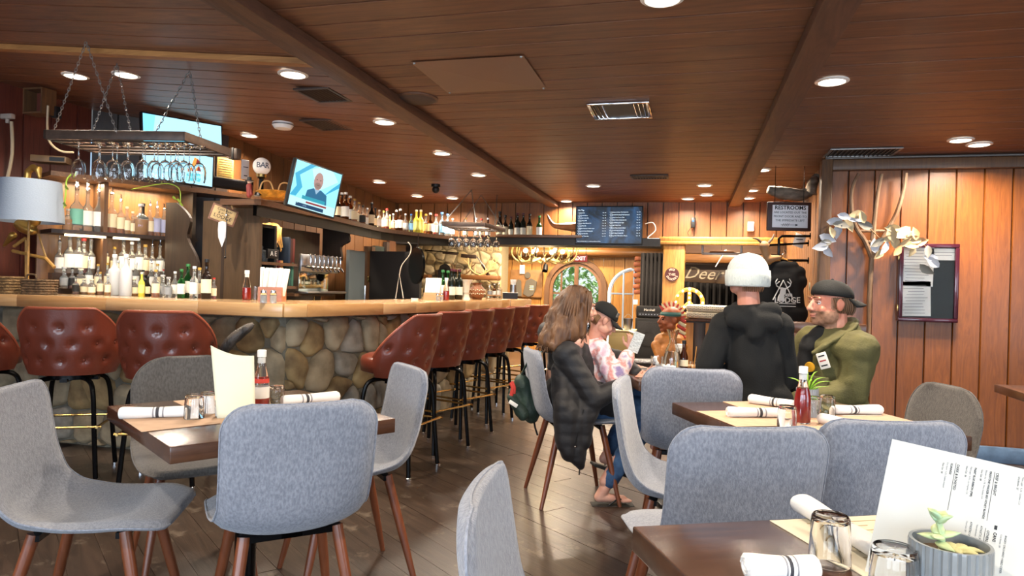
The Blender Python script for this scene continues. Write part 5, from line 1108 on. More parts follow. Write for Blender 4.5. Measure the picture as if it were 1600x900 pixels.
for k in range(11):
    x = -.07+.014*k; t = thing('rolled_napkin', 'white folded napkin standing in the wooden holder, %s from the left' % ORD[k], 'napkin', (p.x, p.y, ZT+.01), .25, 'napkins in the holder'); t.location = nh.location+Matrix.Rotation(.25, 3, 'Z')@V((x, random.uniform(-.02, .02), .01)); t.rotation_euler = (random.uniform(-.05, .05), .05+.016*(k-2), .25); MB().rbox((0, 0, .11), (.0155, .05, .22+random.uniform(-.015, .015)), .004).build('roll', M_napkin, t)
for k, px in enumerate((416, 431)):
    q = counter_at(px, 473.5); s = shaker(.085, .021) if k == 0 else copyt(s); at(s, (q.x, q.y-.03, ZT), 0, '%s of the two glass shakers in front of the wooden napkin holder' % ('left', 'right')[k], 'shakers by the bar napkin holder')
# far end of the bar
def far(px, dy=0): p = counter_at(px, 465); r = ray(px, 465); t_ = None; return p
def on_bar(px, inset=.15):
    """point inside the long counter, seen at picture column px"""
    r = ray(px, 465); best = None
    for A, B in zip(front[2:-1], front[3:]):
        A = V((A[0]-inset, A[1], 0)); B = V((B[0]-inset, B[1], 0)); e = B-A; den = r.x*e.y-r.y*e.x; t_ = (A.x*e.y-A.y*e.x)/den; s = (A.x*r.y-A.y*r.x)/den
        if -.02 <= s <= 1.02 and t_ > 0: return (r.x*t_, r.y*t_, ZT)
    A = V((front[-1][0]-inset, front[-1][1]-.1, 0)); return (A.x, A.y, ZT)
q = on_bar(677, .3); t = thing('napkin_holder', 'light wooden box of white napkins at the far end of the bar', 'holder', q, .3); m = MB(); m.bb((-.09, -.05, 0), (.09, .05, .07)); m.build('box', wood('holder_wood2', '#a9824c', '#8a6636', 0, 6), t, smooth=False)
for k in range(7): n_ = thing('rolled_napkin', 'white napkin standing in the light wooden box, %s from the left' % ORD[k], 'napkin', (q[0]-.075+.022*k, q[1]+.0, ZT+.04), .2, 'napkins at the far end of the bar'); n_.rotation_euler = (0, .06, .2); MB().rbox((0, 0, .085), (.02, .06, .17), .004).build('roll', M_napkin, n_)
q = on_bar(697, .18); o = copyt(kb); at(o, q, 0, 'full red ketchup bottle at the far end of the bar before the wine bottles', 'ketchup bottles')
for k, px in enumerate((684, 690)): q = on_bar(px, .14); o = copyt(s); at(o, q, 0, '%s tiny shaker at the far end of the bar beside the ketchup' % ('left', 'right')[k], 'shakers at the far end of the bar', .8)
for k, (px, kd) in enumerate([(691, 'green'), (699, 'green'), (705, 'wine'), (711, 'wine'), (717, 'wine'), (709, 'wine')]):
    q = on_bar(px, .3+.06*(k % 2)); put_bottle(kd, q, 0, '%s, %s from left in the bar\'s wine group' % (DESC[kd], ORD[k]), 'wine group on the bar', 1.0)
q = on_bar(727, .28); t = thing('cream_vase', 'flared cream vase between the wine bottles and the woven pot', 'vase', q); MB().lathe([(.001, 0), (.055, 0), (.035, .06), (.05, .16), (.075, .21), (.07, .21), (.045, .16), (.03, .06), (.001, .05)], 20, cap=False).build('body', mat('cream_glaze', '#cfc8b8', .4), t, ang=1); MB().lathe([(.0355, .05), (.04, .065), (.0355, .08)], 20, cap=False).build('waist_band', mat('cream_band', '#b5ab98', .4), t)
q = on_bar(745, .22); t = thing('woven_pot', 'round brown pot with white zigzag bands on the bar', 'pot', q); MB().lathe([(.001, 0), (.05, 0), (.085, .05), (.092, .085), (.08, .12), (.05, .145), (.045, .16), (.06, .175), (.055, .178), (.04, .16), (.001, .15)], 26, cap=False).build('body', mat('pot_brown', '#7c4a26', .5, bump=.6, bscale=90), t, ang=1)
for k, z in enumerate((.1, .06)):
    m = MB()
    for i in range(26):
        a = 2*pi*i/26; r = .092 if k else .0885; m.box((r*cos(a), r*sin(a), z+.006*(i % 2)), (.006, .012, .007), a)
    m.build('zigzag_band', M_cream, t, smooth=False)['kind'] = 'stuff'
q = on_bar(772, .2); t = thing('bottle_caddy', 'low wooden caddy for small sauce bottles beside the woven pot', 'caddy', q, .3); m = MB(); m.bb((-.09, -.04, 0), (.09, .04, .012)); m.bb((-.09, -.04, 0), (-.08, .04, .12)); m.bb((.08, -.04, 0), (.09, .04, .12)); m.bb((-.09, -.045, .035), (.09, -.04, .05)); m.build('rack', wood('holder_wood2', ''), t, smooth=False)
for k, kd in enumerate(('small', 'whitelab', 'clear')):
    put_bottle(kd, (q[0]-.05+.05*k, q[1]-.015+.015*k, ZT+.013), 0, ('short sauce bottle', 'tallest sauce bottle with a black cap', 'right sauce bottle')[k]+' in the low wooden caddy on the bar', 'sauce bottles in the caddy', (1.0, .55, .6)[k])
q = on_bar(797, .2); t = thing('black_tray_box', 'shallow black box with a white rim toward the end of the bar', 'box', q, .3); MB().bb((-.09, -.05, 0), (.09, .05, .07)).build('body', M_blackp, t, smooth=False); MB().bb((-.094, -.054, .07), (.094, .054, .076)).build('rim', M_white, t, smooth=False)
q = on_bar(822, .2); t = thing('straw_cup', 'tall steel cup full of white straws at the end of the bar', 'cup', q); MB().lathe([(.001, 0), (.036, 0), (.038, .17), (.035, .17), (.033, .01), (.001, .01)], 20, cap=False).build('cup', M_steel, t, ang=.8)
for k in range(16): a = k*2.4; r = .022*sqrt((k+.5)/16); o = MB().tube([(0, 0, .02), (r*1.2*cos(a), r*1.2*sin(a), .235)], .0045, 6).build('straw', M_paper, t); o.location = (r*cos(a)*.6, r*sin(a)*.6, 0)
q = on_bar(838, .22); t = thing('plate', 'small dark plate lying at the very end of the bar', 'plate', q); MB().lathe([(.001, .006), (.05, .006), (.075, .014), (.075, .018), (.05, .010), (.001, .010)], 24, cap=False).build('dish', M_blackp, t); MB().lathe([(.074, .015), (.077, .017), (.074, .019)], 24, cap=False).build('rim', M_steel, t)
q = on_bar(597, .25); t = thing('candle_dish', 'small white dish on the bar in front of the dark doors', 'dish', on_bar(648, .3)); MB().lathe([(.001, 0), (.03, 0), (.034, .02), (.03, .02), (.001, .008)], 18, cap=False).build('dish', M_white, t); MB().lathe([(.001, .004), (.026, .004), (.026, .014), (.001, .014)], 16, cap=False).build('wax', M_cream, t)
# ================================================================ FAR ROOM
for (x, y) in ((-3.0, 11.2), (-1.2, 10.6), (.6, 9.6), (-2.2, 12.2), (0.3, 7.6)):
    if y > 8.8: area('far_fill', (x, y, 2.6), (0, 0, 0), .2, 0, 150 if y < 12 else 110, (1, .8, .58), None, 'DISK')  # added fill lights without fittings, out of view, to brighten the far room
fx0, fx1 = Yp(651, 430, 12.3).x, Yp(783, 430, 12.3).x
fp = thing('stone_chimney', 'pale tan stone chimney breast with a dark arched opening beyond the bar', 'chimney', (fx0, 12.3, 0))
MB().bb((-.4, .02, 0), (fx1-fx0, .5, 2.6)).build('mortar', mat('pale_mortar', '#8d7f60', .95, bump=1, bscale=40), fp, smooth=False)
fpt = [mat('tan_stone', '#c4ac80', .85, bump=.8, bscale=20, col2='#a58d60', vscale=8), mat('pale_stone', '#cbb892', .85, bump=.8, bscale=20, col2='#ad9a78', vscale=8)]
stones(fp, (0, 0.03, 0), (1, 0, 0), fx1-fx0, 1.35, .21, (0, -1, 0), 31, fpt, .03, .75)
o = MB().prism([(-.13, 0), (.13, 0), (.13, .2), (.09, .3), (0, .34), (-.09, .3), (-.13, .2)], .03, Matrix.Rotation(pi/2, 3, 'X')).build('arched_opening', mat('arch_black', '#15100d', .9), fp, smooth=False); c = Yp(695, 440, 12.2); o.location = c-fp.location  # flat near-black plate set where the opening is
c = Yp(750, 434, 12.1); o = MB().rbox((0, 0, 0), (.75, .22, .09), .02).build('mantel', wood('mantel_wood', '#8a5a30', '#5f3a1c', 0, 3), fp); o.location = c-fp.location; c = Yp(662, 432, 12.1); o = MB().rbox((0, 0, 0), (.28, .2, .08), .02).build('mantel', wood('mantel_wood', ''), fp); o.location = c-fp.location
def rifle(a, b, label):
    t = thing('rifle', label, 'rifle', tuple(a)); d = b-a; L = d.length; M3 = V((1, 0, 0)).rotation_difference(d).to_matrix()
    MB().tube([M3@V((0, 0, 0)), M3@V((L*.66, 0, 0))], .012, 6).build('barrel', M_black, t); MB().rbox(M3@V((L*.5, 0, -.02)), (L*.3, .03, .035), .008, M=M3).rbox(M3@V((L*.86, 0, -.04)), (L*.3, .03, .07), .012, M=M3).build('stock', M_dark, t); return t
rifle(Yp(664, 391, 12.1), Yp(744, 398, 12.1), 'long dark rifle mounted level on the stone chimney'); rifle(Yp(745, 401, 12.1), Yp(770, 434, 12.1), 'dark rifle leaning steeply on the mantel beside the antlers')
def antler(m, base, s, flip=1, rot=0):
    R = Matrix.Rotation(rot, 3, 'Z'); g = lambda p: V(base)+R@V((p[0]*flip*s, p[1]*s, p[2]*s)); m.tube(spline([g(p) for p in ((0, 0, 0), (.12, 0, .05), (.22, 0, .16), (.24, 0, .32))], 4), [.02*s*(1-.055*i) for i in range(13)], 6)
    for a, b in (((.1, 0, .04), (.08, 0, .2)), ((.2, 0, .12), (.14, 0, .3)), ((.23, 0, .2), (.33, 0, .3))): m.tube([g(a), g(((a[0]+b[0])/2+.015, .01, (a[2]+b[2])/2)), g(b)], [.014*s, .011*s, .003*s], 5)
M_ant = mat('antler_bone', '#c7a56b', .5, var=.2, vscale=20)
t = thing('antlers', 'pair of pale antlers standing on the mantel shelf', 'antlers', tuple(Yp(750, 430, 12.05))); m = MB(); antler(m, (0, 0, 0), 1.0); m.build('antler', M_ant, t); m = MB(); antler(m, (0, 0, 0), 1.0, -1); m.build('antler', M_ant, t)
t = thing('antlers', 'dark antlers above the left mantel on the chimney', 'antlers', tuple(Yp(722, 430, 12.05))); m = MB(); antler(m, (0, 0, 0), .8); m.build('antler', mat('dark_antler', '#6a4c2c', .6), t); m = MB(); antler(m, (0, 0, 0), .8, -1); m.build('antler', mat('dark_antler', ''), t)
# antler chandelier
cc = D(850, 398, 9.6); ch = thing('antler_chandelier', 'glowing chandelier made of pale antlers hanging beyond the header', 'chandelier', tuple(cc))
random.seed(4)
for k in range(10):
    a = 2*pi*k/10; m = MB(); r = .34; P = spline([(r*.3*cos(a), r*.3*sin(a), -.06), (r*cos(a), r*sin(a), -.11), (r*1.35*cos(a+.25), r*1.35*sin(a+.25), 0), (r*1.3*cos(a+.35), r*1.3*sin(a+.35), .13)], 4); m.tube(P, [.02*(1-.05*i) for i in range(13)], 6)
    m.tube([(r*cos(a), r*sin(a), -.1), (r*1.05*cos(a-.2), r*1.05*sin(a-.2), .04)], [.012, .003], 5); m.tube([P[8], V(P[8])+V((.03, 0, .1))], [.01, .003], 5); m.build('antler', mat('lit_antler', '#d9bd7c', .5), ch)
for k in range(6):
    a = 2*pi*k/6+.3; b = MB().ball((.26*cos(a), .26*sin(a), .05), .034, 14).build('bulb', glow('warm_bulb', '#ffe3a0', 14), ch); MB().lathe([(.012, -.04), (.012, .02)], 10, (.26*cos(a), .26*sin(a), .0)).build('socket', M_dark, b)
MB().tube([(0, 0, -.08), (0, 0, 1.0)], .01, 8).build('stem', M_dark, ch)
l_ = bpy.data.lights.new('chandelier_glow', 'POINT'); l_.energy = 45; l_.color = (1, .78, .45); l_.shadow_soft_size = .25; o = bpy.data.objects.new('chandelier_glow', l_); COL.objects.link(o); o.parent = ch; o.location = (0, 0, .1)
# exit sign
c = Yp(907, 404, 11.0); t = thing('exit_sign', 'white exit sign with red letters under the header', 'sign', (c.x, 11.0, c.z)); MB().rbox((0, 0, 0), (.22, .03, .1), .004).build('panel', glow('exit_face', '#c23b36', .8), t); text('EXIT', .085, glow('exit_letter', '#ffffff', 1.4), t, frameM((0, -.017, 0), (1, 0, 0), (0, 0, 1)), 'letters', .001, bold=.002)
for x_ in (-.09, .09): MB().tube([(x_, 0, .05), (x_, 0, 2.72-c.z)], .004, 5).build('hanging_rod', M_black, t)
# carved relief board, papers, spotlight on the far wall
a, b = Yp(798, 421, 12.96), Yp(847, 465, 12.96); t = thing('relief_board', 'large brown board with the dark relief of a crouching ball player', 'picture', ((a.x+b.x)/2, 12.96, (a.z+b.z)/2)); w_, h_ = b.x-a.x, a.z-b.z
MB().rbox((0, 0, 0), (w_, .04, h_), .008).build('board', mat('relief_brown', '#8a6238', .6, var=.2, vscale=8), t); m = MB()
for q0 in ([(.16*cos(k*.5)*.35+.03, .16+.18*sin(k*.5)*.35) for k in range(13)], [(-.05, -.2), (.0, .05), (.1, .1), (.22, .04), (.2, -.1), (.15, -.22), (.05, -.26)], [(-.22, -.25), (-.21, -.02), (-.16, .08), (-.1, .05), (-.08, -.25)]): m.prism(q0, .02, Matrix.Rotation(pi/2, 3, 'X'), (0, -.02, 0))
m.build('relief_figure', mat('relief_grey', '#5a5347', .7), t, smooth=False)
for k in range(3): o = MB().rbox((.12, -.045, -.05-.035*k), (.08, .01, .012), .002).build('stripe', M_cream, t)
t = thing('note_sheet', 'white sheet pinned on the pine wall above the relief board', 'notice', tuple(Yp(816, 421, 12.92))); MB().rbox((0, 0, 0), (.1, .01, .17), .002).build('sheet', M_paper, t); MB().ball((0, -.008, .075), .008, 8).build('pin', M_steel, t)
t = thing('spotlight', 'small black spotlight on the pine wall right of the white sheet', 'lamp', tuple(Yp(853, 414, 12.85))); MB().lathe([(.001, 0), (.04, 0), (.055, .14), (.05, .14), (.036, .01)], 16, M=Matrix.Rotation(2.6, 3, 'X'), cap=False).build('shade', M_blackp, t); MB().tube([(0, 0, 0), (-.05, .1, .08)], .008, 6).build('arm', M_blackp, t)
# amplifier and cabinet, dresser
a, b = Yp(994, 478, 10.8), Yp(1034, 536, 10.8); cx, w_ = (a.x+b.x)/2, b.x-a.x; zt_ = a.z; zm = Yp(1014, 497, 10.8).z
t = thing('speaker_cabinet', 'black guitar speaker cabinet standing on the floor by the stage curtain', 'speaker', (cx, 10.8, 0)); MB().rbox((0, .2, zm/2), (w_+.02, .36, zm-.01), .012).build('casing', M_blackp, t); MB().rbox((0, .015, zm*.5), (w_-.04, .01, zm*.86), .004).build('grille_cloth', mat('grille_cloth', ''), t); MB().lathe([(.11, -.002), (.13, -.006), (.13, 0)], 24, (0, .005, zm*.6), Matrix.Rotation(pi/2, 3, 'X'), cap=False).build('speaker_rim', mat('rim_grey', '#2c2c30', .5), t)
t = thing('amplifier_head', 'black guitar amplifier head with a white script badge on the speaker cabinet', 'amplifier', (cx, 10.8, zm)); h_ = zt_-zm; MB().rbox((0, .2, h_/2), (w_, .3, h_), .012).build('casing', M_blackp, t); MB().box((0, .045, h_*.3), (w_*.86, .01, h_*.3)).build('control_panel', mat('panel_dark', '#2a2a2c', .4), t, smooth=False); text('Marshall', .05, M_white, t, frameM((0, .044, h_*.68), (1, 0, 0), (0, 0, 1)), 'badge', .002)
for k in range(7): o = MB().lathe([(.008, 0), (.008, .015)], 8, M=Matrix.Rotation(pi/2, 3, 'X')).build('knob', M_steel, t); o.location = (-w_*.35+w_*.11*k, .04, h_*.3)
a = Yp(970, 530, 9.6); t = thing('small_cabinet', 'small beige cabinet standing before the amplifier', 'cabinet', (a.x, 9.6, 0)); zt_ = Yp(970, 518, 9.6).z; MB().rbox((0, .2, zt_/2), (.34, .4, zt_), .008).build('body', mat('beige_paint', '#9c8a5a', .5), t); MB().rbox((0, .2, zt_+.01), (.38, .44, .02), .004).build('top', mat('beige_top', '#c2b48c', .4), t)
for k in range(2): MB().rbox((0, -.008, zt_*(.3+.4*k)), (.3, .012, zt_*.36), .003).build('drawer', mat('beige_paint', ''), t)
t = thing('pail', 'grey metal pail standing on the small beige cabinet', 'pail', (a.x+.08, 9.75, zt_+.021)); MB().lathe([(.001, 0), (.05, 0), (.07, .16), (.066, .16), (.046, .01), (.001, .01)], 18, cap=False).build('body', M_steel, t, ang=.8); MB().tube(spline([(-.068, 0, .15), (0, 0, .22), (.068, 0, .15)], 6), .003, 5).build('handle', M_steel, t)
# carved totem strip right of the door
a = Yp(996, 440, 12.5); t = thing('carved_totem', 'narrow red-brown carved totem board beside the open blue door leaf', 'carving', (a.x, 12.5, 0)); m = MB()
for k in range(7): m.rbox((.01*(-1)**k, 0, 1.2+.1*k), (.14-.01*(k % 2), .08, .085), .025)
m.build('carving', mat('totem_red', '#8a4a2c', .6, var=.4, vscale=12), t); MB().bb((-.06, -.03, 0), (.06, .03, 1.16)).build('board', M_pine, t, smooth=False)
t = thing('price_tag', 'white tag hanging on the pine wall below the carved totem', 'tag', tuple(Yp(993, 472, 12.3))); MB().rbox((0, 0, 0), (.08, .01, .09), .003).build('tag', M_paper, t); MB().tube([(0, 0, .045), (0, 0, .14)], .003, 5).build('string', M_dark, t)
# sign board in cursive, letters of rope
a, b = Yp(1068, 415, 10.9), Yp(1200, 450, 10.9); zc_ = Yp(1120, 430, 10.9).z; t = thing('lodge_board', 'long dark board with white cursive lettering above the black curtain', 'sign', ((a.x+b.x)/2+.1, 10.9, zc_), -.0); t.rotation_euler = (0, .035, 0)
MB().rbox((0, 0, 0), (b.x-a.x+.3, .04, .27), .006).build('board', wood('board_dark', '#4a3826', '#2f2317', 0, 3), t); o = text('Deer Lodge', .26, mat('rope_white', '#9c937e', .7), t, frameM((-.08, -.022, -.0), (1, 0, 0), (0, 0, 1)), 'cursive_letters', .002, shear=.45)
struct(MB().bb((-.25, 10.92, 1.83), (2.4, 11.05, 2.3)).build('trim_11', M_shelf, smooth=False)); struct(MB().rbox((1.0, 10.8, 1.74), (2.6, .14, .14), .04).build('trim_12', wood('log_beam', '')))
t = thing('window_frame', 'small grey open frame hanging under the pine ledge', 'frame', tuple(Yp(1128, 388, 9.2))); m = MB(); m.rbox((0, 0, .07), (.50, .03, .03), .004); m.rbox((0, 0, -.07), (.50, .03, .03), .004); m.rbox((-.24, 0, 0), (.03, .03, .14), .004); m.rbox((.24, 0, 0), (.03, .03, .14), .004); m.build('frame', M_vent, t); MB().rbox((.0, -.01, -.045), (.3, .04, .022), .003).build('shelf', wood('pale_batten', ''), t)
for x_ in (-.22, .22): MB().tube([(x_, 0, .08), (x_, 0, 2.72-t.location.z)], .006, 5).build('hanging_rod', M_black, t)
t = thing('skewer_arrow', 'small white arrow hanging below the grey frame', 'arrow', tuple(Yp(1125, 405, 10.5))); MB().tube([(-.06, 0, -.11), (.06, 0, .1)], .008, 6).build('shaft', M_white, t); MB().lathe([(.03, 0), (.001, .06)], 8, (.06, 0, .1), Matrix.Rotation(.5, 3, 'Y')).build('head', M_white, t); MB().tube([(.02, 0, .03), (.02, 0, 2.72-t.location.z)], .0025, 5).build('string', M_black, t)
# round sign on the post
c = Yp(1050, 429, 8.5); t = thing('round_sign', 'round dark red sign with white lettering on the pine post', 'sign', (c.x, 8.505, c.z)); MB().lathe([(.001, 0), (.085, 0), (.085, .012), (.001, .012)], 32, M=Matrix.Rotation(pi/2, 3, 'X'), cap=False).build('disc', mat('maroon_disc', '#4a1f1e', .5), t, ang=.6)
lp_ = mat('sign_pink', '#e0b8a4', .6)
for chs, r, a0, st_, fl in (('MISS', .06, 1.95, -.26, 1), ('SMOKERS', .06, -2.75, .395, -1)):
    for k, c_ in enumerate(chs):
        a = a0+st_*k; rad_ = V((cos(a), 0, sin(a))); up_ = rad_*fl; text(c_, .036, lp_, t, frameM(rad_*r+V((0, -.0135, 0)), V((up_.z, 0, -up_.x)), up_), 'letter', .001, bold=.001)
text('THIS', .04, lp_, t, frameM((0, -.0135, 0), (1, 0, 0), (0, 0, 1)), 'letters', .001, bold=.001)
# peace sign of bulbs
c = Yp(1077, 470, 7.6); pz = thing('peace_sign_lamp', 'marquee lamp in the shape of a peace sign glowing on the shelf', 'lamp', tuple(c)); gm = mat('marquee_gold', '#d9a24a', .4); R_ = .14
MB().tube([(R_*cos(a*pi/12), 0, R_*sin(a*pi/12)) for a in range(24)], .022, 8, closed=True).build('ring', gm, pz); m = MB(); m.tube([(0, 0, -R_), (0, 0, R_)], .022, 8); m.tube([(0, 0, 0), (R_*.7, 0, -R_*.7)], .02, 8); m.tube([(0, 0, 0), (-R_*.7, 0, -R_*.7)], .02, 8); m.build('bars', gm, pz)
for k in range(12): a = k*pi/6; o = MB().ball((0, 0, 0), .012, 8, m=6).build('bulb', glow('warm_bulb', ''), pz); o.location = (R_*cos(a), -.024, R_*sin(a))
for p_ in ((0, -.09), (0, -.045), (0, .0), (0, .05), (0, .1), (.05, -.05), (.085, -.085), (-.05, -.05)): o = MB().ball((0, 0, 0), .012, 8, m=6).build('bulb', glow('warm_bulb', ''), pz); o.location = (p_[0], -.024, p_[1])
# merchandise counter with folded blankets
zt_ = Yp(1100, 498, 7.4).z; x0, x1 = Yp(1068, 498, 7.4).x, .98; sc_w = thing('display_counter', 'slatted pine display counter holding the folded blankets', 'counter', (x0, 7.4, 0))
MB().rbox(((x1-x0)/2, .2, zt_-.015), (x1-x0+.03, .46, .03), .005).build('top', M_trimwood, sc_w); MB().bb((.01, .03, 0), (x1-x0, .4, zt_-.03)).build('carcass', M_dark, sc_w, smooth=False); s = 0
k = 0
while s < x1-x0-.05:
    w_ = .11; o = MB().rbox((0, 0, 0), (w_-.012, .02, zt_-.05), .003).build('slat', M_pine if k % 3 != 1 else M_dark, sc_w); o.location = (s+w_/2, .015, zt_/2-.02); s += w_; k += 1
pz.location.z = zt_+R_+.022
mb_ = mat('blanket_cream', '#c9bfa8', .95, bump=.6, bscale=150, var=.1, vscale=30); ms_ = mat('blanket_stripe', '#5c554b', .95)
for k in range(2):
    bx0, bx1 = Yp(1068, 490, 7.3).x+.02, Yp(1128, 490, 7.3).x+.25; t = thing('folded_blanket', ('lower', 'upper')[k]+' of the two folded cream blankets with grey zigzags on the counter', 'blanket', ((bx0+bx1)/2, 7.42, zt_+.075*k), 0, 'folded blankets'); W_ = bx1-bx0
    m = MB(); m.rbox((0, 0, .037), (W_, .3, .07), .032); o = m.build('cloth', mb_, t)
    for v in o.data.vertices: v.co.z += .008*sin(v.co.x*14+k)
    for q in range(2):
        m = MB(); N = 28
        for i in range(N): m.box((-W_*.46+W_*.92*i/N, -.151, .025+.022*q+.004*(i % 2)), (W_*.9/N*.7, .003, .006))
        m.build('zigzag', ms_, t, smooth=False)['kind'] = 'stuff'
# carved wooden chief figure with feather headdress
c = Yp(1047, 500, 7.0); t = thing('carved_figure', 'carved wooden figure with a red and cream feather headdress by the post', 'statue', (c.x, 7.0, 0)); H1 = Yp(1047, 468, 7.0).z
m = MB(); fd = V((-.85, -.5, 0)).normalized(); Bs = basis(fd); hz = H1-.20
m.cap2((0, 0, .12), .16, (0, 0, H1-.52), .13); m.cap2((-.07, 0, H1-.42), .085, (.07, 0, H1-.42), .085); m.cap2((-.13, -.05, H1-.46), .05, (-.07, -.14, H1-.62), .04); m.cap2((.13, -.05, H1-.46), .05, (.07, -.14, H1-.62), .04); m.cap2((0, 0, H1-.42), .06, (0, 0, hz), .055); m.lathe([(.001, 0), (.2, 0), (.2, .12), (.001, .12)], 16, cap=False)
head(m, (0, 0, hz), fd, 1.12)
blob(m, 'body', [mat('carved_orange', '#a8692c', .45, var=.25, vscale=14, bump=.5, bscale=40), mat('carved_face', '#8e4a28', .5)], t, .009, 2, world=False, zone=lambda p: 1 if (p.z > hz-.12) else 0)
for q_ in (-1, 1): o = MB().ball((0, 0, 0), .009, 8).build('eye', M_blackp, t); o.location = V((0, 0, hz))+Bs@V((q_*.034, .1, .004))
for k in range(15):
    a = -.9+k*.17; L = .15; M3 = Matrix.Rotation(a+.1, 3, 'Y'); o = MB().add([M3@V(p) for p in ((-.014, 0, .05), (.014, 0, .05), (.024, .01, .05+L*.6), (0, .015, .05+L), (-.024, .01, .05+L*.6))], [(0, 1, 2, 3, 4)]).build('feather', [mat('feather_red', '#b53c2e', .6), mat('feather_cream', '#d9c89c', .6)][k % 2], t, smooth=False); o.location = (0, .05, H1-.17); o.scale = (.8, .8, .8)
    q = o.modifiers.new('s', 'SOLIDIFY'); q.thickness = .006
for k in range(7): o = MB().rbox((0, 0, 0), (.1, .02, .035), .01).build('feather', [mat('feather_red', ''), mat('feather_cream', '')][k % 2], t); o.location = (.11, .05, H1-.2-.04*k); o.rotation_euler = (0, .5, 0)
MB().lathe([(.098, hz+.035), (.104, hz+.055), (.096, hz+.075)], 20, (.005, .0, 0), cap=False).build('headband', mat('teal_band', '#35625c', .5), t)
# steer horns on the header
c = Yp(880, 352, 8.5); t = thing('steer_horns', 'long tan steer horns mounted on the wall left of the menu screen', 'horns', tuple(c)); h_ = Yp(856, 336, 8.5)-c
MB().tube(spline([(.18, 0, -.02), (.02, -.03, -.02), (-.12, -.05, .0), (h_.x, -.05, h_.z)], 6), [.068*(1-.048*i) for i in range(19)], 10).build('horn', mat('horn_tan', '#b5764a', .35, var=.25, vscale=10), t); MB().tube(spline([(.18, 0, -.02), (.34, -.03, -.02), (.48, -.05, .0), (.62, -.05, .1)], 6), [.05*(1-.048*i) for i in range(19)], 10).build('horn', mat('horn_tan', ''), t); MB().rbox((.18, .02, -.02), (.14, .08, .12), .02).build('mount', M_dark, t)
tag(MB().rbox(tuple(Yp(893, 353, 8.55)), (.3, .04, .05), .01).build('wooden_arrow', M_shelf), 'small wooden arrow board under the steer horns', 'sign')
# wall devices right of the menu screen and the coiled cable
c = Yp(1083, 348, 8.74); t = thing('wifi_unit', 'small black unit with a blue light and thin cable on the header wall', 'router', tuple(c)); MB().rbox((0, 0, 0), (.055, .03, .13), .012).build('body', M_blackp, t); MB().ball((0, -.016, .02), .009, 8).build('indicator', glow('blue_led', '#2f6bff', 6), t); MB().tube(spline([(-.02, -.01, -.06), (-.06, -.01, -.12), (-.04, -.01, -.18), (-.03, -.01, -.24)], 5), .004, 6).build('cable', M_blackp, t)
c = Yp(1173, 354, 8.74); t = thing('thermostat', 'small white thermostat on the header wall left of the restroom sign', 'thermostat', tuple(c)); MB().rbox((0, 0, 0), (.075, .03, .115), .008).build('body', M_white, t); MB().box((0, -.0165, .03), (.045, .002, .015)).build('display', M_vent, t, smooth=False)
tag(MB().tube(spline([Yp(1008, 350, 8.5), Yp(1020, 348, 8.5), Yp(1024, 360, 8.5), Yp(1012, 372, 8.5), Yp(1030, 373, 8.5), Yp(1060, 374, 8.5)], 6), .007, 6).build('white_cable', M_white), 'white cable looping beside the menu screen onto the pine ledge', 'cable')
# restroom sign, driftwood, garment rack, hoodie
SR = 6.25; TLc, BRc = D(1199, 316, 5.8), D(1266, 361, 5.8); c = (TLc+BRc)/2; w_ = (BRc-TLc).dot(CR); h_ = .26
w_ = .365; h_ = .245; t = thing('restroom_sign', 'brown framed white sign about the restrooms below the driftwood', 'sign', tuple(c)); M4 = frameM((0, 0, 0), (.97, .2, 0), (-.02, 0, 1)); M3 = M4.to_3x3()
MB().rbox((0, 0, 0), (w_, h_, .03), .006, M=M3).build('frame', mat('sign_brown', '#432821', .5), t); MB().rbox(M3@V((.005, 0, .016)), (w_-.07, h_-.055, .004), .001, M=M3).build('panel', mat('sign_white', '#efecee', .5), t)
def rtx(s, x, y, z, b=0): Mx = M4.copy(); Mx.translation = M3@V((x, y, .0185)); text(s, z, M_ink, t, Mx, 'lettering', .0006, bold=b)
rtx('RESTROOMS', .005, .072, .046, .001); rtx('ARE LOCATED OUT THE', .005, .033, .0245); rtx('FRONT DOOR AND TO', .005, -.001, .0255); rtx('THE IMMEDIATE LEFT', .005, -.035, .0255)
m = MB(); m.tube([M3@V((-.07, -.072, .019)), M3@V((.05, -.072, .019))], .0018, 4); m.add([M3@V(p) for p in ((.05, -.062, .0195), (.075, -.072, .0195), (.05, -.082, .0195))], [(0, 1, 2)])
for k in range(4): m.tube([M3@V((-.06+.015*k, -.085, .019)), M3@V((-.045+.015*k, -.06, .019))], .0014, 4)
m.build('arrow', M_ink, t, smooth=False)
for x_ in (-.12, .12): MB().tube([M3@V((x_, .12, 0)), M3@V((x_, .43, .0))], .003, 5).build('hanging_wire', M_black, t)
random.seed(9); t = thing('driftwood_branch', 'twisted grey driftwood branch above the restroom sign', 'driftwood', tuple(D(1235, 303, 6.2))); g_ = mat('driftwood_grey', '#8a7c6c', .85, bump=1.2, bscale=40, col2='#4f4438', vscale=22, stretch=(.3, 1, 1)); m = MB(); W_ = lambda x, y, d=6.0: D(x, y, d)
m.tube(spline([W_(1200, 296), W_(1215, 300), W_(1235, 303), W_(1255, 305), W_(1268, 300)], 5), [.03+.025*sin(i*.17)+.006*random.random() for i in range(21)], 8)
for k in range(9): x = 1204+k*7; m.tube(spline([W_(x, 294+k*.6, 6.16), W_(x+14, 303, 6.13), W_(x+26, 302+3*sin(k), 6.17)], 4), .009, 5)
m.tube(spline([W_(1266, 303), W_(1270, 285), W_(1274, 280, 6.1), W_(1275, 276, 6.05)], 5), [.05-.0013*i for i in range(16)], 8); m.tube(spline([W_(1225, 312), W_(1240, 300), W_(1262, 296)], 4), .014, 6); m.build('branch', g_, t, ang=1, world=True)
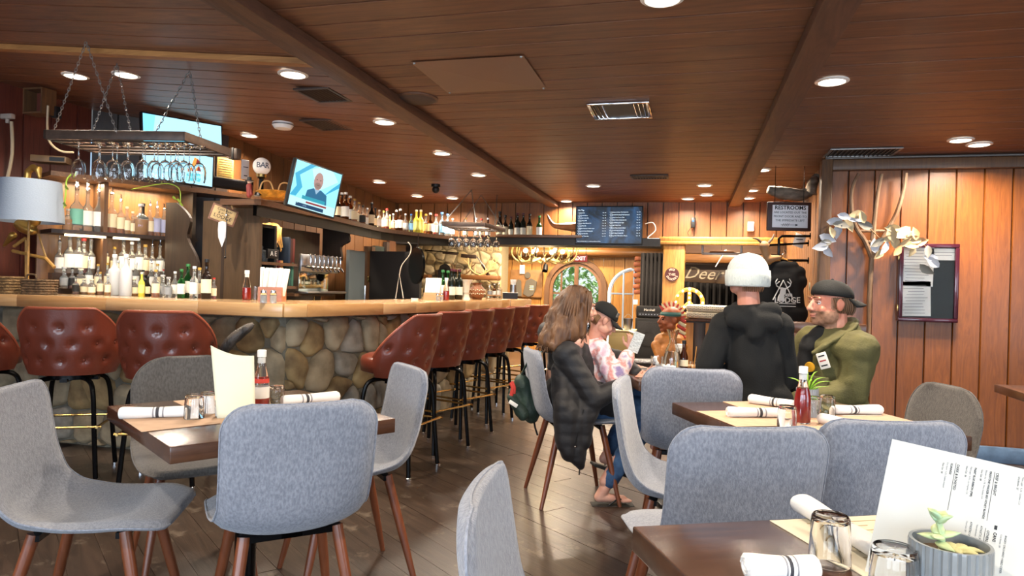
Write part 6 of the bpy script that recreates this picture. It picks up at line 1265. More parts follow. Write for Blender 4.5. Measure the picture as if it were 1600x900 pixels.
gr = thing('garment_rack', 'black pipe garment rack fixed on the pine slat wall', 'rack', tuple(D(1258, 400, 6.6))); m = MB(); W_ = lambda x, y, d=6.2: D(x, y, d)
m.tube([W_(1265, 369), W_(1222, 369), W_(1217, 373), W_(1217, 403), W_(1221, 407), W_(1262, 407)], .012, 8); m.tube([W_(1262, 380), W_(1203, 383), W_(1200, 387), W_(1200, 405)], .010, 8); m.build('pipe', M_black, gr, world=True)
for x, y in ((1262, 407), (1265, 369), (1262, 380)): o = MB().lathe([(.03, 0), (.03, .008)], 14, M=Matrix.Rotation(pi/2, 3, 'Y')).build('flange', M_black, gr); o.location = W_(x, y)-gr.location
hc = D(1228, 450, 6.2); hd_ = thing('black_hoodie', 'black hoodie printed with a white stag head hanging on a wooden hanger', 'hoodie', tuple(hc)); m = MB(); q = lambda x, y, d=6.2: D(x, y, d)
m.cap2(q(1205, 425), .06, q(1250, 425), .06); m.cap2(q(1208, 440), .09, q(1248, 440), .08); m.cap2(q(1205, 490), .1, q(1245, 490), .1); m.cap2(q(1240, 430), .08, q(1245, 500), .08); m.cap2(q(1205, 440), .08, q(1200, 500), .08); m.cap2(q(1225, 440), .1, q(1225, 500), .1); m.cap2(q(1198, 425), .06, q(1190, 500, 6.25), .045); m.cap2(q(1212, 416), .055, q(1240, 416), .05)
for i, v in enumerate(m.v): e = (v-hc).dot(CF); m.v[i] = v-CF*(e*.45)
blob(m, 'cloth', mat('black_cotton', '#131314', .9, bump=.2, bscale=200), hd_, .012, 6, (.01, 5, .5))
th_ = frameM((0, 0, 0), CR, V((0, 0, 1))); fz = -.082; wm = mat('print_white', '#c4c4c8', .7)
def hp(x, y): v = (x-1228)/FP*6.2, -(y-450)/FP*6.2; return v
def hpoly(pts, nm): mb = MB(); M3 = th_.to_3x3(); mb.add([M3@V((*hp(x, y), 0))-CF*.115 for x, y in pts], [tuple(range(len(pts)))]); o = mb.build(nm, wm, hd_, smooth=False); s_ = o.modifiers.new('s', 'SOLIDIFY'); s_.thickness = .004; return o
hpoly([(1208, 464), (1211, 458), (1212, 452), (1208, 450), (1214, 449), (1218, 450), (1224, 449), (1220, 453), (1220, 458), (1217, 462), (1219, 470), (1207, 470)], 'stag_head')
m = MB(); M3 = th_.to_3x3(); Hq = lambda x, y: M3@V((*hp(x, y), 0))-CF*.118
for P in ([(1213, 451), (1206, 447), (1204, 441), (1207, 436)], [(1205, 444), (1210, 440)], [(1220, 451), (1226, 447), (1228, 441), (1225, 436)], [(1227, 444), (1222, 440)], [(1200, 468), (1216, 438)], [(1232, 470), (1216, 438)]): m.tube([Hq(*p) for p in P], .005, 5)
m.build('antler_print', wm, hd_)
for s_, x, y, z_ in (('DEER', 1223, 461, .035), ('LODGE', 1222, 469, .07)): text(s_, z_, wm, hd_, frameM(Hq(x, y), CR, V((0, 0, 1))), 'lettering', .002, bold=.001)
for y in (474, 478): m = MB(); m.box(Hq(1222, y), (.15, .004, .006), math.atan2(CR.y, CR.x)); m.build('print_bar', wm, hd_, smooth=False)
hg = thing('coat_hanger', 'wooden coat hanger holding the black hoodie', 'hanger', tuple(q(1222, 405))); MB().tube([q(1200, 412), q(1222, 404), q(1246, 413)], .012, 8).build('bar', M_pine, hg, world=True); MB().tube(spline([q(1222, 404), q(1222, 398), q(1228, 396), q(1226, 391)], 4), .004, 6).build('hook', M_chrome, hg, world=True)
sk = thing('deer_skull', 'pale deer skull plaque with horns hanging by the garment rack', 'skull', tuple(q(1195, 395))); m = MB(); m.cap2(q(1194, 384), .045, q(1200, 408), .03); m.cap2(q(1200, 405), .04, q(1218, 402), .02); blob(m, 'skull', mat('bone', '#b98d62', .6, var=.2, vscale=12), sk, .008, 3)
for P in ([(1192, 382), (1184, 374), (1176, 372)], [(1198, 382), (1206, 374), (1210, 366)]): MB().tube(spline([q(*p) for p in P], 4), [.014-.001*i for i in range(9)], 7).build('horn', mat('horn_dark', '#5f5044', .5), sk, world=True)
t = thing('price_card', 'white price card hanging at the top of the garment rack', 'card', tuple(q(1249, 376)), .3); MB().rbox((0, 0, 0), (.1, .006, .12), .002, M=Matrix.Rotation(.3, 3, 'Y')).build('card', M_paper, t); MB().box((0, -.005, .01), (.06, .002, .008)).build('print', M_ink, t, smooth=False)
# ================================================================ RIGHT WALL
# hay fork
HF = 5.93; q = lambda x, y, yy=HF: Yp(x, y, yy); t = thing('hay_fork', 'tall old wooden three-pronged hay fork mounted on the orange plank wall', 'hay fork', tuple(q(1360, 480)))
fw = mat('weathered_wood', '#6a4c34', .6, bump=.6, bscale=60, col2='#8a7058', vscale=12, stretch=(1, 1, .2))
MB().tube(spline([q(1362, 402), q(1359, 450), q(1357, 520), q(1354, 600)], 6), [.020-.0003*i for i in range(19)], 10).build('handle', fw, t, world=True)
for P, r0 in (([(1362, 402), (1352, 378), (1335, 350), (1330, 315), (1333, 290), (1342, 271)], .021), ([(1362, 402), (1364, 370), (1368, 330), (1372, 300), (1378, 271)], .021), ([(1362, 402), (1378, 375), (1400, 335), (1411, 300), (1416, 270)], .021)): s_ = spline([q(x, y, HF-.02*k) for k, (x, y) in enumerate(P)], 5); MB().tube(s_, [r0*(1-.45*i/len(s_)) for i in range(len(s_))], 8).build('prong', fw, t, world=True)
for y, x0, x1 in ((361, 1343, 1389), (378, 1350, 1376)): MB().tube([q(x0, y, HF-.02), q(x1, y, HF-.02)], .012, 8).build('cross_bar', fw, t, world=True)
# white silk leaves garland
gt = thing('leaf_garland', 'garland of dried white and cream eucalyptus leaves hung on the hay fork', 'garland', tuple(q(1365, 355, 5.85)))
m = MB(); m.tube(spline([q(x, y, 5.86) for x, y in ((1290, 395), (1287, 370), (1300, 348), (1330, 340), (1352, 350), (1380, 375), (1410, 368), (1440, 380), (1452, 395), (1458, 415))], 5), .004, 6); m.build('stem', mat('twig', '#8a6a44', .7), gt, world=True)
LV = [(1283, 386, 0), (1293, 392, 0), (1292, 372, 0), (1300, 364, 1), (1303, 345, 0), (1313, 352, 2), (1318, 338, 0), (1325, 350, 1), (1333, 342, 0), (1340, 335, 1), (1348, 340, 1), (1353, 352, 2), (1367, 385, 0), (1374, 396, 1), (1382, 386, 0), (1387, 372, 1), (1394, 365, 1), (1399, 378, 1), (1405, 370, 2), (1412, 362, 1), (1414, 378, 1), (1420, 370, 1), (1423, 385, 3), (1429, 374, 1), (1430, 366, 3), (1402, 392, 3), (1436, 378, 3), (1450, 392, 2), (1453, 402, 0), (1459, 410, 0), (1447, 420, 2), (1396, 356, 1), (1372, 378, 2), (1310, 360, 0), (1290, 380, 2), (1425, 392, 1)]
lms = [mat('leaf_white', '#c9ccd4', .6), mat('leaf_cream', '#c9b48c', .6), mat('leaf_dusty', '#8d8a80', .6), mat('leaf_peach', '#c99a6c', .6)]; random.seed(12)
for k, (x, y, ci) in enumerate(LV):
    a = random.random()*6.28; s_ = .052*random.uniform(.8, 1.2); vs = [(0, .008, 0)]+[(s_*cos(i*pi/4)*(1.25 if i == 0 else 1.0 if i == 4 else .85), -.018*abs(sin(i*pi/4))+.008*random.random(), s_*.62*sin(i*pi/4)) for i in range(8)]
    Rm = Matrix.Rotation(a, 3, 'Y')@Matrix.Rotation(random.uniform(-.7, .7), 3, 'X'); o = MB().add([Rm@V(v) for v in vs], [(0, i, i % 8+1) for i in range(1, 9)]).build('leaf', lms[ci], gt, ang=2); o.location = q(x, y, 5.84-random.random()*.05)-gt.location
# notice case
x0, x1 = q(1407, 440, 5.96).x, q(1494, 440, 5.96).x; z1, z0 = q(1450, 384, 5.96).z, q(1450, 500, 5.96).z; w_, h_ = x1-x0, z1-z0; t = thing('notice_case', 'maroon framed glass notice case with white papers on the orange plank wall', 'notice board', ((x0+x1)/2, 5.965, (z0+z1)/2)); mr = mat('maroon_frame', '#3a101e', .25, coat=.6)
for c_, d_ in (((0, 0, h_/2), (w_+.03, .05, .03)), ((0, 0, -h_/2), (w_+.03, .05, .03)), ((w_/2, 0, 0), (.03, .05, h_-.03)), ((-w_/2, 0, 0), (.03, .05, h_-.03))): MB().rbox(c_, d_, .006).build('frame_rail', mr, t)
MB().box((0, .012, 0), (w_, .02, h_)).build('back_board', mat('black_felt', '#161a16', .4), t, smooth=False); MB().box((0, -.012, 0), (w_, .003, h_)).build('glass_pane', mat('case_glass', '#ffffff', .01, trans=1, ior=1.1), t, smooth=False)
for nm, cx_, cz_, pw, ph, tilt in (('top sheet', -.105, .145, .235, .31, .01), ('lower sheet', -.11, -.145, .215, .27, -.03), ('small sheet', .125, .255, .2, .09, 0)):
    o = MB().box((0, 0, 0), (pw, .002, ph)).build('paper_sheet', M_paper, t, smooth=False); o.location = (cx_*w_/.5, 0, cz_*h_/.66); o.rotation_euler = (0, tilt, 0); m = MB()
    for i in range(int(ph/.024)-1): m.box((random.uniform(-.02, .01), -.002, ph/2-.03-.024*i), (pw*random.uniform(.5, .8), .001, .0035))
    m.build('printed_lines', mat('faint_print', '#8a8a8c', .8), o, smooth=False)['kind'] = 'stuff'
for k in (-.2, .2): o = MB().rbox((0, 0, 0), (.01, .03, .05), .002).build('hinge', M_brass, t); o.location = (-w_/2-.016, 0, k)
t = thing('side_shelf', 'dark table end jutting in at the right edge of the picture', 'table', tuple(D(1602, 621, 3.6))); MB().rbox((.2, 0, 0), (.5, .5, .045), .004).build('tabletop', M_table, t); t.location.z = .74; MB().tube([(.25, 0, 0), (.25, 0, -.74)], .03, 10).build('leg', M_black, t)
t = thing('wooden_bench', 'brown wooden bench with a rounded top rail behind the man', 'bench', (.84, 5.27, 0)); BW_ = .74
MB().rbox((0, 0, 1.0), (BW_, .035, .085), .02).build('top_rail', wood('bench_wood', '#6a3f22', '#4c2c17', 0, 4, .3, .4), t); MB().rbox((0, -.2, .44), (BW_, .42, .04), .01).build('seat', wood('bench_wood', ''), t)
for x in (-.3, -.1, .1, .3): MB().rbox((x, 0, .7), (.05, .025, .53), .006).build('back_slat', wood('bench_wood', ''), t)
for x, y in ((-.33, 0), (.33, 0), (-.33, -.38), (.33, -.38)): MB().rbox((x, y, .21), (.05, .05, .42), .006).build('leg', wood('bench_wood', ''), t)
# ================================================================ DINING TABLES
TZ = .75
def table(F, a1, s1, s2, label, name='dining_table'):
    """F: near corner; a1: heading of the first edge (deg), second edge 90 deg clockwise from it"""
    e1 = V((cos(radians(a1)), sin(radians(a1)), 0)); e2 = V((cos(radians(a1-90)), sin(radians(a1-90)), 0)); c = V((*F, 0))+e1*s1/2+e2*s2/2
    t = thing(name, label, 'table', tuple(c), radians(a1-90)); t['ax'] = 0; del t['ax']
    MB().rbox((0, 0, TZ-.026), (s2, s1, .052), .004).build('tabletop', M_table, t); MB().lathe([(.038, .02), (.038, TZ-.06)], 16).build('pedestal_post', M_black, t)
    m = MB(); m.rbox((0, 0, TZ-.06), (.3, .3, .014), .003); m.build('mounting_plate', M_black, t); MB().rbox((0, 0, .012), (.42, .42, .022), .006).build('base_plate', M_black, t)
    return t, e1, e2, c
T1 = table((-1.44, 1.66), 146.5, .80, .76, 'dark wood square dining table with the tall blank menu, near the left bar stools')
T2 = table((.27, 2.41), 116.4, .75, .80, 'dark wood square dining table with the ketchup bottle and succulent, right of centre')
T3 = table((.235, .755), 116.4, .76, .80, 'dark wood square dining table cut off by the lower right corner')
T4 = table((-.25, 3.70), 108, .72, .82, 'dark wood dining table where the woman, child, teenager and man gather')
def runner(T, axis, w, off, z, m, name, label, grp=None, L=None, shift=0):
    t, e1, e2, c = T; o = thing(name, label, 'placemat', (*c.xy, TZ+z), t.rotation_euler.z, grp); L = L or (.8 if axis else .76)
    d = (L, w, .0012) if axis else (w, L, .0012); MB().box((shift if axis else off, off if axis else shift, .0006), d).build('sheet', m, o, smooth=False); return o
for T, nm in ((T1, 'left table'), (T2, 'ketchup table')):
    for ax_, w_ in ((0, 'crosswise'), (1, 'lengthwise')):
        z = .001 if ax_ == 0 else .0024; runner(T, ax_, .31, 0, z-.0008, M_kraft, 'paper_runner', 'brown kraft paper runner lying %s on the %s' % (w_, nm), 'kraft runners', L=.755 if ax_ == 0 else .79)
mp = mat('menu_mat', '#c6bda6', .7)
r3 = runner(T3, 0, .30, .06, .0003, mp, 'paper_placemat', 'pale printed paper placemat under the glasses on the lower right table', L=.74)
m = MB(); random.seed(2)
for i in range(26): m.box((.06+random.uniform(-.02, .02), .34-.026*i, .0016), (.2*random.uniform(.6, 1), .003, .0004))
m.build('faint_lines', mat('faint_brown', '#a9946c', .8), r3, smooth=False)['kind'] = 'stuff'
# napkin rolls
def napkin(a, b, label, z=TZ+.002, r=.022, grp='striped napkin rolls'):
    a, b = V(a), V(b); d = b-a; L = d.length; t = thing('napkin_roll', label, 'napkin', ((a.x+b.x)/2, (a.y+b.y)/2, z), math.atan2(d.y, d.x), grp)
    m = MB(); N = 40; n = 16; vs = []
    for i in range(N+1):
        x = -L/2+L*i/N; f = i/N; rr = r*(1+.12*sin(f*7+1)*.5)*(.86 if i in (0, N) else 1)*(1.08-.15*f)
        for k in range(n): A = 2*pi*k/n; q = rr*(1+.04*sin(3*A+f*3)); vs.append((x, q*cos(A)*1.12, max(0, r*.86+q*sin(A)*.86)))
    m.v = [V(v) for v in vs]
    for i in range(N):
        f = (i+.5)/N; mi = 1 if .56 < f < .61 else (2 if .50 < f < .535 or .64 < f < .67 else 0)
        for k in range(n): m.f.append((i*n+k, i*n+(k+1) % n, (i+1)*n+(k+1) % n, (i+1)*n+k)); m.mi.append(mi)
    m.f += [tuple(range(n)), tuple(N*n+k for k in range(n))]; m.mi += [0, 0]; o = m.build('cloth_roll', [M_napkin, M_stripe, M_stripe2], t, ang=1)
    sp_ = []; 
    for k in range(22): A = k*.75; q = r*.85*(1-k/24); sp_.append((-L/2-.001, q*cos(A)*1.1, r*.86+q*sin(A)*.86))
    MB().tube(sp_, .0016, 4).build('rolled_edge', M_napkin, o); 
    MB().add([(-L*.45, r*1.1, .001), (L*.42, r*1.15, .001), (L*.4, r*1.7, .0012), (-L*.42, r*1.55, .0012)], [(0, 1, 2, 3)]).build('loose_flap', M_napkin, t, smooth=False)
    return t
P7 = lambda x, y: Zp(x, y, TZ)
napkin(P7(187, 655), P7(290, 652), 'white striped napkin roll on the left table, left of the glasses')
napkin(P7(300, 634), P7(340, 634), 'white napkin roll end behind the glasses on the left table')
napkin(P7(528, 627), P7(440, 634), 'white striped napkin roll at the right side of the left table')
napkin(P7(1137, 652), P7(1222, 653), 'white striped napkin roll at the front left of the ketchup table')
napkin(P7(1172, 630), P7(1240, 640), 'white striped napkin roll behind the front left one on the ketchup table')
napkin(P7(1375, 648), P7(1300, 648), 'white striped napkin roll at the far right of the ketchup table')
napkin(P7(1282, 662), P7(1350, 676), 'white striped napkin roll right of the ketchup bottle, pointing at the menu', r=.022)
napkin(P7(1250, 800), P7(1375, 878), 'white striped napkin roll slanting behind the glass on the lower right table', z=TZ+.003, r=.022)
napkin(P7(1165, 905), P7(1275, 905), 'white striped napkin roll at the very bottom edge of the picture', z=TZ+.003)
# upturned tumblers
def tumbler(r=.036, h=.088):
    t = thing('tumbler', '', 'glass')
    o = MB().lathe([(r, 0), (r*1.0, .004), (r*.95, h*.6), (r*.90, h*.95), (r*.82, h), (.001, h), (.001, h-.010), (r*.78, h-.012), (r*.87, h*.6), (r*.93, .002), (r, 0)], 28, cap=False).build('glass_body', mat('table_glass', '#ffffff', .01, trans=1, ior=1.28), t, ang=.9)
    MB().lathe([(r*.80, h+.0005), (r*.86, h-.004), (r*.80, h-.006), (r*.72, h-.001)], 28, cap=False).build('foot_ring', mat('table_glass', ''), o); return t
tb = tumbler(); tn = 0
for (x, y, lb, s) in ((303, 655, 'upturned tumbler on the left table, front one by the salt shaker', .92), (325, 647, 'upturned tumbler on the left table, middle one behind the front tumbler', .85), (432, 634, 'upturned tumbler on the left table, right of its ketchup bottle', .85),
    (1229, 672, 'upturned tumbler on the ketchup table, left of the bottle', .95), (1292, 650, 'upturned tumbler on the ketchup table, right of the plant pot', .9), (1268, 652, 'upturned tumbler on the ketchup table, hidden behind the bottle', .9),
    (1296, 884, 'upturned tumbler on the lower right table in front of the slanted napkin', 1.0), (1396, 950, 'upturned tumbler on the lower right table cut by the bottom edge', 1.05)):
    o = tb if tn == 0 else copyt(tb); tn += 1; p = P7(x, y); at(o, (p.x, p.y, TZ+.0042), 0, lb, 'upturned tumblers', s)
p = P7(347, 652); s = shaker(.072, .024, '#e8e4dc', .7); at(s, (p.x, p.y, TZ+.003), 0, 'glass salt shaker with a steel lid in front of the blank menu', None)
p = P7(407, 637); k1 = ketchup(fill=.35, lab=True); at(k1, (p.x, p.y, TZ+.003), 0, 'nearly empty labelled ketchup bottle right of the blank menu', 'ketchup bottles', 1.02)
p = P7(1253, 662); k2 = ketchup(fill=.66, lab=False); at(k2, (p.x, p.y, TZ+.003), 0, 'full unlabelled ketchup bottle with a white cap on the right-hand dining table', 'ketchup bottles', 1.0)
# blank menu standing on the left table
a = P7(339, 655); b = P7(399, 652); mn = thing('menu_card', 'tall blank cream menu card standing curved on the left dining table', 'menu', tuple(a)); m = MB(); N = 12; TLp = D(329, 541, (a-CC).dot(CF)+.02); TRp = D(397, 557, (b-CC).dot(CF)+.0)
for j in range(N+1):
    f = j/N
    for i in range(N+1):
        g = i/N; bo = a*(1-g)+b*g; to = TLp*(1-g)+TRp*g; p = bo*(1-f)+to*f; u = (b-a).normalized(); n_ = V((u.y, -u.x, 0)); p = p+n_*(.012*sin(pi*g)*(1-f*.2)); p.z -= .012*sin(pi*g)*f; m.v.append(p+V((0, 0, .003)))
for j in range(N):
    for i in range(N): m.f.append((j*(N+1)+i, j*(N+1)+i+1, (j+1)*(N+1)+i+1, (j+1)*(N+1)+i)); m.mi.append(0)
o = m.build('card', mat('menu_card_cream', '#dcd8bd', .7), mn, world=True); q = o.modifiers.new('s', 'SOLIDIFY'); q.thickness = .0012
# tilted drinks menu on the lower right table
A_ = D(1366, 905, 1.20); TL_ = D(1394, 686, 1.27); TR_ = D(1652, 745, 1.12); X_ = (TR_-TL_).normalized(); Y_ = (TL_-A_); Y_ = (Y_-X_*Y_.dot(X_)); Hs = Y_.length; Y_.normalize(); Ws = (TR_-TL_).length
dm = thing('drinks_menu', 'large white drinks menu printed sideways, leaning behind the ribbed planter', 'menu', tuple(TL_)); M4 = frameM((0, 0, 0), X_, Y_); M3 = M4.to_3x3()
cx = TZ+.004; m = MB(); m.box(M3@V((Ws/2, -Hs/2, 0)), (Ws, Hs, .0012), M=M3); m.build('sheet', mat('menu_white', '#c0c0ba', .6), dm, smooth=False)
gm_ = mat('menu_ink', '#26262a', .7); gl_ = mat('menu_grey', '#77777a', .7)
def side(s, u, v, z, mm_=gm_, b=0):
    """sideways text: u across the sheet, v down from its top edge, in sheet metres"""
    u = .107+(u-.123)*.87; v *= .92; z *= .7
    Mx = frameM(M3@V((u, -v, .0009)), -M4.col[1].to_3d(), M4.col[0].to_3d()); text(s, z, mm_, dm, Mx, 'print', .0001, 'LEFT', bold=b)
sl = .15
for (s, u, v, z, mm_, b) in (('15oz Can  $8', .098, .022, .0052, gm_, 0), ('Dry Stout  4.2%  Dublin, Ireland', .105, .020, .005, gl_, 0), ('GUINNESS', .112, .020, .0062, gm_, .0001), ('DARK & ROASTED', .123, .020, .0078, gm_, .0001),
    ('16oz Can  $6', .138, .018, .0052, gm_, 0), ('Pale Lager  4.7%  Los Angeles, CA', .145, .018, .005, gl_, 0), ('PABST BLUE RIBBON (PBR)', .152, .018, .0062, gm_, .0001), ('12oz Can  $8', .163, .018, .0052, gm_, 0), ('Blonde Ale  4.7%  Paso Robles, CA', .170, .018, .005, gl_, 0), ('FIRESTONE WALKER 805 HONEY BLONDE', .177, .018, .0062, gm_, .0001), ('CRISP & BRIGHT', .188, .018, .0078, gm_, .0001),
    ('CANS', .199, .125, .0085, gm_, .0002), ('OTHERS', .188, .125, .0072, gm_, .0001), ('ATHLETIC RUN WILD IPA', .177, .12, .006, gm_, 0), ('Non-alcoholic  $7', .170, .12, .005, gl_, 0), ('ATHLETIC UPSIDE DAWN', .160, .118, .006, gm_, 0), ('12oz Can  $7', .153, .118, .005, gl_, 0),
    ('Pale Lager  4.2%  Golden, CO', .228, .015, .0055, gl_, 0), ('12oz Bottle  $7', .222, .015, .0052, gm_, 0), ('COORS LIGHT', .236, .015, .0062, gm_, .0001), ('STELLA ARTOIS', .247, .015, .0062, gm_, .0001), ("ANGRY ORCHARD HARD CIDER", .216, .125, .006, gm_, 0), ("12oz Bottle  $8", .209, .125, .005, gl_, 0)):
    side(s, u, v, z, mm_, b)
for u, v0, v1 in ((.1035, .016, .10), (.1597, .016, .10), (.1597, .112, .18)): MB().box(M3@V((u, -(v0+v1)/2, .0009)), (.0006, v1-v0, .0003), M=M3).build('rule', gm_, dm, smooth=False)
MB().rbox(M3@V((.173, -.107, .001)), (.004, .007, .0004), .001, M=M3).build('can_icon', gm_, dm)
# ribbed planters and succulents
def planter(r, h, label, loc, c='#7b7f80', ribs=30):
    t = thing('ribbed_planter', label, 'planter', loc); prof = []; m = MB(); n = ribs*4
    for (rr, z) in ((.001, 0), (1, 0), (1, h*.5), (1, h-.004), (.985, h), (.9, h), (.88, h-.006), (.88, h*.62), (.001, h*.62)):
        for k in range(n):
            a = 2*pi*k/n; q = 1-.045*(1 if k % 4 == 0 else 0)*(1 if .99 < rr <= 1 else 0); R = r*rr*q if rr > .01 else .001; m.v.append(V((R*cos(a), R*sin(a), z)))
    for i in range(8):
        for k in range(n): m.f.append((i*n+k, i*n+(k+1) % n, (i+1)*n+(k+1) % n, (i+1)*n+k))
    m.mi = [0]*len(m.f); m.build('pot', mat('grey_ceramic'+c[1:], c, .35, coat=.3, var=.08, vscale=30), t, ang=.4)
    MB().lathe([(.001, h*.8), (r*.87, h*.8), (r*.87, h*.7), (.001, h*.7)], 24, cap=False).build('soil', mat('soil', '#5a4a38', 1, bump=1, bscale=150), t); return t
def fleshy(pts, r, m, par, flat=.45):
    """thick pointed leaf along a curve"""
    P = spline(pts, 4); n = len(P)-1; return MB().tube(P, [max(.0006, r*(.55+.9*sin(pi*min(1, .15+.85*i/n))**.8)*(1-(i/n)**3)) for i in range(n+1)], 8, sy=flat).build('leaf', m, par, ang=2)
pp = Zp(1484, 905, TZ+.0); pp = D(1484, 870, 1.07); pc = (pp.x, pp.y, TZ+.004); pr3 = .054
tp3 = planter(.0575, .105, 'grey ribbed ceramic planter on the lower right table', (pp.x, pp.y, TZ+.0042)); sc3 = thing('succulent', 'pale green succulent with plump rosette leaves in the near ribbed planter', 'plant', (pp.x, pp.y, TZ+.088)); ms_g = mat('succulent_green', '#8fae8c', .45, var=.12, vscale=30, col2='#c2c98f')
MB().tube(spline([(-.012, 0, 0), (-.012, 0, .03), (-.018, 0, .055)], 4), .005, 8).build('stem', ms_g, sc3)
for a, L, z, up in ((0.2, .034, .028, .006), (1.4, .026, .03, .01), (2.9, .03, .026, .0), (4.2, .024, .026, .004), (5.2, .03, .018, -.004), (.9, .02, .05, .014), (2.2, .02, .052, .014), (3.6, .018, .054, .014), (5.6, .02, .05, .014)):
    d = V((cos(a), sin(a), 0)); b0 = V((-.016, 0, z)); fleshy([b0, b0+d*L*.5+V((0, 0, up*.7)), b0+d*L+V((0, 0, up))], .0075, ms_g, sc3)
for a, L in ((0, .06), (.5, .045), (-.5, .05), (-1.2, .03), (3.4, .02), (1.2, .03), (2.3, .025)): d = V((cos(a), sin(a), 0)); fleshy([(0, 0, .002), d*L*.5+V((0, 0, .012)), d*L*.85+V((0, 0, .008))], .007, mat('succulent_pale', '#c5c08a', .45), sc3)
p = P7(1258, 640); tp2 = planter(.045, .085, 'grey ribbed planter behind the ketchup bottle', (p.x+.01, p.y+.02, TZ+.0042), '#8c9094'); pl2 = thing('aloe_plant', 'bright green spiky plant in the planter behind the ketchup bottle', 'plant', (p.x+.01, p.y+.02, TZ+.07)); ag = mat('aloe_green', '#6fa32c', .45, var=.2, vscale=20, col2='#9cc43c')
for a, L, H_ in ((.2, .09, .03), (.7, .06, .09), (1.5, .03, .10), (2.2, .05, .08), (3.0, .08, .06), (3.9, .05, .05), (5.0, .04, .06), (5.8, .10, .06), (0, .07, .07), (2.7, .03, .11), (4.5, .02, .08)): d = V((cos(a), sin(a), 0)); fleshy([(0, 0, 0), d*L*.45+V((0, 0, H_*.8)), d*L+V((0, 0, H_))], .008, ag, pl2, .3)
# ---------------------------------------------------------------- on the diners' table
w4 = lambda x, y: Zp(x, y, TZ)
p = w4(1050, 576); cf = thing('glass_carafe', 'clear fluted water carafe standing on the diners\' table', 'carafe', (p.x, p.y, TZ+.001)); 
MB().lathe([(.001, 0), (.05, 0), (.055, .01), (.056, .06), (.045, .11), (.024, .16), (.022, .19), (.032, .225), (.040, .245), (.037, .245), (.029, .225), (.019, .19), (.021, .16), (.042, .11), (.053, .06), (.052, .012), (.001, .006)], 26, cap=False).build('glass_body', M_glass, cf, ang=1)
MB().lathe([(.001, .007), (.0515, .013), (.0525, .06), (.0415, .108), (.001, .109)], 24, cap=False).build('water', mat('water', '#f4fbff', .0, trans=1, ior=1.33), cf, ang=1)
p = w4(1068, 577); t = thing('sauce_bottle', 'small brown glass bottle beside the carafe', 'bottle', (p.x, p.y, TZ+.001)); MB().lathe([(.001, 0), (.024, 0), (.026, .01), (.026, .08), (.012, .12), (.011, .165)], 18).build('glass_body', mat('brown_glass', '#4a2410', .05, trans=.5), t, ang=1); MB().lathe([(.0262, .02), (.0266, .02), (.0266, .06), (.0262, .06)], 18, cap=False).build('paper_label', M_cream, t); MB().lathe([(.013, .16), (.013, .18), (.001, .18)], 12, cap=False).build('cap', M_blackp, t)
p = w4(1061, 570); t = thing('salt_shaker', 'white capped shaker behind the carafe', 'shaker', (p.x, p.y-.12, TZ+.001)); MB().lathe([(.001, 0), (.022, 0), (.022, .12), (.001, .12)], 16, cap=False).build('body', mat('shaker_grey', '#b5b1a8', .3), t, ang=.6); MB().lathe([(.023, .12), (.023, .145), (.001, .148)], 16, cap=False).build('cap', M_white, t, ang=.6)
p = w4(1026, 585); t = thing('plastic_cup', 'clear plastic cup holding a crumpled napkin by the woman\'s hands', 'cup', (p.x, p.y, TZ+.001)); MB().lathe([(.001, 0), (.028, 0), (.037, .105), (.0355, .105), (.0268, .003), (.001, .003)], 24, cap=False).build('cup_body', M_glass, t, ang=1); m = MB(); random.seed(8)
for k in range(9): m.ball((random.uniform(-.013, .013), random.uniform(-.013, .013), .02+.009*k), .014, 7, m=5)
blob(m, 'crumpled_paper', M_paper, t, .003, 1, (.003, 120, 1), world=False)
p = w4(1043, 584); t = thing('crumpled_napkin', 'crumpled white napkin on the diners\' table before the carafe', 'napkin', (p.x, p.y, TZ+.001)); m = MB()
for k in range(12): m.ball((random.uniform(-.035, .035), random.uniform(-.03, .03), .012+random.uniform(0, .03)), .017, 8, m=6)
blob(m, 'cloth', M_paper, t, .004, 1, (.006, 70, 1), world=False)
p = w4(1078, 583); t = thing('wooden_candle', 'small tumbler with a wooden stick beside the brown bottle', 'glass', (p.x+.02, p.y, TZ+.001)); MB().lathe([(.001, 0), (.02, 0), (.024, .07), (.0225, .07), (.0185, .003), (.001, .003)], 18, cap=False).build('glass_body', M_glass, t); MB().tube([(0, 0, .004), (.014, 0, .16)], .003, 6).build('stick', M_pine, t)
for k, (x, y, dz, ry) in enumerate(((990, 583, 0, .1), (995, 574, .001, -.15))):
    p = w4(x, y); t = thing('foil_packet', ('nearer', 'farther')[k]+' flat crinkled foil packet on the table before the child', 'packet', (p.x+.02, p.y+.03, TZ+.002+.026*k), .35+ry); o = MB().rbox((0, 0, .012), (.17, .08, .024), .008).build('pouch', mat('foil', '#b9b7b2', .35, .6, bump=1, bscale=80), t); MB().box((.0, 0, .0245), (.15, .022, .001)).build('printed_strip', M_ink, t, smooth=False); MB().rbox((.088, 0, .012), (.012, .08, .006), .002).build('crimped_edge', M_white, t)
p = w4(1132, 577); t = thing('white_plate', 'white plate partly hidden behind the teenager\'s elbow', 'plate', (p.x, p.y, TZ+.001)); MB().lathe([(.001, .004), (.05, .004), (.085, .016), (.085, .02), (.05, .009), (.001, .009)], 28, cap=False).build('dish', M_white, t); MB().lathe([(.083, .018), (.0865, .0195), (.083, .021)], 28, cap=False).build('rim', M_vent, t)
p = w4(1098, 575); t = thing('wooden_board', 'small wooden serving board on the diners\' table', 'board', (p.x, p.y, TZ+.001), .3); MB().rbox((0, 0, .007), (.2, .12, .014), .005).build('board', M_pine, t); MB().rbox((.12, 0, .007), (.06, .03, .014), .005).build('handle', M_pine, t)
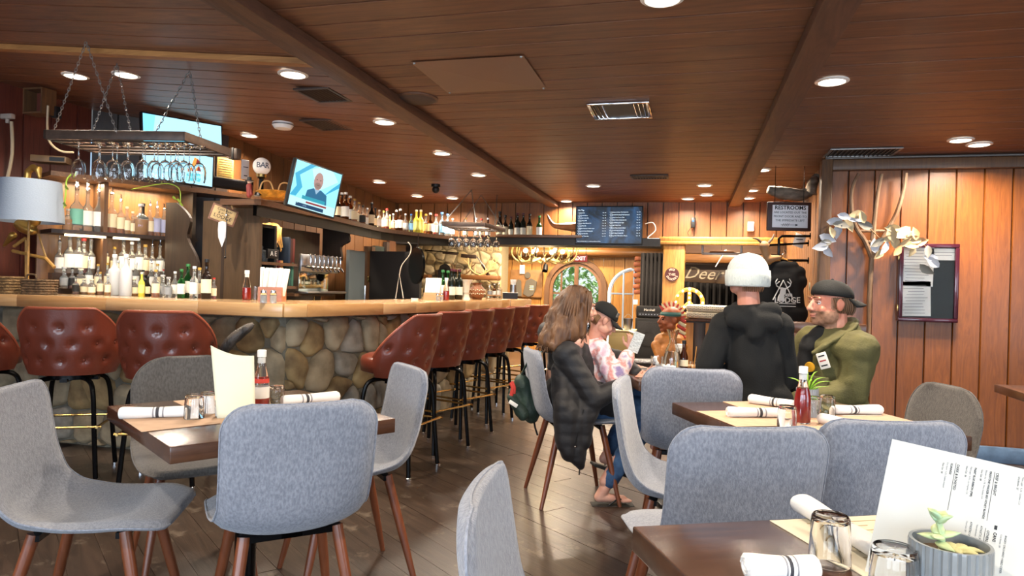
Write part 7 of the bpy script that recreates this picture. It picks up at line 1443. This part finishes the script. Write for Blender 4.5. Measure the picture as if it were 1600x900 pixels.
# ================================================================ PEOPLE
def face_bits(t, P, B, s, iris='#4a3a2a', brow='#5a3d26', lips='#a8645a', parts=True):
    for q in (-1, 1):
        o = MB().ball(P(q*.031, .0815, .004), .0108*s, 14).build('eye', mat('eye_white', '#e6e0da', .2), t, world=True); d = V(P(q*.031, .094, .0035)); MB().ball(d, (.0055*s, .003*s, .0055*s), 10, M=B).build('iris', mat('iris'+iris[1:], iris, .15), o, world=False) if False else None
        MB().ball(P(q*.031, .0905, .0035), (.0055*s, .003*s, .0055*s), 10, M=B).build('iris', mat('iris'+iris[1:], iris, .15), t, world=True)
        MB().tube([P(q*.012, .101, .028), P(q*.03, .101, .034), P(q*.048, .088, .028)], [.0035*s, .004*s, .002*s], 6).build('eyebrow', mat('brow'+brow[1:], brow, .8), t, world=True)
        MB().tube([P(q*.015, .0915, .008), P(q*.031, .0955, .0105), P(q*.047, .086, .006)], .0035*s, 6).build('eyelid', mat('lid', '#a87460', .5), t, world=True)
    MB().tube([P(-.020, .099, -.060), P(0, .107, -.0595), P(.020, .099, -.060)], [.0025*s, .004*s, .0025*s], 6).build('mouth', mat('lip'+lips[1:], lips, .4), t, world=True)
def hand(m, w, d, n, side=1, s=1.0, curl=.5, spread=.06):
    """palm and five fingers; w wrist, d finger direction, n back-of-hand normal, side: +1 thumb towards d x n"""
    d = V(d).normalized(); n = (V(n)-d*V(n).dot(d)).normalized(); x = d.cross(n).normalized()*side; W = V(w)
    m.cap2(W, .025*s, W+d*.035*s, .026*s); Ls = (.066, .074, .069, .053)
    for k in range(4):
        o = (.030-.0200*k)*s; kn = W+d*(.085-.004*abs(k-1))*s+x*o; m.cap2(W+d*.02*s+x*o*.6, .014*s, kn, .0105*s)
        dd = (d+x*(spread*(1.5-k))).normalized(); p = kn; L = Ls[k]*s; a = curl*(.7+.15*k)
        for j, f in enumerate((.45, .31, .24)):
            R = Matrix.Rotation(-a*(1 if j else .6)*side, 3, x); dd = (R@dd).normalized()
            if (dd-d).dot(n) > .01: dd = (dd-n*2*(dd.dot(n))).normalized()
            q = p+dd*L*f; m.cap2(p, (.0092-.0012*j)*s, q, (.0085-.0013*j)*s, 10); p = q
    b = W+d*.02*s+x*.022*s; q1 = b+(d*.55+x*.75-n*.35).normalized()*.042*s; q2 = q1+(d*.85+x*.25-n*.35).normalized()*.032*s; q3 = q2+(d*.95-n*.3).normalized()*.024*s
    m.cap2(b, .015*s, q1, .012*s); m.cap2(q1, .0112*s, q2, .0098*s); m.cap2(q2, .0098*s, q3, .0078*s)
def foot(m, ankle, d, s=1.0):
    d = V(d).normalized(); x = V((-d.y, d.x, 0)).normalized(); A = V(ankle); m.cap2(A, .034*s, A-d*.03*s+V((0, 0, -.045*s)), .03*s); m.cap2(A-d*.03*s+V((0, 0, -.045*s)), .03*s, A+d*.12*s+V((0, 0, -.055*s)), .022*s)
    for k in range(5): o = (-.03+.015*k)*s; b = A+d*.11*s+x*o+V((0, 0, -.06*s)); m.cap2(b, .011*s, b+d*(.055-.006*abs(k-1))*s+V((0, 0, -.002)), .0075*s, 8)
skin = skinm('skin_warm', '#c98f78', '#b97a64'); skin_p = skinm('skin_fair', '#d6a48e', '#c68f7a'); skin_r = skinm('skin_ruddy', '#cf927c', '#b97058')
stub = mat('stubble', '#84604a', .7, bump=.3, bscale=300, col2='#a0765e', vscale=60)
def strands(par, pts_list, m, r=.006, name='hair_strand'):
    mb = MB()
    for P in pts_list: S = spline(P, 5); n = len(S)-1; mb.tube(S, [r*(1-.75*(i/n)**2) for i in range(n+1)], 5)
    o = mb.build(name, m, par, world=True, ang=2); o['kind'] = 'stuff'; return o
# ---------------------------------------------------------------- the woman
f = V((.89, .46, 0)).normalized(); rt = V((f.y, -f.x, 0))           # rt: towards the camera
wm_ = thing('person', 'woman with long wavy brown hair in a black padded coat, hands over the table', 'person', (-.66, 3.985, 0)); O = V((-.66, 3.985, 0))
L = lambda fw, si, z: O+f*fw+rt*si+V((0, 0, z))
hc_ = D(903, 480, 3.98); m = MB(); hf = (f+V((.1, .06, -.12))).normalized(); nb = L(.0, .0, 1.02)
Bh, Ph = head(m, hc_, hf, .96, neck=nb)
m.cap2(L(-.06, 0, .58), .13, L(-.04, 0, .75), .11); m.cap2(L(-.04, 0, .75), .11, L(.0, 0, .93), .10); m.cap2(L(-.02, -.1, .93), .055, L(-.02, .1, .93), .055)
RW = D(990, 595, 3.86); RE = D(928, 624, 3.80); LE = L(.33, -.12, .80); LW = D(996, 588, 3.98)
RSh = D(884, 553, 3.86); LSh = D(901, 548, 4.16); m.cap2(RSh, .048, RE, .038); m.cap2(RSh, .05, L(-.02, 0, .93), .07); m.cap2(LSh, .05, L(-.02, 0, .93), .07); m.cap2(RE, .036, RW, .025); m.cap2(LSh, .048, LE, .038); m.cap2(LE, .036, LW, .025)
hand(m, RW+V((0.01, 0, .0)), (D(1028, 573, 3.90)-RW), (0, -.35, -.9), 1, .95, .22); hand(m, LW, (D(1026, 577, 4.0)-LW), (0, .3, -1), -1, .95, .3)
KN = L(.47, .10, .53); KL = L(.47, -.10, .56); AN = D(944, 752, 3.93); AL = D(950, 708, 4.1)
m.cap2(L(-.02, .1, .56), .075, KN, .055); m.cap2(L(-.02, -.1, .56), .075, KL, .055); m.cap2(KN, .05, AN, .03); m.cap2(KL, .05, AL, .03)
AN = V((AN.x, AN.y, .085)); m.cap2(KN, .05, AN, .03); foot(m, AN, f+rt*.15, .95); foot(m, AL, (f+V((0, 0, -.35))).normalized(), .95)
blob(m, 'body', [skin_p], wm_, .0052, 3); face_bits(wm_, Ph, Bh, .96, lips='#b0675e')
coat = mat('black_padded', '#121013', .6, bump=.15, bscale=60, sheen=.08)
m = MB(); m.cap2(L(.0, 0, .60), .15, L(-.01, 0, .78), .14); m.cap2(L(-.01, 0, .78), .14, L(-.03, 0, .92), .12); m.cap2(LSh, .085, RSh, .08); m.cap2(L(-.06, 0, 1.0), .09, L(.02, .02, 1.03), .075); m.ball(L(-.09, .02, .98), (.13, .13, .085), 16)
m.cap2(RSh, .074, RE, .060); m.cap2(RE, .062, RW-(RW-RE).normalized()*.03, .046); m.cap2(LSh, .078, LE, .066); m.cap2(LE, .07, LW-(LW-LE).normalized()*.03, .05)
m.cap2(L(-.04, .05, .60), .16, L(.22, .1, .57), .10); m.cap2(L(-.05, -.1, .6), .13, L(.18, -.1, .57), .1)
for (x0, y0, x1, y1, r) in ((880, 580, 880, 692, .062), (889, 585, 889, 708, .066), (903, 595, 903, 716, .060), (916, 600, 913, 690, .056), (929, 610, 922, 655, .045), (905, 700, 907, 728, .03)): m.cap2(D(x0, y0, 3.90), r*1.15, D(x0, (y0+y1)/2, 3.80), r); m.cap2(D(x0, (y0+y1)/2, 3.80), r, D(x1, y1, 3.78), r*.75)
co = blob(m, 'padded_coat', coat, wm_, .0085, 5, (.005, 8, 1.6))
for v in co.data.vertices:      # quilting channels
    z = (wm_.location.z+v.co.z); v.co += v.normal*(.0024*abs(sin(z*pi/.062))-.001)
MB().tube([D(912, 640, 3.755), D(906, 665, 3.745), D(899, 695, 3.735)], .004, 6).build('pocket_zip', M_blackp, wm_, world=True); MB().ball(D(899, 698, 3.72), .007, 8).build('zip_pull', M_chrome, wm_, world=True); MB().tube([D(906, 730, 3.78), D(905, 742, 3.77)], .004, 5).build('hem_cord', M_blackp, wm_, world=True)
jean = mat('blue_denim', '#2c4668', .85, bump=.3, bscale=300, col2='#3d5c80', vscale=30)
m = MB(); m.cap2(L(.1, .1, .555), .095, KN, .075); m.cap2(L(.1, -.1, .555), .095, KL, .075); m.cap2(KN, .075, KN*.12+AN*.88, .052); m.cap2(KL, .075, KL*.1+AL*.9, .052); blob(m, 'jeans', jean, wm_, .008, 4, (.006, 14, 1))
for a, d in ((AN, f+rt*.15), (AL, (f+V((0, 0, -.35))).normalized())):
    d = d.normalized(); x = V((-d.y, d.x, 0)).normalized(); up = d.cross(x)*-1; up = up if up.z > 0 else -up; M3 = Matrix((d, x, up)).transposed(); c = a+d*.05-up*.089
    fl = MB().rbox(c, (.25, .085, .018), .008, M=M3).build('flip_flop', mat('dark_rubber', '#26241f', .7), wm_, world=True); 
    for q in (-1, 1): MB().tube(spline([c+d*.07+up*.02, c+d*.03+x*q*.032+up*.045, c-d*.03+x*q*.042+up*.012], 4), .0045, 6).build('strap', M_blackp, fl, world=False).location = -wm_.location if False else (0, 0, 0)
    for o_ in kids(fl):
        for v in o_.data.vertices: v.co -= wm_.location
hair = mat('brown_hair', '#412818', .5, bump=.6, bscale=90, col2='#6e4b2e', vscale=22, stretch=(1, 1, .25))
m = MB(); m.ball(Ph(0, -.022, .045), (.088, .1, .088), 16, M=Bh); m.cap2(Ph(0, -.07, 0), .085, Ph(0, -.10, -.12), .095); m.cap2(Ph(.03, -.05, -.02), .065, Ph(.07, -.06, -.16), .07); m.cap2(Ph(0, -.10, -.1), .09, Ph(.02, -.15, -.22), .075); m.cap2(Ph(.072, .0, .0), .03, Ph(.085, .01, -.15), .035); m.cap2(Ph(-.07, -.01, .0), .03, Ph(-.08, .01, -.15), .04); m.cap2(Ph(.06, -.1, -.1), .06, Ph(.09, -.14, -.23), .05)
ho = blob(m, 'hair', hair, wm_, .006, 3, (.014, 22, .45)); random.seed(21); S = []
for k in range(90):
    a = random.uniform(-.6, 3.5); x, y = .082*cos(a*.9), -.02-.09*sin(min(a, pi)) ; wv = lambda z: (random.uniform(-.018, .018)); x = .09*cos(a); y = -.03-.085*abs(sin(a))+.02*(cos(a) < -.8)
    S.append([Ph(x*.5, y*.5-.01, .12), Ph(x*1.0, y*1.05, .05), Ph(x*1.12+wv(0), y*1.2+wv(0), -.05), Ph(x*1.2+wv(0), y*1.45+wv(0), -.13), Ph(x*1.2+wv(0), y*1.75+wv(0), -.20-random.random()*.07), Ph(x*1.3+wv(0), y*1.9+wv(0), -.25-random.random()*.05)])
strands(wm_, S, hair, .0085)
S = [[Ph(.05, .04, .1), Ph(.082, .035, .03), Ph(.09, .04, -.04), Ph(.098, .03, -.12), Ph(.09, .05, -.2)], [Ph(.05, .03, .1), Ph(.086, .015, .03), Ph(.095, .02, -.05), Ph(.1, .03, -.14), Ph(.11, .01, -.21)], [Ph(.04, .05, .1), Ph(.075, .05, .04), Ph(.086, .045, -.03), Ph(.088, .06, -.1), Ph(.1, .05, -.16)]]
strands(wm_, S, hair, .011, 'front_lock'); MB().lathe([(.010, 0), (.022, .004), (.022, .007), (.010, .010)], 20, Ph(.092, .035, -.105), Bh@Matrix.Rotation(pi/2, 3, 'Y'), cap=False).build('earring', M_chrome, wm_, world=True)
# ---------------------------------------------------------------- the child on her lap
ch_ = thing('person', 'child in black cap and pink tie-dye sweatshirt raising a packet beside the woman', 'person', (-.42, 4.15, 0)); O2 = V((-.42, 4.15, 0)); L2 = lambda fw, si, z: O2+f*fw+rt*si+V((0, 0, z))
cd = 4.12; cc_ = D(942, 500, cd); cf_ = (f+V((.1, .0, -.62))).normalized(); m = MB(); Bc, Pc = head(m, cc_, cf_, .82, up=V((0, 0, 1))+f*.2, neck=D(928, 535, cd+.02))
CS = D(938, 545, cd-.1); CE = D(962, 597, cd-.16); CWr = D(984, 548, cd-.12)
m.cap2(D(925, 620, cd), .09, D(927, 550, cd), .075); m.cap2(CS, .035, CE, .03); m.cap2(CE, .028, CWr, .02); hand(m, CWr+(CWr-CE).normalized()*.01, (D(988, 518, cd-.12)-CWr), rt*1.0+V((0, 0, -.1)), -1, .72, .9)
m.cap2(D(925, 545, cd+.12), .035, D(962, 590, cd+.15), .03); m.cap2(D(962, 590, cd+.15), .028, D(988, 575, cd+.05), .02); hand(m, D(990, 574, cd+.04), CR, (0, 0, 1), 1, .72, .5)
for q in (-1, 1): m.cap2(L2(-.02, q*.07, .64), .055, L2(.22, q*.08, .62), .045); m.cap2(L2(.22, q*.08, .62), .04, L2(.24, q*.09, .36), .028); foot(m, L2(.24, q*.09, .34), f, .75)
blob(m, 'body', skin_p, ch_, .0048, 3); face_bits(ch_, Pc, Bc, .82, lips='#bb7468')
td = mat('tie_dye', '#e6c3cc', .85, bump=.2, bscale=150, col2='#b46a86', vscale=9)
r_ = [n for n in td.node_tree.nodes if n.type == 'VALTORGB'][0].color_ramp; e = r_.elements; e[0].position = .30; e[1].position = .42
for p_, c_ in ((.48, '#e8dcdc'), (.55, '#d98d84'), (.62, '#ead9d6'), (.7, '#8e7ea6')): q = e.new(p_); q.color = lin(c_)
m = MB(); m.cap2(D(925, 620, cd), .115, D(927, 562, cd), .10); m.cap2(D(926, 548, cd-.08), .055, D(926, 548, cd+.08), .055); m.cap2(CS, .058, CE, .058); m.cap2(CE, .056, CE*.2+CWr*.8, .043); m.cap2(D(925, 548, cd+.12), .055, D(962, 592, cd+.15), .05); m.cap2(D(962, 592, cd+.15), .045, D(985, 577, cd+.06), .035); m.cap2(D(924, 545, cd), .07, D(932, 538, cd), .055); blob(m, 'sweatshirt', td, ch_, .007, 4, (.009, 16, .8))
m = MB()
for q in (-1, 1): m.cap2(L2(-.02, q*.07, .64), .075, L2(.22, q*.08, .62), .06); m.cap2(L2(.22, q*.08, .62), .055, L2(.24, q*.09, .40), .042)
blob(m, 'trousers', jean, ch_, .008, 3)
def cap(t, P, B, s, m_, back=False, tilt=0, brim=True, crown_h=.085, panel=None):
    c = MB(); N = 20; M_ = 8; sg = -1 if back else 1
    for j in range(M_+1):
        a = j/M_*pi/2
        for k in range(N): b = 2*pi*k/N; c.v.append(P(.086*cos(b)*cos(a)**.9, -.012+.103*sin(b)*cos(a)**.9, .038+crown_h*sin(a)))
    for j in range(M_):
        for k in range(N): c.f.append((j*N+k, j*N+(k+1) % N, (j+1)*N+(k+1) % N, (j+1)*N+k)); c.mi.append(0)
    for k in range(N): b = 2*pi*k/N; c.v.append(P(.083*cos(b), -.012+.098*sin(b), .03))
    for k in range(N): c.f.append((k, (k+1) % N, (M_+1)*N+(k+1) % N, (M_+1)*N+k)); c.mi.append(0)
    o = c.build('crown', m_, t, world=True, ang=1.5); q = o.modifiers.new('s', 'SOLIDIFY'); q.thickness = .003; q.offset = 1
    v = MB(); n = 14; G = 5
    for g in range(G+1):
        for k in range(n+1):
            a = pi*(.12+.76*k/n); r0 = .100; e_ = .075*(g/G)*sin(a)**.6; v.v.append(P((.086+.006*g/G)*cos(a), -.012+sg*(r0*sin(a)+e_), .036-.012*abs(cos(a))**2-.018*(g/G)*(1 if not back else 1.2)-.02*(cos(a))**2*(g/G)))
    for g in range(G):
        for k in range(n): v.f.append((g*(n+1)+k, g*(n+1)+k+1, (g+1)*(n+1)+k+1, (g+1)*(n+1)+k)); v.mi.append(0)
    o = v.build('brim', m_, t, world=True, ang=1.5); q = o.modifiers.new('s', 'SOLIDIFY'); q.thickness = .005
    MB().ball(P(0, -.012, .04+crown_h), .008*s, 8, m=5).build('top_button', m_, t, world=True)
black_c = mat('black_twill', '#101110', .8, bump=.3, bscale=250)
cap(ch_, lambda x, y, z: Pc(x*1.04, y*1.04, z), Bc, .82, black_c, crown_h=.092); MB().rbox(Pc(.06, .062, .075), (.004, .03, .035), .001, M=Bc@Matrix.Rotation(.8, 3, 'Z')).build('cap_patch', M_vent, ch_, world=True)
S = [[Pc(.055*q, -.045-.008*k, .01), Pc(.058*q, -.05-.009*k, -.03), Pc(.05*q, -.045-.008*k, -.065)] for q in (-1, -.5, 0, .5, 1) for k in range(4)]; strands(ch_, S, mat('sandy_hair', '#8a6642', .5, col2='#6b4a2c', vscale=30), .007)
pk = thing('paper_packet', 'small crinkled clear packet held up in the child\'s hand', 'packet', tuple(D(994, 535, cd-.14))); m = MB(); m.box((0, 0, 0), (.06, .012, .12), M=Matrix.Rotation(.35, 3, 'Y')@Matrix.Rotation(.2, 3, 'Z')); m.build('pouch', mat('packet_white', '#c9ccc8', .3, bump=1, bscale=90), pk, smooth=False); MB().box((-.02, 0, .06), (.05, .014, .01), M=Matrix.Rotation(.35, 3, 'Y')).build('torn_edge', M_white, pk, smooth=False)
# ---------------------------------------------------------------- the teenager
tx_, ty_ = .31, 3.60; tn_ = thing('person', 'teenager in a white beanie and black hoodie standing with back to the camera', 'person', (tx_, ty_, 0)); td_ = 3.42; q = lambda x, y, d=td_: D(x, y, d); tf = V((-.05, 1, 0)).normalized()
hc_ = q(1167, 432, 3.44); m = MB(); Bt, Pt = head(m, hc_, tf+V((-.25, 0, 0)), .98, neck=q(1170, 480)); m.cap2(q(1172, 495), .075, q(1178, 590), .11); m.cap2(q(1178, 590), .11, V((tx_, ty_, .72)), .115)
LS, LE_, LW_ = q(1132, 512, 3.45), q(1106, 572, 3.42), D(1128, 585, 3.72); RS, RE_, RW_ = q(1212, 512, 3.42), q(1226, 590, 3.42), D(1205, 588, 3.72)
for a, b, c in ((LS, LE_, LW_), (RS, RE_, RW_)): m.cap2(a, .042, b, .036); m.cap2(b, .033, c, .024)
hand(m, LW_, (0.1, 1, -.1), (0, 0, 1), -1, .9, .3); hand(m, RW_, (-.1, 1, -.1), (0, 0, 1), 1, .9, .3)
for s_ in (-1, 1): m.cap2(V((tx_+s_*.08, ty_, .74)), .075, V((tx_+s_*.09, ty_+.01, .40)), .05); m.cap2(V((tx_+s_*.09, ty_+.01, .40)), .048, V((tx_+s_*.09, ty_-.01, .09)), .032); foot(m, (tx_+s_*.09, ty_-.01, .085), tf, .9)
blob(m, 'body', skin, tn_, .0052, 3); face_bits(tn_, Pt, Bt, .98)
blk = mat('black_hoodie', '#0d0e0e', .9, bump=.25, bscale=200, var=.15, vscale=10)
m = MB(); m.cap2(q(1172, 512), .125, q(1180, 565), .145); m.cap2(q(1180, 565), .145, q(1182, 630), .15); m.cap2(LS, .085, RS, .085); m.cap2(LS, .078, LE_, .066); m.cap2(LE_, .064, LW_, .045); m.cap2(RS, .078, RE_, .068); m.cap2(RE_, .064, RW_, .045); m.cap2(V((tx_-.02, ty_, .70)), .14, V((tx_+.06, ty_, .70)), .14)
m.cap2(q(1150, 495), .06, q(1195, 495), .06); m.cap2(q(1140, 487, 3.36), .034, q(1206, 487, 3.34), .042); m.cap2(q(1150, 500, 3.33), .05, q(1205, 505, 3.31), .05); m.cap2(q(1170, 490, 3.32), .045, q(1180, 520, 3.30), .045); m.cap2(q(1150, 478, 3.46), .02, q(1143, 488, 3.38), .03); m.cap2(q(1192, 476, 3.46), .02, q(1208, 487, 3.36), .03)
blob(m, 'hoodie', blk, tn_, .0085, 5, (.012, 6, .7))
m = MB()
for s_ in (-1, 1): m.cap2(V((tx_+s_*.08, ty_, .74)), .095, V((tx_+s_*.09, ty_+.01, .40)), .072); m.cap2(V((tx_+s_*.09, ty_+.01, .40)), .07, V((tx_+s_*.09, ty_-.01, .1)), .055)
blob(m, 'trousers', mat('charcoal_denim', '#23252a', .85), tn_, .009, 4, (.006, 12, .8))
for s_ in (-1, 1): MB().rbox((s_*.09, .045, .035), (.095, .27, .07), .03).build('shoe', mat('black_shoe', '#1a1a1c', .5), tn_)
bn = mat('white_knit', '#c3cac4', .95, bump=.7, bscale=180, stretch=(1, 1, .25), sheen=.3)
m = MB(); pr_ = []
for j in range(15): a = j/14; pr_.append((.102*sqrt(max(.0001, 1-max(0, (a-.25)/.75)**2.4)), -.035+.155*a))
m.lathe([(max(.004, r), z) for r, z in pr_], 34, Pt(0, -.012, .0), Bt, cap=False); o = m.build('beanie', bn, tn_, world=True, ang=2); m = MB(); m.lathe([(.102, -.052), (.108, -.045), (.110, .0), (.107, .030), (.100, .033)], 34, Pt(0, -.012, .0), Bt, cap=False); o = m.build('folded_cuff', bn, tn_, world=True, ang=2); q_ = o.modifiers.new('s', 'SOLIDIFY'); q_.thickness = .004
S = [[Pt(x, -.085, -.03), Pt(x*1.02, -.088, -.055), Pt(x*.98, -.080, -.078)] for x in [-.05+.01*k for k in range(11)]]; strands(tn_, S, mat('short_brown_hair', '#6d4a30', .6), .006)
# ---------------------------------------------------------------- the man
mo = D(1298, 600, 3.7); mn_ = thing('person', 'bearded man in a backwards black cap and olive jacket sitting by the plank wall', 'person', (mo.x, mo.y, 0)); mf = V((-.90, -.38, 0)).normalized(); mr = V((mf.y, -mf.x, 0)); O4 = V((mo.x, mo.y, 0))
if mr.dot(CF) > 0: mr = -mr                                            # mr: his near side
L4 = lambda fw, si, z: O4+mf*fw+mr*si+V((0, 0, z)); hc_ = D(1297, 474, 3.68); m = MB(); hf = V((-.92, -.40, -.02)).normalized(); Bm, Pm = head(m, hc_, hf, 1.06, neck=L4(.02, .02, 1.02))
m.ball(Pm(0, .055, -.085), (.055, .04, .03), 14, M=Bm); m.ball(Pm(.045, .03, -.06), (.035, .05, .045), 12, M=Bm); m.ball(Pm(-.045, .03, -.06), (.035, .05, .045), 12, M=Bm); m.cap2(Pm(0, -.02, -.07), .068, L4(.0, .0, 1.0), .075)
m.cap2(L4(-.05, 0, .56), .15, L4(-.02, 0, .80), .145); m.cap2(L4(-.02, 0, .80), .145, L4(0, 0, .93), .125)
NS, NE, NW = L4(-.02, .20, .96), D(1333, 612, 3.5), L4(.27, .12, .68); FS, FE, FW = L4(-.02, -.20, .96), L4(.08, -.27, .74), L4(.30, -.10, .70)
for a, b, c in ((NS, NE, NW), (FS, FE, FW)): m.cap2(a, .055, b, .045); m.cap2(b, .045, c, .032)
hand(m, NW, mf-mr*.3, (0, 0, 1), 1, 1.05, .5); hand(m, FW, mf+mr*.3, (0, 0, 1), -1, 1.05, .5)
for s_ in (-1, 1): m.cap2(L4(0, s_*.11, .56), .09, L4(.42, s_*.13, .55), .06); m.cap2(L4(.42, s_*.13, .55), .058, L4(.45, s_*.13, .1), .038); foot(m, L4(.45, s_*.13, .09), mf, 1.0)
inv = Bm.transposed(); hcv = V(hc_)
def mz(c):
    p = inv@(c+0*hcv-hcv+0*c) if False else inv@(c-(hcv-V((0, 0, 0))))
    x, y, z = p/1.06
    if z < -.038 and y > .0 and z > -.14 and not (abs(x) < .02 and -.07 < z < -.05 and y > .09): return 1
    if .055 < abs(x) < .07 and -.05 < z < .03 and -.0 < y < .035: return 1
    return 0
def mz_l(c): return mz(c+V((0, 0, 0)))
bo = blob(m, 'body', [skin_r, stub], mn_, .005, 3)
for p_ in bo.data.polygons: p_.material_index = mz(p_.center+mn_.location) 
face_bits(mn_, Pm, Bm, 1.06, brow='#6d4a30', lips='#a3584c')
S = [[Pm(x_, -.06+.012*k, .03), Pm(x_*1.02, -.075+.012*k, -.02), Pm(x_*.95, -.07+.01*k, -.05)] for x_ in (-.07, .072) for k in range(8)]+[[Pm(x_, -.095, .02), Pm(x_, -.095, -.03), Pm(x_, -.08, -.06)] for x_ in [-.06+.012*k for k in range(11)]]; strands(mn_, S, mat('short_hair', '#5f442e', .6), .008)
cap(mn_, lambda x, y, z: Pm(x*1.02, y*1.02, z*.98+.006+y*.12), Bm, 1.06, black_c, back=True, crown_h=.076); MB().lathe([(.020, -.002), (.024, .001), (.020, .004)], 18, Pm(.055, .078, .085), Bm@Matrix.Rotation(-.6, 3, 'Z')@Matrix.Rotation(-pi/2, 3, 'X'), cap=True).build('snap_opening', mat('cap_net', '#8a7f66', .8), mn_, world=True)
olive = mat('olive_canvas', '#5f5a33', .8, bump=.3, bscale=120, col2='#4d4929', vscale=8)
m = MB(); m.cap2(L4(-.04, 0, .54), .18, L4(-.02, -.02, .78), .172); m.cap2(L4(-.02, -.02, .78), .172, L4(-.02, 0, .93), .16); m.cap2(NS, .105, FS, .105); m.cap2(NS, .092, NE, .078); m.cap2(NE, .076, NW, .055); m.cap2(FS, .10, FE, .09); m.cap2(FE, .085, FW, .06); m.cap2(L4(-.06, -.08, 1.05), .05, L4(-.06, .08, 1.05), .05)
blob(m, 'jacket', olive, mn_, .0085, 5, (.016, 8, 1.1))
def onj(a, z): return L4(cos(a)*.1, sin(a)*.1, z)
m = MB(); m.tube(spline([L4(.10, -.10, .93), L4(.02, -.13, 1.03), L4(-.08, -.07, 1.09), L4(-.10, .03, 1.10), L4(-.03, .12, 1.06), L4(.10, .13, .99), L4(.17, .09, .93)], 5), [.03]*31, 8, sy=.5); blob(m, 'collar', olive, mn_, .006, 2, (.006, 20, 1))
m = MB(); m.cap2(L4(.12, -.01, .98), .05, L4(.165, -.02, .72), .055); m.cap2(L4(.06, 0, 1.02), .06, L4(.12, -.01, .95), .06); blob(m, 'black_shirt', mat('black_cotton', ''), mn_, .007, 3)
nj = (mf*.75+mr*.65).normalized(); xj = nj.cross(V((0, 0, 1))).normalized()*-1; Mj = Matrix((xj, nj, V((0, 0, 1)))).transposed()
def chest(a, b, z): return O4+mf*a+mr*b+V((0, 0, z))
pc_ = chest(.148, .155, .90); MB().rbox(pc_, (.05, .012, .085), .004, M=Mj@Matrix.Rotation(-.35, 3, 'Y')).build('name_patch', mat('patch_white', '#d8d2c8', .7), mn_, world=True)
for k, z_ in enumerate((.025, 0, -.025)): MB().box(pc_+Mj@Matrix.Rotation(-.35, 3, 'Y')@V((0, .0065, z_)), (.032, .002, .007), M=Mj@Matrix.Rotation(-.35, 3, 'Y')).build('patch_print', (M_ink, mat('patch_red', '#a03a3a', .7), M_ink)[k], mn_, smooth=False, world=True)
MB().lathe([(.001, .0), (.027, 0), (.025, .006), (.001, .007)], 20, chest(.188, .10, .86), Mj@Matrix.Rotation(-pi/2, 3, 'X')).build('yellow_badge', mat('badge_yellow', '#e0a021', .4), mn_, world=True)
MB().rbox(chest(.172, .13, .80), (.13, .02, .035), .006, M=Mj).build('pocket_flap', olive, mn_, world=True); MB().rbox(chest(.172, .13, .745), (.12, .016, .09), .006, M=Mj).build('chest_pocket', olive, mn_, world=True)
m = MB()
for s_ in (-1, 1): m.cap2(L4(0, s_*.11, .56), .115, L4(.42, s_*.13, .55), .08); m.cap2(L4(.42, s_*.13, .55), .078, L4(.45, s_*.13, .12), .06)
blob(m, 'jeans', mat('dark_jeans', '#272c38', .85), mn_, .009, 4)
for s_ in (-1, 1): c_ = L4(.51, s_*.13, .035)-O4; o = MB().rbox((0, 0, 0), (.11, .29, .07), .03).build('shoe', mat('black_shoe', ''), mn_); o.location = c_; o.rotation_euler = (0, 0, math.atan2(mf.y, mf.x)-pi/2)
st_ = thing('low_stool', 'low black upholstered stool under the man in the olive jacket', 'stool', tuple(L4(-.02, 0, 0)), math.atan2(mf.y, mf.x)); MB().rbox((0, 0, .415), (.4, .42, .09), .03).build('seat', M_blackp, st_)
for a, b in ((1, 1), (1, -1), (-1, 1), (-1, -1)): MB().tube([(a*.14, b*.15, .38), (a*.17, b*.18, 0)], .014, 8).build('leg', M_black, st_)
# ---------------------------------------------------------------- the green backpack on her chair
bp = thing('backpack', 'dark green backpack with a red tag hanging on the woman\'s chair', 'backpack', tuple(D(818, 625, 4.05))); q = lambda x, y, d=4.05: D(x, y, d)
m = MB(); m.cap2(q(815, 598), .05, q(828, 640), .065); m.cap2(q(806, 615), .045, q(815, 640), .05); m.cap2(q(818, 600), .045, q(832, 645), .05); m.cap2(q(812, 630), .05, q(830, 650), .045); gr_ = mat('green_nylon', '#26382f', .6, bump=.4, bscale=60, var=.2, vscale=14); blob(m, 'bag', gr_, bp, .007, 4, (.008, 14, 1))
m = MB(); m.cap2(q(800, 622, 3.98), .03, q(818, 648, 3.97), .035); blob(m, 'front_pocket', gr_, bp, .006, 3, (.005, 18, 1))
MB().tube(spline([q(812, 592), q(820, 575), q(830, 556), q(838, 549)], 5), .016, 6, sy=.35).build('shoulder_strap', gr_, bp, world=True); MB().tube(spline([q(828, 600), q(832, 580), q(836, 560), q(840, 552)], 5), .016, 6, sy=.35).build('shoulder_strap', gr_, bp, world=True); MB().tube([q(834, 655), q(836, 668), q(840, 680)], .006, 6).build('loose_strap', M_blackp, bp, world=True)
MB().rbox(q(802, 631, 3.93), (.055, .006, .022), .002, M=Matrix.Rotation(.5, 3, 'Y')).build('white_tag', M_white, bp, world=True); m = MB(); m.tube(spline([q(798, 598, 3.95), q(801, 606, 3.94), q(799, 618, 3.94)], 3), .011, 6); m.tube(spline([q(800, 596, 3.95), q(804, 606, 3.94), q(803, 615, 3.94)], 3), .008, 6); m.build('red_tag', mat('red_tag', '#c2382c', .6), bp, world=True)
